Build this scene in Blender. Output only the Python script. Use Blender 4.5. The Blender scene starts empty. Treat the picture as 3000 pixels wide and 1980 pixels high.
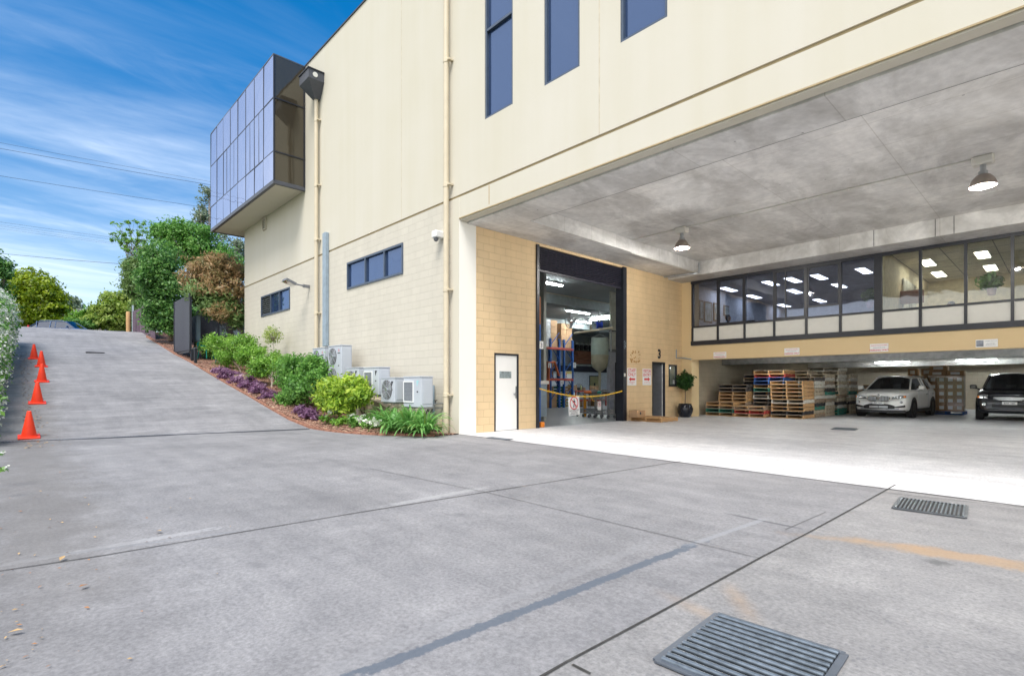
import bpy, math, random
import numpy as np
from mathutils import Vector
random.seed(7)
RG = np.random.default_rng(11)
scene = bpy.context.scene
COL = scene.collection
H = 1.25; FL = 1540.0; CX = 1500.0; HV = 1128.0
CA, SA = math.cos(math.radians(46.6)), math.sin(math.radians(46.6))

# ---------- survey helpers: a sight line of the photograph met with a plane of the place ----------
def P(u, v, X=None, Y=None, Z=None, d=None):
    s = (u-CX)/FL; t = (HV-v)/FL
    dx = CA*s-SA; dy = SA*s+CA
    if d is None:
        d = X/dx if X is not None else (Y/dy if Y is not None else (Z-H)/t)
    return Vector((dx*d, dy*d, H+t*d))

def sst(a, b, x):
    t = min(1, max(0, (x-a)/(b-a))); return t*t*(3-2*t)

def ramp(x, y):
    yy = min(6.11, max(-3, y))
    t = max(0.0, (-14.92-(6.11-yy)*.154)-x)
    z = .17*t
    top = .17*29.4
    if t > 28.6: z = .17*28.6 + (top-.17*28.6)*min(1, (t-28.6)/2.0)
    if t > 30.6: z = top - .05*(t-30.6)
    return max(z, 4.15) if t > 30.6 else z

def G(x, y):
    if y > 8.3 and x > -27.75: 
        return -.0105*(x+10.6)*sst(16, 8, y) if x > -10.6 else 0.0
    z = ramp(x, y)
    if x > -10.6: z -= .0105*(min(x, 14)+10.6)*sst(16, 8, y)
    return z

def PG(u, v):
    s = (u-CX)/FL; t = (HV-v)/FL
    dx = CA*s-SA; dy = SA*s+CA
    prev = 1.0
    d = 1.0
    while d < 120:
        if H+t*d < G(dx*d, dy*d):
            lo, hi = prev, d
            for _ in range(30):
                m = (lo+hi)/2
                if H+t*m < G(dx*m, dy*m): hi = m
                else: lo = m
            return Vector((dx*hi, dy*hi, G(dx*hi, dy*hi)))
        prev = d; d += .1
    return Vector((dx*60, dy*60, G(dx*60, dy*60)))

# ---------- materials ----------
def new_mat(name):
    m = bpy.data.materials.new(name); m.use_nodes = True
    nt = m.node_tree; b = nt.nodes['Principled BSDF']
    return m, nt, b

def M(name, rgb, rough=.6, metal=0., var=.12, scale=6., bump=0., bscale=40., emit=None, es=0., spec=.5, stretch=None):
    m, nt, b = new_mat(name)
    N = nt.nodes; L = nt.links
    b.inputs['Roughness'].default_value = rough
    b.inputs['Metallic'].default_value = metal
    b.inputs['Specular IOR Level'].default_value = spec
    tc = N.new('ShaderNodeTexCoord'); src = tc.outputs['Object']
    if stretch:
        mp = N.new('ShaderNodeMapping'); mp.inputs['Scale'].default_value = stretch
        L.new(src, mp.inputs[0]); src = mp.outputs[0]
    nz = N.new('ShaderNodeTexNoise'); nz.inputs['Scale'].default_value = scale; nz.inputs['Detail'].default_value = 6
    L.new(src, nz.inputs['Vector'])
    cr = N.new('ShaderNodeValToRGB')
    a = [max(0, c*(1-var)) for c in rgb]; c2 = [min(1, c*(1+var)) for c in rgb]
    cr.color_ramp.elements[0].position = .3; cr.color_ramp.elements[1].position = .7
    cr.color_ramp.elements[0].color = (*a, 1); cr.color_ramp.elements[1].color = (*c2, 1)
    L.new(nz.outputs['Fac'], cr.inputs[0]); L.new(cr.outputs[0], b.inputs['Base Color'])
    if bump:
        n2 = N.new('ShaderNodeTexNoise'); n2.inputs['Scale'].default_value = bscale; n2.inputs['Detail'].default_value = 5
        L.new(src, n2.inputs['Vector'])
        bp = N.new('ShaderNodeBump'); bp.inputs['Strength'].default_value = bump; bp.inputs['Distance'].default_value = .02
        L.new(n2.outputs['Fac'], bp.inputs['Height']); L.new(bp.outputs[0], b.inputs['Normal'])
    if emit:
        b.inputs['Emission Color'].default_value = (*emit, 1); b.inputs['Emission Strength'].default_value = es
    return m

def leafmat(name, cols, tr=.45, rough=.45):
    """foliage: colour differs from leaf to leaf and from clump to clump"""
    m, nt, b = new_mat(name); N = nt.nodes; L = nt.links
    g = N.new('ShaderNodeNewGeometry'); tc = N.new('ShaderNodeTexCoord')
    nz = N.new('ShaderNodeTexNoise'); nz.inputs['Scale'].default_value = 1.6; nz.inputs['Detail'].default_value = 3
    L.new(tc.outputs['Object'], nz.inputs['Vector'])
    mx = N.new('ShaderNodeMath'); mx.operation = 'MULTIPLY_ADD'; mx.inputs[1].default_value = .55
    ad = N.new('ShaderNodeMath'); ad.operation = 'MULTIPLY_ADD'; ad.inputs[1].default_value = .9; ad.inputs[2].default_value = -.2
    L.new(nz.outputs['Fac'], ad.inputs[0])
    L.new(g.outputs['Random Per Island'], mx.inputs[0]); L.new(ad.outputs[0], mx.inputs[2])
    cr = N.new('ShaderNodeValToRGB'); e = cr.color_ramp.elements
    e[0].position = .1; e[1].position = .95
    e[0].color = (*cols[0], 1); e[1].color = (*cols[-1], 1)
    for i, c in enumerate(cols[1:-1]):
        q = e.new(.1+.85*(i+1)/(len(cols)-1)); q.color = (*c, 1)
    L.new(mx.outputs[0], cr.inputs[0]); L.new(cr.outputs[0], b.inputs['Base Color'])
    b.inputs['Roughness'].default_value = rough
    t = N.new('ShaderNodeBsdfTranslucent'); L.new(cr.outputs[0], t.inputs[0])
    ms = N.new('ShaderNodeMixShader'); ms.inputs[0].default_value = tr
    L.new(b.outputs[0], ms.inputs[1]); L.new(t.outputs[0], ms.inputs[2])
    L.new(ms.outputs[0], N['Material Output'].inputs[0])
    return m

def glassmat(name, tint, refl, base=None, gcol=(.9, .92, 1)):
    m = bpy.data.materials.new(name); m.use_nodes = True; nt = m.node_tree; N = nt.nodes; L = nt.links
    N.remove(N['Principled BSDF'])
    gl = N.new('ShaderNodeBsdfGlossy'); gl.inputs['Color'].default_value = (*gcol, 1); gl.inputs['Roughness'].default_value = .02
    tc = N.new('ShaderNodeTexCoord'); nz = N.new('ShaderNodeTexNoise'); nz.inputs['Scale'].default_value = 1.3
    L.new(tc.outputs['Object'], nz.inputs['Vector'])
    bp = N.new('ShaderNodeBump'); bp.inputs['Strength'].default_value = .06; bp.inputs['Distance'].default_value = .1
    L.new(nz.outputs['Fac'], bp.inputs['Height']); L.new(bp.outputs[0], gl.inputs['Normal'])
    if base:
        o = N.new('ShaderNodeBsdfDiffuse'); o.inputs[0].default_value = (*base, 1)
    else:
        o = N.new('ShaderNodeBsdfTransparent'); o.inputs[0].default_value = (*tint, 1)
    lw = N.new('ShaderNodeLayerWeight'); lw.inputs[0].default_value = .35
    ma = N.new('ShaderNodeMath'); ma.operation = 'MULTIPLY_ADD'; ma.inputs[1].default_value = 1-refl; ma.inputs[2].default_value = refl; ma.use_clamp = True
    L.new(lw.outputs['Fresnel'], ma.inputs[0])
    ms = N.new('ShaderNodeMixShader'); L.new(ma.outputs[0], ms.inputs[0]); L.new(o.outputs[0], ms.inputs[1]); L.new(gl.outputs[0], ms.inputs[2])
    L.new(ms.outputs[0], N['Material Output'].inputs[0])
    return m

def blockmat(name, rgb, axis, morter=.82, strength=.5, stain=.1, bw=.4, bh=.2):
    """painted concrete blockwork; axis = horizontal world axis the wall runs along"""
    m, nt, b = new_mat(name); N = nt.nodes; L = nt.links
    ge = N.new('ShaderNodeNewGeometry'); sp = N.new('ShaderNodeSeparateXYZ'); cb = N.new('ShaderNodeCombineXYZ')
    L.new(ge.outputs['Position'], sp.inputs[0])
    L.new(sp.outputs[axis], cb.inputs[0]); L.new(sp.outputs['Z'], cb.inputs[1])
    br = N.new('ShaderNodeTexBrick')
    br.inputs['Scale'].default_value = 1; br.inputs['Brick Width'].default_value = bw; br.inputs['Row Height'].default_value = bh
    br.inputs['Mortar Size'].default_value = .008; br.inputs['Mortar Smooth'].default_value = .6; br.inputs['Bias'].default_value = 0
    br.inputs['Color1'].default_value = (*rgb, 1); br.inputs['Color2'].default_value = (*[c*.955 for c in rgb], 1)
    br.inputs['Mortar'].default_value = (*[c*morter for c in rgb], 1)
    L.new(cb.outputs[0], br.inputs['Vector'])
    nz = N.new('ShaderNodeTexNoise'); nz.inputs['Scale'].default_value = 1.1; nz.inputs['Detail'].default_value = 8
    mp = N.new('ShaderNodeMapping'); mp.inputs['Scale'].default_value = (1.6, 1.6, .35)
    L.new(ge.outputs['Position'], mp.inputs[0]); L.new(mp.outputs[0], nz.inputs['Vector'])
    mr = N.new('ShaderNodeMapRange'); mr.inputs[1].default_value = .35; mr.inputs[2].default_value = .75
    mr.inputs[3].default_value = 1+stain*.3; mr.inputs[4].default_value = 1-stain
    L.new(nz.outputs['Fac'], mr.inputs[0])
    mu = N.new('ShaderNodeVectorMath'); mu.operation = 'SCALE'
    L.new(br.outputs['Color'], mu.inputs[0]); L.new(mr.outputs[0], mu.inputs['Scale'])
    L.new(mu.outputs[0], b.inputs['Base Color'])
    b.inputs['Roughness'].default_value = .75
    n3 = N.new('ShaderNodeTexNoise'); n3.inputs['Scale'].default_value = 60; L.new(ge.outputs['Position'], n3.inputs['Vector'])
    iv = N.new('ShaderNodeMath'); iv.operation = 'MULTIPLY_ADD'; iv.inputs[1].default_value = -1; iv.inputs[2].default_value = 1
    L.new(br.outputs['Fac'], iv.inputs[0])
    am = N.new('ShaderNodeMath'); am.operation = 'MULTIPLY_ADD'; am.inputs[1].default_value = .15
    L.new(n3.outputs['Fac'], am.inputs[0]); L.new(iv.outputs[0], am.inputs[2])
    bp = N.new('ShaderNodeBump'); bp.inputs['Strength'].default_value = strength; bp.inputs['Distance'].default_value = .012
    L.new(am.outputs[0], bp.inputs['Height']); L.new(bp.outputs[0], b.inputs['Normal'])
    return m

def rendermat(name, rgb, streak=.07):
    m, nt, b = new_mat(name); N = nt.nodes; L = nt.links
    ge = N.new('ShaderNodeNewGeometry')
    mp = N.new('ShaderNodeMapping'); mp.inputs['Scale'].default_value = (2.5, 2.5, .12)
    L.new(ge.outputs['Position'], mp.inputs[0])
    nz = N.new('ShaderNodeTexNoise'); nz.inputs['Scale'].default_value = 1.; nz.inputs['Detail'].default_value = 8
    L.new(mp.outputs[0], nz.inputs['Vector'])
    n2 = N.new('ShaderNodeTexNoise'); n2.inputs['Scale'].default_value = .5; n2.inputs['Detail'].default_value = 5
    L.new(ge.outputs['Position'], n2.inputs['Vector'])
    cr = N.new('ShaderNodeValToRGB'); e = cr.color_ramp.elements
    e[0].position = .3; e[1].position = .72
    e[0].color = (*[c*(1+streak*.25) for c in rgb], 1); e[1].color = (rgb[0]*(1-streak), rgb[1]*(1-streak*1.2), rgb[2]*(1-streak*2.4), 1)
    ad = N.new('ShaderNodeMath'); ad.operation = 'MULTIPLY_ADD'; ad.inputs[1].default_value = .5
    hf = N.new('ShaderNodeMath'); hf.operation = 'MULTIPLY'; hf.inputs[1].default_value = .5
    L.new(n2.outputs['Fac'], hf.inputs[0])
    L.new(nz.outputs['Fac'], ad.inputs[0]); L.new(hf.outputs[0], ad.inputs[2])
    L.new(ad.outputs[0], cr.inputs[0]); L.new(cr.outputs[0], b.inputs['Base Color'])
    b.inputs['Roughness'].default_value = .8
    n3 = N.new('ShaderNodeTexNoise'); n3.inputs['Scale'].default_value = 45; n3.inputs['Detail'].default_value = 4; L.new(ge.outputs['Position'], n3.inputs['Vector'])
    bp = N.new('ShaderNodeBump'); bp.inputs['Strength'].default_value = .12; bp.inputs['Distance'].default_value = .01
    L.new(n3.outputs['Fac'], bp.inputs['Height']); L.new(bp.outputs[0], b.inputs['Normal'])
    return m

# ---------- mesh builder ----------
class MB:
    def __init__(s): s.v = []; s.f = []; s.m = []
    def add(s, vs, fs, m=0):
        o = len(s.v); s.v += [tuple(p) for p in vs]
        for f in fs: s.f.append(tuple(i+o for i in f)); s.m.append(m)
        return s
    def box(s, x0, y0, z0, x1, y1, z1, m=0):
        return s.add([(x0,y0,z0),(x1,y0,z0),(x1,y1,z0),(x0,y1,z0),(x0,y0,z1),(x1,y0,z1),(x1,y1,z1),(x0,y1,z1)],
              [(0,3,2,1),(4,5,6,7),(0,1,5,4),(1,2,6,5),(2,3,7,6),(3,0,4,7)], m)
    def bbox(s, x0, y0, z0, x1, y1, z1, b=.01, m=0):
        """box with chamfered edges"""
        c = ((x0+x1)/2, (y0+y1)/2, (z0+z1)/2); h = (abs(x1-x0)/2, abs(y1-y0)/2, abs(z1-z0)/2)
        b = min(b, *[q*.45 for q in h]); idx = {}; vs = []
        for sx in (-1,1):
            for sy in (-1,1):
                for sz in (-1,1):
                    for k in range(3):
                        o = [h[0]-b, h[1]-b, h[2]-b]; o[k] = h[k]
                        idx[(sx,sy,sz,k)] = len(vs); vs.append((c[0]+sx*o[0], c[1]+sy*o[1], c[2]+sz*o[2]))
        fs = []
        for sg in (-1,1):
            fs.append([idx[(sg,a,d,0)] for a,d in ((-1,-1),(1,-1),(1,1),(-1,1))][::sg])
            fs.append([idx[(a,sg,d,1)] for a,d in ((-1,-1),(-1,1),(1,1),(1,-1))][::sg])
            fs.append([idx[(a,d,sg,2)] for a,d in ((-1,-1),(1,-1),(1,1),(-1,1))][::sg])
        for a in (-1,1):
            for d in (-1,1):
                fs.append([idx[(-1,a,d,1)], idx[(1,a,d,1)], idx[(1,a,d,2)], idx[(-1,a,d,2)]])
                fs.append([idx[(a,-1,d,0)], idx[(a,1,d,0)], idx[(a,1,d,2)], idx[(a,-1,d,2)]])
                fs.append([idx[(a,d,-1,0)], idx[(a,d,1,0)], idx[(a,d,1,1)], idx[(a,d,-1,1)]])
        for a in (-1,1):
            for d in (-1,1):
                for e in (-1,1): fs.append([idx[(a,d,e,0)], idx[(a,d,e,1)], idx[(a,d,e,2)]])
        return s.add(vs, fs, m)
    def quad(s, a, b, c, d, m=0): return s.add([a,b,c,d], [(0,1,2,3)], m)
    def poly(s, pts, m=0): return s.add(pts, [tuple(range(len(pts)))], m)
    def prism(s, pts, ext, m=0):
        n = len(pts); e = Vector(ext); p = [Vector(q) for q in pts]
        fs = [tuple(range(n))[::-1], tuple(range(n, 2*n))]+[(i,(i+1)%n,(i+1)%n+n,i+n) for i in range(n)]
        return s.add(p+[q+e for q in p], fs, m)
    def cyl(s, p0, p1, r0, r1=None, n=12, cap=True, m=0):
        p0, p1 = Vector(p0), Vector(p1); r1 = r0 if r1 is None else r1
        a = (p1-p0).normalized(); x = a.orthogonal().normalized(); y = a.cross(x)
        vs = []
        for p, r in ((p0, r0), (p1, r1)):
            for i in range(n):
                t = 2*math.pi*i/n; vs.append(p+(x*math.cos(t)+y*math.sin(t))*r)
        fs = [(i,(i+1)%n,(i+1)%n+n,i+n) for i in range(n)]
        if cap: fs += [tuple(range(n))[::-1], tuple(range(n, 2*n))]
        return s.add(vs, fs, m)
    def tube(s, pts, r, n=8, m=0, r1=None):
        pts = [Vector(p) for p in pts]; k = len(pts); vs = []; x = None
        for i, p in enumerate(pts):
            a = (pts[min(i+1,k-1)]-pts[max(i-1,0)]).normalized()
            x = a.orthogonal().normalized() if x is None else (x-a*x.dot(a)).normalized()
            y = a.cross(x); rr = r if r1 is None else r+(r1-r)*i/(k-1)
            for j in range(n):
                t = 2*math.pi*j/n; vs.append(p+(x*math.cos(t)+y*math.sin(t))*rr)
        fs = [(i*n+j, i*n+(j+1)%n, (i+1)*n+(j+1)%n, (i+1)*n+j) for i in range(k-1) for j in range(n)]
        fs += [tuple(range(n))[::-1], tuple(range((k-1)*n, k*n))]
        return s.add(vs, fs, m)
    def lathe(s, prof, c=(0,0,0), n=20, ax='Z', m=0):
        vs = []; k = len(prof)
        for r, z in prof:
            for j in range(n):
                t = 2*math.pi*j/n; a, b = r*math.cos(t), r*math.sin(t)
                q = (a,b,z) if ax == 'Z' else ((z,a,b) if ax == 'X' else (a,z,b))
                vs.append((c[0]+q[0], c[1]+q[1], c[2]+q[2]))
        fs = [(i*n+j, i*n+(j+1)%n, (i+1)*n+(j+1)%n, (i+1)*n+j) for i in range(k-1) for j in range(n)]
        fs += [tuple(range(n))[::-1], tuple(range((k-1)*n, k*n))]
        return s.add(vs, fs, m)
    def text(s, body, o, right, up, size, m=0, bold=0., lift=0., align='CENTER', wide=1.):
        c = bpy.data.curves.new('lettering', 'FONT'); c.body = body; c.size = 1; c.align_x = align; c.resolution_u = 2; c.offset = bold
        ob = bpy.data.objects.new('lettering', c); COL.objects.link(ob)
        dg = bpy.context.evaluated_depsgraph_get(); me = ob.evaluated_get(dg).to_mesh()
        o, right, up = Vector(o), Vector(right), Vector(up); nr = right.cross(up)*lift
        vs = [o+right*(v.co.x*size*wide)+up*(v.co.y*size)+nr for v in me.vertices]
        fs = [tuple(p.vertices) for p in me.polygons]
        s.add(vs, fs, m)
        ob.evaluated_get(dg).to_mesh_clear(); bpy.data.objects.remove(ob); bpy.data.curves.remove(c)
        return s
    def build(s, name, mats, parent=None, smooth=False, base=None):
        if not isinstance(mats, (list, tuple)): mats = [mats]
        me = bpy.data.meshes.new(name)
        vs = np.array(s.v, dtype=float)
        if parent is not None:
            off = Vector((0,0,0)); q = parent
            while q is not None: off += q.location; q = q.parent
            org = off
        else:
            org = Vector(base) if base is not None else Vector(((vs[:,0].min()+vs[:,0].max())/2, (vs[:,1].min()+vs[:,1].max())/2, vs[:,2].min()))
        vs = vs-np.array(org)
        me.from_pydata(vs.tolist(), [], s.f); me.update()
        for m in mats: me.materials.append(m)
        if len(mats) > 1: me.polygons.foreach_set('material_index', s.m)
        if smooth:
            me.polygons.foreach_set('use_smooth', [True]*len(me.polygons))
            try: me.set_sharp_from_angle(angle=math.radians(40))
            except Exception: pass
        o = bpy.data.objects.new(name, me); COL.objects.link(o)
        if parent is not None: o.parent = parent
        else: o.location = org
        return o

def tag(o, label=None, cat=None, group=None, kind=None):
    if label: o['label'] = label
    if cat: o['category'] = cat
    if group: o['group'] = group
    if kind: o['kind'] = kind
    return o

def thing(name, label, cat, loc=(0,0,0), rz=0, group=None):
    o = bpy.data.objects.new(name, None); COL.objects.link(o); o.empty_display_size = .2
    o.location = loc; o.rotation_euler = (0, 0, rz)
    return tag(o, label, cat, group)

def dup(o, loc, rz=0, label=None, rot=None):
    def cp(a, par):
        c = a.copy(); COL.objects.link(c)
        if par is not None: c.parent = par
        for k in list(a.children): cp(k, c)
        return c
    c = cp(o, None); c.location = loc; c.rotation_euler = rot if rot else (0, 0, rz)
    if label: c['label'] = label
    return c

def wall(mb, axis, pos, th, a0, a1, z0, z1, holes=(), m=0):
    """wall slab with rectangular openings; axis 'X' = runs along X at y=pos; 'Y' = runs along Y at x=pos"""
    A = sorted(set([a0, a1]+[h[0] for h in holes]+[h[1] for h in holes])); A = [a for a in A if a0-1e-6 <= a <= a1+1e-6]
    Z = sorted(set([z0, z1]+[h[2] for h in holes]+[h[3] for h in holes])); Z = [a for a in Z if z0-1e-6 <= a <= z1+1e-6]
    def solid(i, j):
        if i < 0 or j < 0 or i >= len(A)-1 or j >= len(Z)-1: return False
        ca, cz = (A[i]+A[i+1])/2, (Z[j]+Z[j+1])/2
        return not any(h[0] < ca < h[1] and h[2] < cz < h[3] for h in holes)
    def pt(a, dd, z): return (a, pos+dd, z) if axis == 'X' else (pos+dd, a, z)
    for i in range(len(A)-1):
        for j in range(len(Z)-1):
            if not solid(i, j): continue
            a, b, c, d = A[i], A[i+1], Z[j], Z[j+1]
            mb.quad(pt(a,0,c), pt(b,0,c), pt(b,0,d), pt(a,0,d), m)
            mb.quad(pt(a,th,c), pt(a,th,d), pt(b,th,d), pt(b,th,c), m)
            if not solid(i-1, j): mb.quad(pt(a,0,c), pt(a,0,d), pt(a,th,d), pt(a,th,c), m)
            if not solid(i+1, j): mb.quad(pt(b,0,c), pt(b,th,c), pt(b,th,d), pt(b,0,d), m)
            if not solid(i, j-1): mb.quad(pt(a,0,c), pt(a,th,c), pt(b,th,c), pt(b,0,c), m)
            if not solid(i, j+1): mb.quad(pt(a,0,d), pt(b,0,d), pt(b,th,d), pt(a,th,d), m)
    return mb

def foliage(name, lobes, n, size, mat, parent, clump=.25, per=10, shell=.55, elong=1.7, droop=0., jitter=.25, flat=0., rng=RG):
    """n leaves in small clumps spread through ellipsoidal lobes ((centre),(radii))"""
    w = np.array([(l[1][0]*l[1][1]*l[1][2])**(2/3) for l in lobes]); w /= w.sum()
    nc = max(3, n//per)
    li = rng.choice(len(lobes), nc, p=w)
    C0 = np.array([l[0] for l in lobes], float)[li]; R0 = np.array([l[1] for l in lobes], float)[li]
    dr = rng.normal(size=(nc,3)); dr /= np.linalg.norm(dr, axis=1)[:,None]
    rr = shell+(1-shell)*rng.random(nc)**.7
    rr *= 1+jitter*rng.normal(size=nc)*.5
    cc = C0+dr*R0*rr[:,None]
    k = rng.integers(0, nc, n)
    pos = cc[k]+rng.normal(size=(n,3))*clump*np.array([1,1,.7])
    nor = dr[k]*.8+rng.normal(size=(n,3))*.6+np.array([0,0,.35]); nor /= np.linalg.norm(nor, axis=1)[:,None]
    t = rng.normal(size=(n,3)); t[:,2] -= droop; t -= nor*(t*nor).sum(1)[:,None]; t /= np.linalg.norm(t, axis=1)[:,None]+1e-9
    b = np.cross(nor, t)
    s = size*(.6+.8*rng.random(n))[:,None]
    v = np.empty((n,4,3)); v[:,0] = pos-t*s*.5*elong; v[:,2] = pos+t*s*.5*elong
    v[:,1] = pos+b*s*.42+nor*s*.12; v[:,3] = pos-b*s*.42+nor*s*.12
    me = bpy.data.meshes.new(name)
    off = Vector((0,0,0)); q = parent
    while q is not None: off += q.location; q = q.parent
    vv = (v.reshape(-1,3)-np.array(off)).astype(np.float32)
    me.vertices.add(4*n); me.vertices.foreach_set('co', vv.ravel())
    me.loops.add(4*n); me.loops.foreach_set('vertex_index', np.arange(4*n, dtype=np.int32))
    me.polygons.add(n); me.polygons.foreach_set('loop_start', np.arange(0, 4*n, 4, dtype=np.int32))
    me.polygons.foreach_set('loop_total', np.full(n, 4, dtype=np.int32))
    me.update(calc_edges=True); me.materials.append(mat)
    o = bpy.data.objects.new(name, me); COL.objects.link(o); o.parent = parent
    return o

def limbs(mb, base, lobes, r, seed=0, split=.35):
    """tapered trunk that forks into limbs reaching each lobe"""
    rn = random.Random(seed); base = Vector(base)
    mid = sum((Vector(l[0]) for l in lobes), Vector())/len(lobes)
    fork = base+(mid-base)*split+Vector((rn.uniform(-.1,.1), rn.uniform(-.1,.1), 0))
    mb.tube([base-Vector((0,0,.15)), base+(fork-base)*.5+Vector((rn.uniform(-.06,.06), 0, 0)), fork], r, 9, r1=r*.7)
    for l in lobes:
        c = Vector(l[0]); m = fork+(c-fork)*.5+Vector((rn.uniform(-.2,.2), rn.uniform(-.2,.2), rn.uniform(0,.2)))*l[1][0]*.5
        mb.tube([fork, m, c], r*.55, 7, r1=r*.18)
        for _ in range(4):
            e = c+Vector((rn.uniform(-1,1)*l[1][0], rn.uniform(-1,1)*l[1][1], rn.uniform(0,1)*l[1][2]))*.75
            mb.tube([m.lerp(c, rn.random()), (m+e)/2+Vector((0,0,.05)), e], r*.18, 5, r1=r*.06)
    return mb
EXPO = 1.70
# ================= materials =================
CREAM = (.60, .565, .485)
m_render = rendermat('cream_render', CREAM, .055)
m_block = blockmat('cream_blockwork', (.59, .55, .465), 'X', .86, .4, .07)
m_yblock = blockmat('yellow_blockwork', (.74, .55, .32), 'Y', .80, .6, .09)
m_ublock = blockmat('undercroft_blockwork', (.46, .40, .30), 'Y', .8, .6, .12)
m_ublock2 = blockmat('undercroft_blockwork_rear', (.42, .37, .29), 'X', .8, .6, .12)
m_yrender = rendermat('yellow_render', (.69, .53, .31), .05)
m_white_render = rendermat('white_reveal', (.84, .82, .76), .02)
m_groove = M('groove_shadow_gap', (.42, .33, .19), .9)
m_dark = M('charcoal_frame', (.018, .02, .028), .4, var=.15)
m_blueframe = M('blue_grey_frame', (.06, .085, .13), .4, var=.1)
m_greytrim = M('mid_grey_trim', (.07, .075, .09), .45)
m_pipe = M('cream_pipe', (.60, .52, .38), .5, var=.06, scale=3)
m_conduit = M('blue_grey_conduit', (.27, .34, .40), .5)
m_white = M('white_paint', (.80, .80, .79), .4, var=.03)
m_offwhite = M('offwhite_panel', (.66, .65, .60), .5, var=.03)
m_door = M('white_door_paint', (.84, .83, .79), .5, var=.03, scale=2)
m_acwhite = M('ac_casing', (.47, .50, .55), .45, var=.05, scale=2)
m_steel = M('galvanised_steel', (.42, .44, .46), .35, .8, var=.15)
m_chrome = M('chrome', (.7, .72, .74), .15, 1., var=.05)
m_black = M('black_plastic', (.012, .012, .014), .5)
m_blacksign = M('black_lettering', (.02, .02, .025), .7)
m_red = M('red_lettering', (.65, .03, .035), .6)
m_tyre = M('tyre_rubber', (.018, .018, .018), .8)
m_glass_bay = glassmat('mirrored_bay_glass', (1,1,1), .70, base=(.08, .08, .12), gcol=(.78, .80, .93))
m_glass_bay2 = glassmat('bronze_bay_glass', (1,1,1), .05, base=(.05, .042, .03), gcol=(.8, .78, .7))
m_glass_win = glassmat('dark_blue_window_glass', (1,1,1), .12, base=(.025, .045, .10), gcol=(.45, .60, .92))
m_glass_blue = glassmat('blue_tinted_office_glass', (.66, .71, .82), .07)
m_glass_clear = glassmat('clear_office_glass', (.90, .91, .84), .04)
m_glass_ctint = glassmat('car_glass', (.12, .15, .15), .10)
m_tube = M('fluorescent_tube', (.9,.9,.9), emit=(.93, 1, 1), es=32, var=0)
m_tube2 = M('warehouse_tube', (.9,.9,.9), emit=(.93, 1, 1), es=26, var=0)
m_panel = M('ceiling_light_diffuser', (.9,.9,.9), emit=(1, .98, .93), es=4, var=0)
m_slats = M('roller_slats', (.022, .022, .035), .45)
m_wood = M('pallet_pine', (.52, .31, .14), .8, var=.3, scale=9, stretch=(1,8,8))
m_woodw = M('pallet_weathered', (.33, .25, .18), .85, var=.3, scale=9)
m_carton = M('carton_board', (.42, .26, .14), .8, var=.12)
m_wrap = glassmat('stretch_wrap', (.96, .95, .93), .03)
m_soil = M('dark_soil', (.10, .06, .04), .95, var=.4, scale=20, bump=.8)
m_bark = M('bark', (.16, .115, .085), .9, var=.35, scale=14, bump=.6)
m_palebark = M('pale_bark', (.36, .31, .26), .85, var=.3, scale=14, bump=.4)
m_asphalt = M('asphalt', (.06,.06,.062), .9, var=.2, scale=30, bump=.5)
m_grey = M('grey_metal', (.16, .165, .18), .45, var=.1)
m_bluesteel = M('blue_racking', (.015, .09, .33), .45)
m_redsteel = M('red_racking_beam', (.38, .05, .03), .5)
m_yellow = M('yellow_plastic', (.85, .52, .02), .5)
m_orange = M('orange_plastic', (.85, .25, .02), .5)
m_cone = M('cone_orange', (.85, .045, .01), .5, var=.06)

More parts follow.
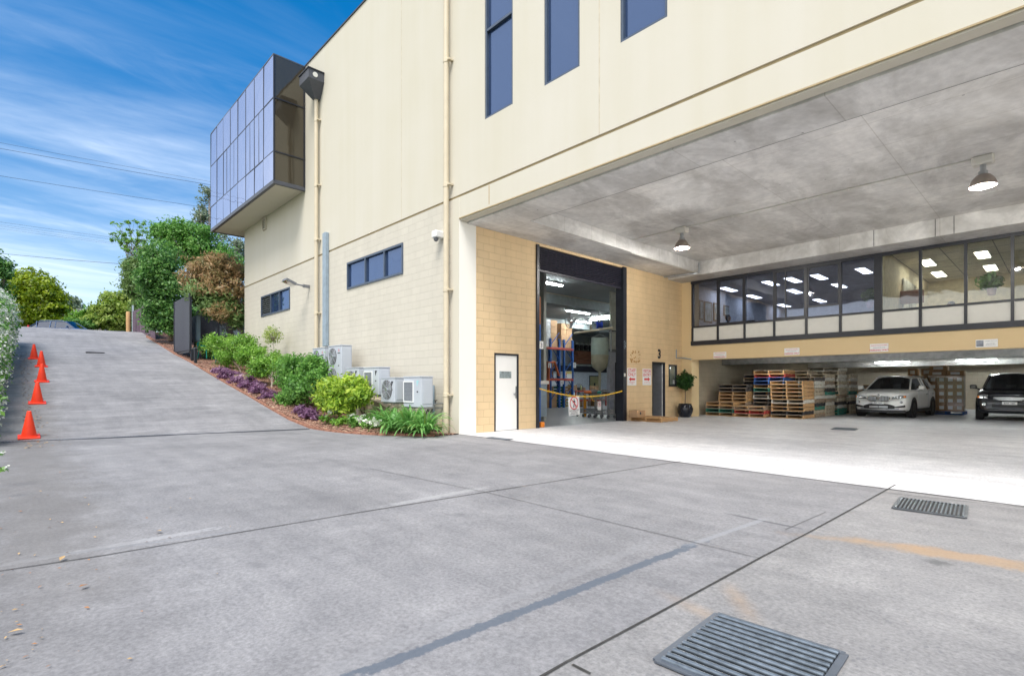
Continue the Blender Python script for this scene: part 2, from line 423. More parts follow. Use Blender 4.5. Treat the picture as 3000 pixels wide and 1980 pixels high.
def concrete_ceiling():
    m, nt, b = new_mat('formed_concrete'); N = nt.nodes; L = nt.links
    ge = N.new('ShaderNodeNewGeometry')
    n1 = N.new('ShaderNodeTexNoise'); n1.inputs['Scale'].default_value = .9; n1.inputs['Detail'].default_value = 10; n1.inputs['Roughness'].default_value = .65; n1.inputs['Distortion'].default_value = .6
    mp = N.new('ShaderNodeMapping'); mp.inputs['Scale'].default_value = (1.0, .45, 1); mp.inputs['Rotation'].default_value = (0,0,.5)
    L.new(ge.outputs['Position'], mp.inputs[0]); L.new(mp.outputs[0], n1.inputs['Vector'])
    cr = N.new('ShaderNodeValToRGB'); e = cr.color_ramp.elements
    e[0].position = .32; e[0].color = (.47,.455,.43,1); e[1].position = .70; e[1].color = (.88,.865,.83,1)
    q = e.new(.5); q.color = (.64,.63,.61,1); q = e.new(.55); q.color = (.72,.71,.69,1)
    L.new(n1.outputs['Fac'], cr.inputs[0])
    # pour / formwork board seams, every 1.8 m one way and 3.6 m the other
    br = N.new('ShaderNodeTexBrick'); br.offset = 0.0
    br.inputs['Scale'].default_value = 1; br.inputs['Brick Width'].default_value = 2.4; br.inputs['Row Height'].default_value = 1.2
    br.inputs['Mortar Size'].default_value = .012; br.inputs['Mortar Smooth'].default_value = .8
    br.inputs['Color1'].default_value = (1,1,1,1); br.inputs['Color2'].default_value = (.90,.90,.91,1); br.inputs['Mortar'].default_value = (.72,.71,.69,1)
    L.new(ge.outputs['Position'], br.inputs['Vector'])
    n4 = N.new('ShaderNodeTexNoise'); n4.inputs['Scale'].default_value = 7; n4.inputs['Detail'].default_value = 6
    L.new(ge.outputs['Position'], n4.inputs['Vector'])
    r4 = N.new('ShaderNodeMapRange'); r4.inputs[1].default_value = .3; r4.inputs[2].default_value = .7; r4.inputs[3].default_value = .9; r4.inputs[4].default_value = 1.08
    L.new(n4.outputs['Fac'], r4.inputs[0])
    mx = N.new('ShaderNodeMix'); mx.data_type = 'RGBA'; mx.blend_type = 'MULTIPLY'; mx.inputs[0].default_value = 1
    L.new(cr.outputs[0], mx.inputs[6]); L.new(br.outputs['Color'], mx.inputs[7])
    vo = N.new('ShaderNodeTexVoronoi'); vo.inputs['Scale'].default_value = 1.7; L.new(ge.outputs['Position'], vo.inputs['Vector'])
    lt = N.new('ShaderNodeMath'); lt.operation = 'LESS_THAN'; lt.inputs[1].default_value = .035; L.new(vo.outputs['Distance'], lt.inputs[0])
    dk = N.new('ShaderNodeMath'); dk.operation = 'MULTIPLY_ADD'; dk.inputs[1].default_value = -.55; L.new(lt.outputs[0], dk.inputs[0]); L.new(r4.outputs[0], dk.inputs[2])
    mu = N.new('ShaderNodeVectorMath'); mu.operation = 'SCALE'; L.new(mx.outputs[2], mu.inputs[0]); L.new(dk.outputs[0], mu.inputs['Scale'])
    L.new(mu.outputs[0], b.inputs['Base Color']); b.inputs['Roughness'].default_value = .7
    bp = N.new('ShaderNodeBump'); bp.inputs['Strength'].default_value = .2; bp.inputs['Distance'].default_value = .02
    L.new(n4.outputs['Fac'], bp.inputs['Height']); L.new(bp.outputs[0], b.inputs['Normal'])
    return m
m_ceiling = concrete_ceiling()

def seg_mask(N, L, pos, p0, p1, half, soft, rough=.35, nscale=2.5, ends=.6):
    """0..1 mask of a ragged band between two ground points (a stain or worn streak with its own shape)"""
    a = math.atan2(p1[1]-p0[1], p1[0]-p0[0]); ln = math.hypot(p1[0]-p0[0], p1[1]-p0[1])
    mp = N.new('ShaderNodeMapping'); mp.vector_type = 'TEXTURE'
    mp.inputs['Location'].default_value = ((p0[0]+p1[0])/2, (p0[1]+p1[1])/2, 0); mp.inputs['Rotation'].default_value = (0,0,a)
    L.new(pos, mp.inputs[0]); sp = N.new('ShaderNodeSeparateXYZ'); L.new(mp.outputs[0], sp.inputs[0])
    nz = N.new('ShaderNodeTexNoise'); nz.inputs['Scale'].default_value = nscale; nz.inputs['Detail'].default_value = 8; nz.inputs['Roughness'].default_value = .7; L.new(pos, nz.inputs['Vector'])
    def ab(o, ctr, sf):
        x = N.new('ShaderNodeMath'); x.operation = 'ABSOLUTE'; L.new(o, x.inputs[0])
        y = N.new('ShaderNodeMath'); y.operation = 'MULTIPLY_ADD'; y.inputs[1].default_value = rough*ctr*4 if ctr < 1 else rough*2; L.new(nz.outputs['Fac'], y.inputs[0]); L.new(x.outputs[0], y.inputs[2])
        r = N.new('ShaderNodeMapRange'); k = (rough*ctr*2 if ctr < 1 else rough)
        r.inputs[1].default_value = ctr+k+sf; r.inputs[2].default_value = ctr+k-sf; r.interpolation_type = 'SMOOTHSTEP'; L.new(y.outputs[0], r.inputs[0]); return r
    m1 = ab(sp.outputs['Y'], half, soft); m2 = ab(sp.outputs['X'], ln/2, ends)
    mm = N.new('ShaderNodeMath'); mm.operation = 'MULTIPLY'; L.new(m1.outputs[0], mm.inputs[0]); L.new(m2.outputs[0], mm.inputs[1])
    return mm.outputs[0]

def mixc(N, L, fac, a, bcol, k=1., blend='MIX'):
    mx = N.new('ShaderNodeMix'); mx.data_type = 'RGBA'; mx.blend_type = blend
    if k != 1:
        q = N.new('ShaderNodeMath'); q.operation = 'MULTIPLY'; q.inputs[1].default_value = k; L.new(fac, q.inputs[0]); fac = q.outputs[0]
    L.new(fac, mx.inputs[0]); L.new(a, mx.inputs[6])
    if isinstance(bcol, tuple): mx.inputs[7].default_value = (*bcol, 1)
    else: L.new(bcol, mx.inputs[7])
    return mx.outputs[2]

def concrete_ground(name, lo, hi, outdoors=True, rough=.85):
    m, nt, b = new_mat(name); N = nt.nodes; L = nt.links
    ge = N.new('ShaderNodeNewGeometry'); pos = ge.outputs['Position']
    def noise(sc, det=6, ro=.55, stretch=None, dist=0.):
        n = N.new('ShaderNodeTexNoise'); n.inputs['Scale'].default_value = sc; n.inputs['Detail'].default_value = det; n.inputs['Roughness'].default_value = ro; n.inputs['Distortion'].default_value = dist
        if stretch:
            mp = N.new('ShaderNodeMapping'); mp.inputs['Scale'].default_value = stretch[:3]; mp.inputs['Rotation'].default_value = (0,0,stretch[3] if len(stretch) > 3 else 0)
            L.new(pos, mp.inputs[0]); L.new(mp.outputs[0], n.inputs['Vector'])
        else: L.new(pos, n.inputs['Vector'])
        return n.outputs['Fac']
    def ramp2(f, p0, p1, c0, c1):
        r = N.new('ShaderNodeValToRGB'); r.color_ramp.elements[0].position = p0; r.color_ramp.elements[1].position = p1
        r.color_ramp.elements[0].color = (*c0,1); r.color_ramp.elements[1].color = (*c1,1); L.new(f, r.inputs[0]); return r.outputs[0]
    big = ramp2(noise(.45, 9, .62, dist=.4), .32, .68, lo, hi)
    one = (1,1,1)
    c = big
    def mul(c, d):
        mx = N.new('ShaderNodeMix'); mx.data_type = 'RGBA'; mx.blend_type = 'MULTIPLY'; mx.inputs[0].default_value = 1; L.new(c, mx.inputs[6]); L.new(d, mx.inputs[7]); return mx.outputs[2]
    c = mul(c, ramp2(noise(3.2, 8, .7), .3, .7, (.82,.82,.83), (1.10,1.09,1.08)))
    c = mul(c, ramp2(noise(38, 4, .7), .30, .66, (.68,.68,.69), (1.13,1.13,1.13)))
    c = mul(c, ramp2(noise(1.0, 6, .6, (.35, 3.2, 1, .05)), .35, .7, (.9,.9,.91), (1.07,1.07,1.07)))
    if outdoors:
        # broom-finish streaks across the ramp
        spx = N.new('ShaderNodeSeparateXYZ'); L.new(pos, spx.inputs[0])
        rm_ = N.new('ShaderNodeMapRange'); rm_.inputs[1].default_value = -12; rm_.inputs[2].default_value = -16; L.new(spx.outputs['X'], rm_.inputs[0])
        c = mixc(N, L, rm_.outputs[0], c, ramp2(noise(1.0, 7, .7, (3.4, .45, 1, .1)), .36, .66, (.88,.88,.89), (1.2,1.2,1.2)), 1., 'MULTIPLY')
        # pitted, exposed aggregate in the slab on the near side of the long joint
        a, q = PG(2622,1422), PG(1660,1940)
        ang = math.atan2(q.y-a.y, q.x-a.x)
        mp = N.new('ShaderNodeMapping'); mp.vector_type = 'TEXTURE'; mp.inputs['Location'].default_value = (a.x, a.y, 0); mp.inputs['Rotation'].default_value = (0,0,ang)
        L.new(pos, mp.inputs[0]); sp = N.new('ShaderNodeSeparateXYZ'); L.new(mp.outputs[0], sp.inputs[0])
        st = N.new('ShaderNodeMath'); st.operation = 'GREATER_THAN'; st.inputs[1].default_value = 0; L.new(sp.outputs['Y'], st.inputs[0])
        vo = N.new('ShaderNodeTexVoronoi'); vo.inputs['Scale'].default_value = 26; mpv = N.new('ShaderNodeMapping'); mpv.inputs['Scale'].default_value = (1,.55,1); mpv.inputs['Rotation'].default_value=(0,0,.7)
        nzv = noise(4, 3, .6); 
        L.new(pos, mpv.inputs[0]); L.new(mpv.outputs[0], vo.inputs['Vector'])
        ps = N.new('ShaderNodeMath'); ps.operation = 'MULTIPLY_ADD'; ps.inputs[1].default_value = -.55; ps.inputs[2].default_value = .43; L.new(nzv, ps.inputs[0])
        lt = N.new('ShaderNodeMath'); lt.operation = 'LESS_THAN'; L.new(vo.outputs['Distance'], lt.inputs[0]); L.new(ps.outputs[0], lt.inputs[1])
        pm = N.new('ShaderNodeMath'); pm.operation = 'MULTIPLY'; L.new(lt.outputs[0], pm.inputs[0]); L.new(st.outputs[0], pm.inputs[1])
        c = mixc(N, L, st.outputs[0], c, (1.1,1.09,1.05), 1., 'MULTIPLY')
        c = mixc(N, L, pm.outputs[0], c, (.16,.16,.17), .55)
        # orange run-off stain and its splashes
        for p0, p1, hw, k in (((2390,1572),(2700,1602),.06,.4), ((2560,1590),(3060,1668),.13,.62), ((2150,1735),(2190,1790),.04,.5), ((2010,1770),(2070,1800),.04,.45)):
            c = mixc(N, L, seg_mask(N, L, pos, PG(*p0), PG(*p1), hw, .07, .62, 4.5, .35), c, (.40,.255,.13), k)
        c = mixc(N, L, seg_mask(N, L, pos, PG(2730,1640), PG(2770,1655), .07, .03, .6, 12, .05), c, (.09,.09,.09), .7)
        # worn line marking: a broken blue-grey strip with a paler ghost beside it
        for p0, p1, hw, col, k, rg in (((960,2010),(2040,1592),.042,(.085,.105,.135),.85,.7), ((2140,1506),(2342,1547),.028,(.09,.09,.10),.8,.1),
                                   ((900,1990),(1900,1590),.05,(.30,.30,.31),.22,.9), ((2030,1592),(2240,1520),.03,(.30,.31,.33),.5,.3),
                                   ((0,1655),(640,1545),.05,(.42,.42,.43),.4,.5), ((60,1640),(700,1555),.02,(.22,.23,.25),.5,.3), ((1140,1480),(1420,1428),.06,(.40,.40,.40),.4,.5)):
            c = mixc(N, L, seg_mask(N, L, pos, PG(*p0), PG(*p1), hw, .010, rg, 16, .15), c, col, k)
        # oil spots
        for p, s_ in (((2080,1650),.05), ((1700,1400),.06), ((1330,1505),.05), ((2130,1655),.04),((740,1650),.05)):
            a_ = PG(*p); c = mixc(N, L, seg_mask(N, L, pos, a_, (a_.x+.12,a_.y+.05), s_, .05, .5, 8, .08), c, (.13,.13,.14), .55)
        # darker ragged band along the left boundary
        a_ = PG(20,1420); c = mixc(N, L, seg_mask(N, L, pos, (-4,.15), (-30,.35), .45, .4, .8, 1.6, 2), c, (.13,.12,.11), .55)
    L.new(c, b.inputs['Base Color']); b.inputs['Roughness'].default_value = rough
    bp = N.new('ShaderNodeBump'); bp.inputs['Strength'].default_value = .35; bp.inputs['Distance'].default_value = .008
    L.new(noise(55, 4, .7), bp.inputs['Height']); L.new(bp.outputs[0], b.inputs['Normal'])
    return m
m_drive = concrete_ground('driveway_concrete', (.200,.198,.203), (.292,.288,.293))
m_floor = concrete_ground('brightness_toned_concrete', (.58,.58,.595), (.70,.70,.705), False, .55)  # pale tone carries the brightness of the strip inside the opening
m_wfloor = M('grey_painted_floor', (.20,.215,.225), .35, var=.1, scale=2)

def mulchmat():
    m, nt, b = new_mat('bark_mulch'); N = nt.nodes; L = nt.links
    ge = N.new('ShaderNodeNewGeometry'); mp = N.new('ShaderNodeMapping'); mp.inputs['Scale'].default_value = (22,38,22); mp.inputs['Rotation'].default_value=(0,0,.6)
    L.new(ge.outputs['Position'], mp.inputs[0])
    vo = N.new('ShaderNodeTexVoronoi'); vo.inputs['Scale'].default_value = 1; L.new(mp.outputs[0], vo.inputs['Vector'])
    cr = N.new('ShaderNodeValToRGB'); e = cr.color_ramp.elements; e[0].color = (.07,.03,.02,1); e[1].color = (.42,.26,.18,1); q = e.new(.5); q.color = (.20,.09,.06,1)
    sp = N.new('ShaderNodeSeparateColor'); L.new(vo.outputs['Color'], sp.inputs[0]); L.new(sp.outputs[0], cr.inputs[0])
    L.new(cr.outputs[0], b.inputs['Base Color']); b.inputs['Roughness'].default_value = .9
    bp = N.new('ShaderNodeBump'); bp.inputs['Strength'].default_value = .9; bp.inputs['Distance'].default_value = .03
    L.new(sp.outputs[1], bp.inputs['Height']); L.new(bp.outputs[0], b.inputs['Normal'])
    return m
m_mulch = mulchmat()

# ================= camera, sky, sun =================
cam = bpy.data.cameras.new('camera'); co = bpy.data.objects.new('camera', cam); COL.objects.link(co)
cam.sensor_width = 36; cam.lens = FL/3000*36; cam.shift_y = (HV-990)/3000; cam.clip_end = 3000; cam.clip_start = .05
co.location = (0, 0, H); co.rotation_euler = (math.radians(90), 0, math.radians(46.6)); scene.camera = co

SUN_EL, SUN_AZ = math.radians(60), math.radians(142)   # azimuth clockwise from +Y
w = bpy.data.worlds.new('World'); scene.world = w; w.use_nodes = True
N = w.node_tree.nodes; L = w.node_tree.links; bg = N['Background']
sky = N.new('ShaderNodeTexSky'); sky.sky_type = 'NISHITA'; sky.sun_disc = False; sky.sun_elevation = SUN_EL; sky.sun_rotation = SUN_AZ
sky.air_density = 1.0; sky.dust_density = .3; sky.ozone_density = 2.5
tc = N.new('ShaderNodeTexCoord'); sp = N.new('ShaderNodeSeparateXYZ'); L.new(tc.outputs['Generated'], sp.inputs[0])
zz = N.new('ShaderNodeMath'); zz.operation = 'MAXIMUM'; zz.inputs[1].default_value = .03; L.new(sp.outputs['Z'], zz.inputs[0])
za = N.new('ShaderNodeMath'); za.operation = 'ADD'; za.inputs[1].default_value = .12; L.new(zz.outputs[0], za.inputs[0])
dx = N.new('ShaderNodeMath'); dx.operation = 'DIVIDE'; L.new(sp.outputs['X'], dx.inputs[0]); L.new(za.outputs[0], dx.inputs[1])
dy = N.new('ShaderNodeMath'); dy.operation = 'DIVIDE'; L.new(sp.outputs['Y'], dy.inputs[0]); L.new(za.outputs[0], dy.inputs[1])
cb = N.new('ShaderNodeCombineXYZ'); L.new(dx.outputs[0], cb.inputs[0]); L.new(dy.outputs[0], cb.inputs[1])
def cloud(scale, rot, st, lo, hi, det=9, ro=.6, seed=0., dist=.8):
    mp = N.new('ShaderNodeMapping'); mp.inputs['Scale'].default_value = st; mp.inputs['Rotation'].default_value = (0,0,rot); mp.inputs['Location'].default_value = (seed, seed*.7, 0)
    L.new(cb.outputs[0], mp.inputs[0]); n = N.new('ShaderNodeTexNoise'); n.inputs['Scale'].default_value = scale; n.inputs['Detail'].default_value = det; n.inputs['Roughness'].default_value = ro; n.inputs['Distortion'].default_value = dist
    L.new(mp.outputs[0], n.inputs['Vector']); r = N.new('ShaderNodeMapRange'); r.interpolation_type = 'SMOOTHSTEP'; r.inputs[1].default_value = lo; r.inputs[2].default_value = hi; L.new(n.outputs['Fac'], r.inputs[0]); return r.outputs[0]
c1 = cloud(.62, .12, (1.5, .45, 1), .42, .95, seed=3.1, dist=.5)
c2 = cloud(2.2, -.1, (1.5, .5, 1), .45, .95, seed=7.7, dist=1.0)
mx = N.new('ShaderNodeMath'); mx.operation = 'MULTIPLY_ADD'; mx.inputs[1].default_value = .30; L.new(c2, mx.inputs[0]); L.new(c1, mx.inputs[2])
# more cloud low down (perspective stacks it), and an unseen bright veil added over the sunward half as fill
lowf = N.new('ShaderNodeMapRange'); lowf.inputs[1].default_value = .60; lowf.inputs[2].default_value = .30; lowf.inputs[3].default_value = .30; lowf.inputs[4].default_value = 1.5; L.new(sp.outputs['Z'], lowf.inputs[0])
m2 = N.new('ShaderNodeMath'); m2.operation = 'MULTIPLY'; L.new(mx.outputs[0], m2.inputs[0]); L.new(lowf.outputs[0], m2.inputs[1])
south = N.new('ShaderNodeMapRange'); south.inputs[1].default_value = -.04; south.inputs[2].default_value = -.5; south.inputs[3].default_value = 0; south.inputs[4].default_value = .85; L.new(sp.outputs['Y'], south.inputs[0])
m3 = N.new('ShaderNodeMath'); m3.operation = 'MAXIMUM'; L.new(m2.outputs[0], m3.inputs[0]); sv_ = N.new('ShaderNodeMath'); sv_.operation = 'MULTIPLY_ADD'; sv_.inputs[1].default_value = .55; sv_.inputs[2].default_value = .72; L.new(c1, sv_.inputs[0]); s2_ = N.new('ShaderNodeMath'); s2_.operation = 'MULTIPLY'; L.new(sv_.outputs[0], s2_.inputs[0]); L.new(south.outputs[0], s2_.inputs[1]); L.new(s2_.outputs[0], m3.inputs[1])
m4 = N.new('ShaderNodeMath'); m4.operation = 'MINIMUM'; m4.inputs[1].default_value = .92; L.new(m3.outputs[0], m4.inputs[0])
tint = N.new('ShaderNodeMix'); tint.data_type = 'RGBA'; tint.blend_type = 'MULTIPLY'; tint.inputs[0].default_value = 1; L.new(sky.outputs[0], tint.inputs[6]); tz2 = N.new('ShaderNodeMapRange'); tz2.inputs[1].default_value = .05; tz2.inputs[2].default_value = .5; L.new(sp.outputs['Z'], tz2.inputs[0])
tcl = N.new('ShaderNodeMix'); tcl.data_type = 'RGBA'; L.new(tz2.outputs[0], tcl.inputs[0]); tcl.inputs[6].default_value = (.62,.56,.52,1); tcl.inputs[7].default_value = (.010,.385,.60,1); L.new(tcl.outputs[2], tint.inputs[7])
cm = N.new('ShaderNodeMix'); cm.data_type = 'RGBA'; L.new(m4.outputs[0], cm.inputs[0]); L.new(tint.outputs[2], cm.inputs[6]); ccm = N.new('ShaderNodeMix'); ccm.data_type = 'RGBA'; L.new(south.outputs[0], ccm.inputs[0]); ccm.inputs[6].default_value = (3.9,4.3,4.8,1); ccm.inputs[7].default_value = (7.2,6.9,6.5,1); L.new(ccm.outputs[2], cm.inputs[7])
L.new(cm.outputs[2], bg.inputs[0]); bg.inputs[1].default_value = .10
sun = bpy.data.lights.new('sun', 'SUN'); so = bpy.data.objects.new('sun', sun); COL.objects.link(so)
sun.energy = 1.5; sun.angle = math.radians(28); sun.color = (1, .945, .87)
sd = Vector((math.sin(SUN_AZ)*math.cos(SUN_EL), math.cos(SUN_AZ)*math.cos(SUN_EL), math.sin(SUN_EL)))
so.rotation_euler = sd.to_track_quat('Z', 'Y').to_euler(); so.location = (0,-5,30)
scene.view_settings.view_transform = 'Standard'; scene.view_settings.look = 'None'; scene.view_settings.gamma = 1; scene.view_settings.exposure = EXPO
cy = scene.cycles; cy.max_bounces = 10; cy.diffuse_bounces = 5; cy.glossy_bounces = 5; cy.transparent_max_bounces = 16; cy.caustics_reflective = False; cy.caustics_refractive = False
cy.use_denoising = True

# ================= ground, driveway, floors =================
def sheet(name, xs, ys, off, mat, keep=None, label=None):
    mb = MB(); vi = {}
    for j, y in enumerate(ys):
        for i, x in enumerate(xs): vi[(i,j)] = len(mb.v); mb.v.append((x, y, G(x, y)+off))
    for j in range(len(ys)-1):
        for i in range(len(xs)-1):
            if keep and not keep((xs[i]+xs[i+1])/2, (ys[j]+ys[j+1])/2): continue
            mb.f.append((vi[(i,j)], vi[(i+1,j)], vi[(i+1,j+1)], vi[(i,j+1)])); mb.m.append(0)
    o = mb.build(name, mat, base=(0,0,0)); return tag(o, kind='structure')
xs = [-900,-400,-200,-120,-90,-75,-65]+[-60+.5*i for i in range(32)]+[-44+.5*i for i in range(0,33)]+[-27.8,-27.7]+[-27.5+.5*i for i in range(84)]+[15,30,80,300,900]
xs = sorted(set(xs))
ys = sorted(set([-900,-300,-120,-60,-30,-20]+[-12+.5*i for i in range(41)]+[8.25,8.35]+[8.5+.5*i for i in range(24)]+[20.5,25,31,37,45,60,90,150,300,900]))
m_earth = M('grassy_earth', (.09,.12,.05), .95, var=.4, scale=1.5, bump=.5)
sheet('ground', xs, ys, -.03, m_earth)
sheet('driveway', [x for x in xs if -45.5 <= x <= 14.5], [y for y in ys if -12 <= y <= 8.3], 0, m_drive, lambda x, y: not (x < -16 and (y < -2.5 or y > 6.6)))
sheet('road', [x for x in xs if -59 <= x <= -45.5], [y for y in ys if -60 <= y <= 90], .0, m_asphalt)
sheet('recess_floor', [-10.7]+[x for x in xs if -10.6 <= x <= 14.5], [8.215]+[y for y in ys if 8.5 <= y <= 37], .004, m_floor)
sheet('warehouse_floor', [-27.5+.5*i for i in range(34)]+[-10.72], [8.5,12,16,20,25,31,37,45], .003, m_wfloor)

def strip(name, pix, width, mat, off=.006, label=None, cat=None, kind='structure', pts=None):
    p = pts or [PG(*q) for q in pix]; q = []
    if pix and pix[0][0] <= 2: p = [p[0]+(p[0]-p[1])*3]+p
    if pix and pix[-1][0] == 1600: p = p+[p[-1]+(p[-1]-p[-2])*8]
    for a, b in zip(p, p[1:]):
        n = max(1, int((b-a).length/.4))
        for i in range(n): q.append(a.lerp(b, i/n))
    q.append(p[-1]); mb = MB(); k = len(q); rn = random.Random(len(q))
    for i, c in enumerate(q):
        t = (q[min(i+1,k-1)]-q[max(i-1,0)]); s_ = Vector((-t.y, t.x, 0)).normalized()
        w_ = width*(.8+.4*rn.random())*.5
        for sg in (-1, 1):
            e = c+s_*w_*sg; mb.v.append((e.x, e.y, G(e.x, e.y)+off))
    for i in range(k-1): mb.f.append((2*i, 2*i+2, 2*i+3, 2*i+1)); mb.m.append(0)
    return tag(mb.build(name, mat, base=(0,0,0)), kind=kind)
m_joint = M('joint_sealant', (.045,.043,.04), .9, var=.4, scale=14)
m_jfine = M('saw_cut', (.10,.10,.10), .9, var=.4, scale=14)
strip('slab_joint', [(2624,1420),(2480,1500),(2370,1560),(2232,1632),(2080,1715),(1900,1812),(1660,1940),(1600,1975)], .016, m_joint)
strip('slab_joint', [(0,1673),(300,1628),(700,1560),(1060,1500),(1428,1441),(1700,1398),(1995,1351)], .014, m_joint)
strip('slab_joint', [(1080,1372),(1428,1443),(1800,1533),(2228,1636)], .009, m_jfine)
strip('slab_joint', [(2592,1443),(2760,1462),(3010,1488)], .012, m_joint)
strip('slab_joint', [(1677,1948),(1730,1975)], .014, m_joint)
strip('slab_joint', [(2300,1552),(2420,1500)], .006, m_jfine)
strip('slab_joint', [(2260,1420),(2600,1425)], .006, m_jfine)
strip('slab_joint', None, .02, m_joint, .009, pts=[Vector((-10.6,8.205,0)), Vector((14,8.205,0))])

# ================= the building =================
BX0, BXR, YF, XW, YB, ZT = -27.8, 9.0, 8.2, -10.62, 19.4, 13.6
B = thing('warehouse_building', 'cream two-storey warehouse with a mirrored bay, open drive-in recess and office strip', 'building', (-18, YF, 0))
def part(name, mb, mats, parent=B, **k): return mb.build(name, mats, parent, **k)
WX = [(P(1420,400,Y=YF).x, P(1502,400,Y=YF).x), (P(1594,250,Y=YF).x, P(1698,250,Y=YF).x), (P(1817,100,Y=YF).x, P(1955,100,Y=YF).x)]
uh = [(a, b, 7.62, 12.2) for a, b in WX]
part('upper_wall', wall(MB(), 'X', YF, .25, BX0, BXR, 6.08, ZT, uh), m_render)
part('fascia', wall(MB(), 'X', YF, .25, XW, BXR, 5.49, 6.02), m_render)
part('groove', MB().box(BX0, YF+.03, 6.02, BXR, YF+.24, 6.08), m_groove)
part('fascia_soffit', MB().box(XW+.0, YF+.02, 5.44, BXR, YF+.24, 5.489), m_ceiling if 0 else m_render)
part('drip_strip', MB().box(XW, YF-.012, 5.47, BXR, YF+.018, 5.492), m_groove)
w1 = (P(1018,800,Y=YF).x, P(1181.6,800,Y=YF).x); w1z = (P(1018,849,Y=YF).z, P(1018,771,Y=YF).z)
w2 = (P(766,900,Y=YF).x, P(850,900,Y=YF).x); w2z = (P(766,929,Y=YF).z, P(766,870,Y=YF).z)
part('lower_wall', wall(MB(), 'X', YF, .25, BX0, -10.9, -.1, 6.02, [(w1[0], w1[1], w1z[0], w1z[1]), (w2[0], w2[1], w2z[0], w2z[1])]), m_block)
part('corner_pier', MB().box(-10.9, YF-.004, -.1, XW, 8.75, 5.44).box(-10.9, YF-.004, 5.44, XW-.0, YF+.25, 6.02), [m_white_render])
part('pier_face', MB().box(-10.895, YF-.010, -.1, XW-.004, YF-.005, 6.019), m_render)
part('end_wall', wall(MB(), 'Y', BX0, .25, YF+.25, 45, -.1, ZT), m_render)
part('roof', MB().box(BX0+.1, YF+.1, ZT-.3, BXR, 45, ZT-.1), m_grey)
part('parapet_cap', MB().box(BX0-.03, YF-.03, ZT, BXR, YF+.3, ZT+.05), m_dark)
for u in (1176.6, 1755.8):
    x = P(u, 300, Y=YF).x
    part('panel_joint', MB().box(x-.012, YF-.003, 6.085, x+.012, YF+.001, ZT-.01), M('joint_line', (.55,.49,.38), .9))
x = P(1433, 570, Y=YF).x
part('rust_streak', MB().box(x-.012, YF-.003, 5.55, x+.010, YF+.001, 6.01), M('rust_line', (.42,.30,.15), .9))

def window(name, x0, x1, z0, z1, y, mf, mg, cols, rows=(), fr=.06, dep=.10, louvre=False, parent=B, recess=.0, panes=None):
    """frame with glass; cols/rows = inner mullion positions"""
    f = MB(); ya, yb = y+recess-.03, y+recess+dep
    f.box(x0, ya, z0, x1, yb, z0+fr).box(x0, ya, z1-fr, x1, yb, z1).box(x0, ya, z0+fr, x0+fr, yb, z1-fr).box(x1-fr, ya, z0+fr, x1, yb, z1-fr)
    for c in cols: f.box(c-fr/2, ya+.003, z0+fr, c+fr/2, yb-.003, z1-fr)
    for r in rows: f.box(x0+fr, ya+.006, r-fr/2, x1-fr, yb-.006, r+fr/2)
    wn = f.build(name, mf, parent)
    xs_ = [x0+fr]+list(cols)+[x1-fr]
    for i in range(len(xs_)-1):
        if louvre and i == 0:
            l = MB(); n = 9
            for k in range(n):
                zc = z0+fr+(z1-z0-2*fr)*(k+.5)/n; l.prism([(xs_[0], ya+.02, zc-.01), (xs_[0], ya+.09, zc+.05), (xs_[0], ya+.10, zc+.04), (xs_[0], ya+.03, zc-.02)], (xs_[1]-xs_[0], 0, 0))
            l.build('louvre', m_steel, wn); MB().box(xs_[0], yb-.02, z0+fr, xs_[1], yb-.01, z1-fr).build('louvre_backing', m_black, wn); continue
        g = MB().box(xs_[i], y+recess+.04, z0+fr, xs_[i+1], y+recess+.05, z1-fr); g.build('pane', mg if not panes else panes[i], wn)
    return wn
for i, (a, b) in enumerate(WX):
    window('tall_window', a, b, 7.62, 12.2, YF, m_blueframe, m_glass_win, [], [9.75] if i == 0 else [], .055, recess=.05)
window('strip_window', *w1, *w1z, YF, m_blueframe, m_glass_win, [w1[0]+(w1[1]-w1[0])*.36, w1[0]+(w1[1]-w1[0])*.7], (), .06)
window('strip_window', *w2, *w2z, YF, m_blueframe, m_glass_win, [w2[0]+(w2[1]-w2[0])*.36, w2[0]+(w2[1]-w2[0])*.66], (), .06, louvre=True)

# mirrored glass bay
by, bx1, bx0, bz0, bz1 = 7.0, -20.35, -29.0, 8.78, 13.62
bay = MB().box(bx0, by, bz0, bx1, by+.12, bz0+.14).box(bx1-.12, by+.12, bz0, bx1, YF-.005, bz0+.14).box(bx0, by+.12, bz0, bx0+.1, YF+1.2, bz0+.14)
byb = bay.build('glass_bay', m_greytrim, B)
MB().box(bx0, by+.0, bz1-.05, bx1, YF-.005, bz1).build('bay_cap', m_greytrim, byb)
MB().box(bx0+.1, by+.12, bz0+.03, bx1-.12, YF-.005, bz0+.06).box(bx0+.1, YF-.005, bz0+.031, BX0-.005, YF+1.2, bz0+.061).build('soffit', m_render, byb)
MB().box(bx0+.06, by+.08, bz0+.14, bx1-.06, YF-.01, bz1-.05).build('bay_core', m_black, byb)
cols = [bx0+(bx1-bx0)*i/8 for i in range(9)]; rws = [bz0+.14, 9.98, 11.98, bz1-.05]
fr = MB()
for c in cols: fr.box(c-.02, by-.004, bz0+.14, c+.02, by+.03, bz1-.05)
for r in rws[1:3]: fr.box(bx0, by-.002, r-.022, bx1, by+.031, r+.022)
for r in rws[1:3]: fr.box(bx1-.03, by+.03, r-.025, bx1+.015, YF-.01, r+.025)
for yy in (by, YF-.07): fr.box(bx1-.03, yy+.0, bz0+.14, bx1+.012, yy+.055, bz1-.05)
fr.build('mullions', m_dark, byb)
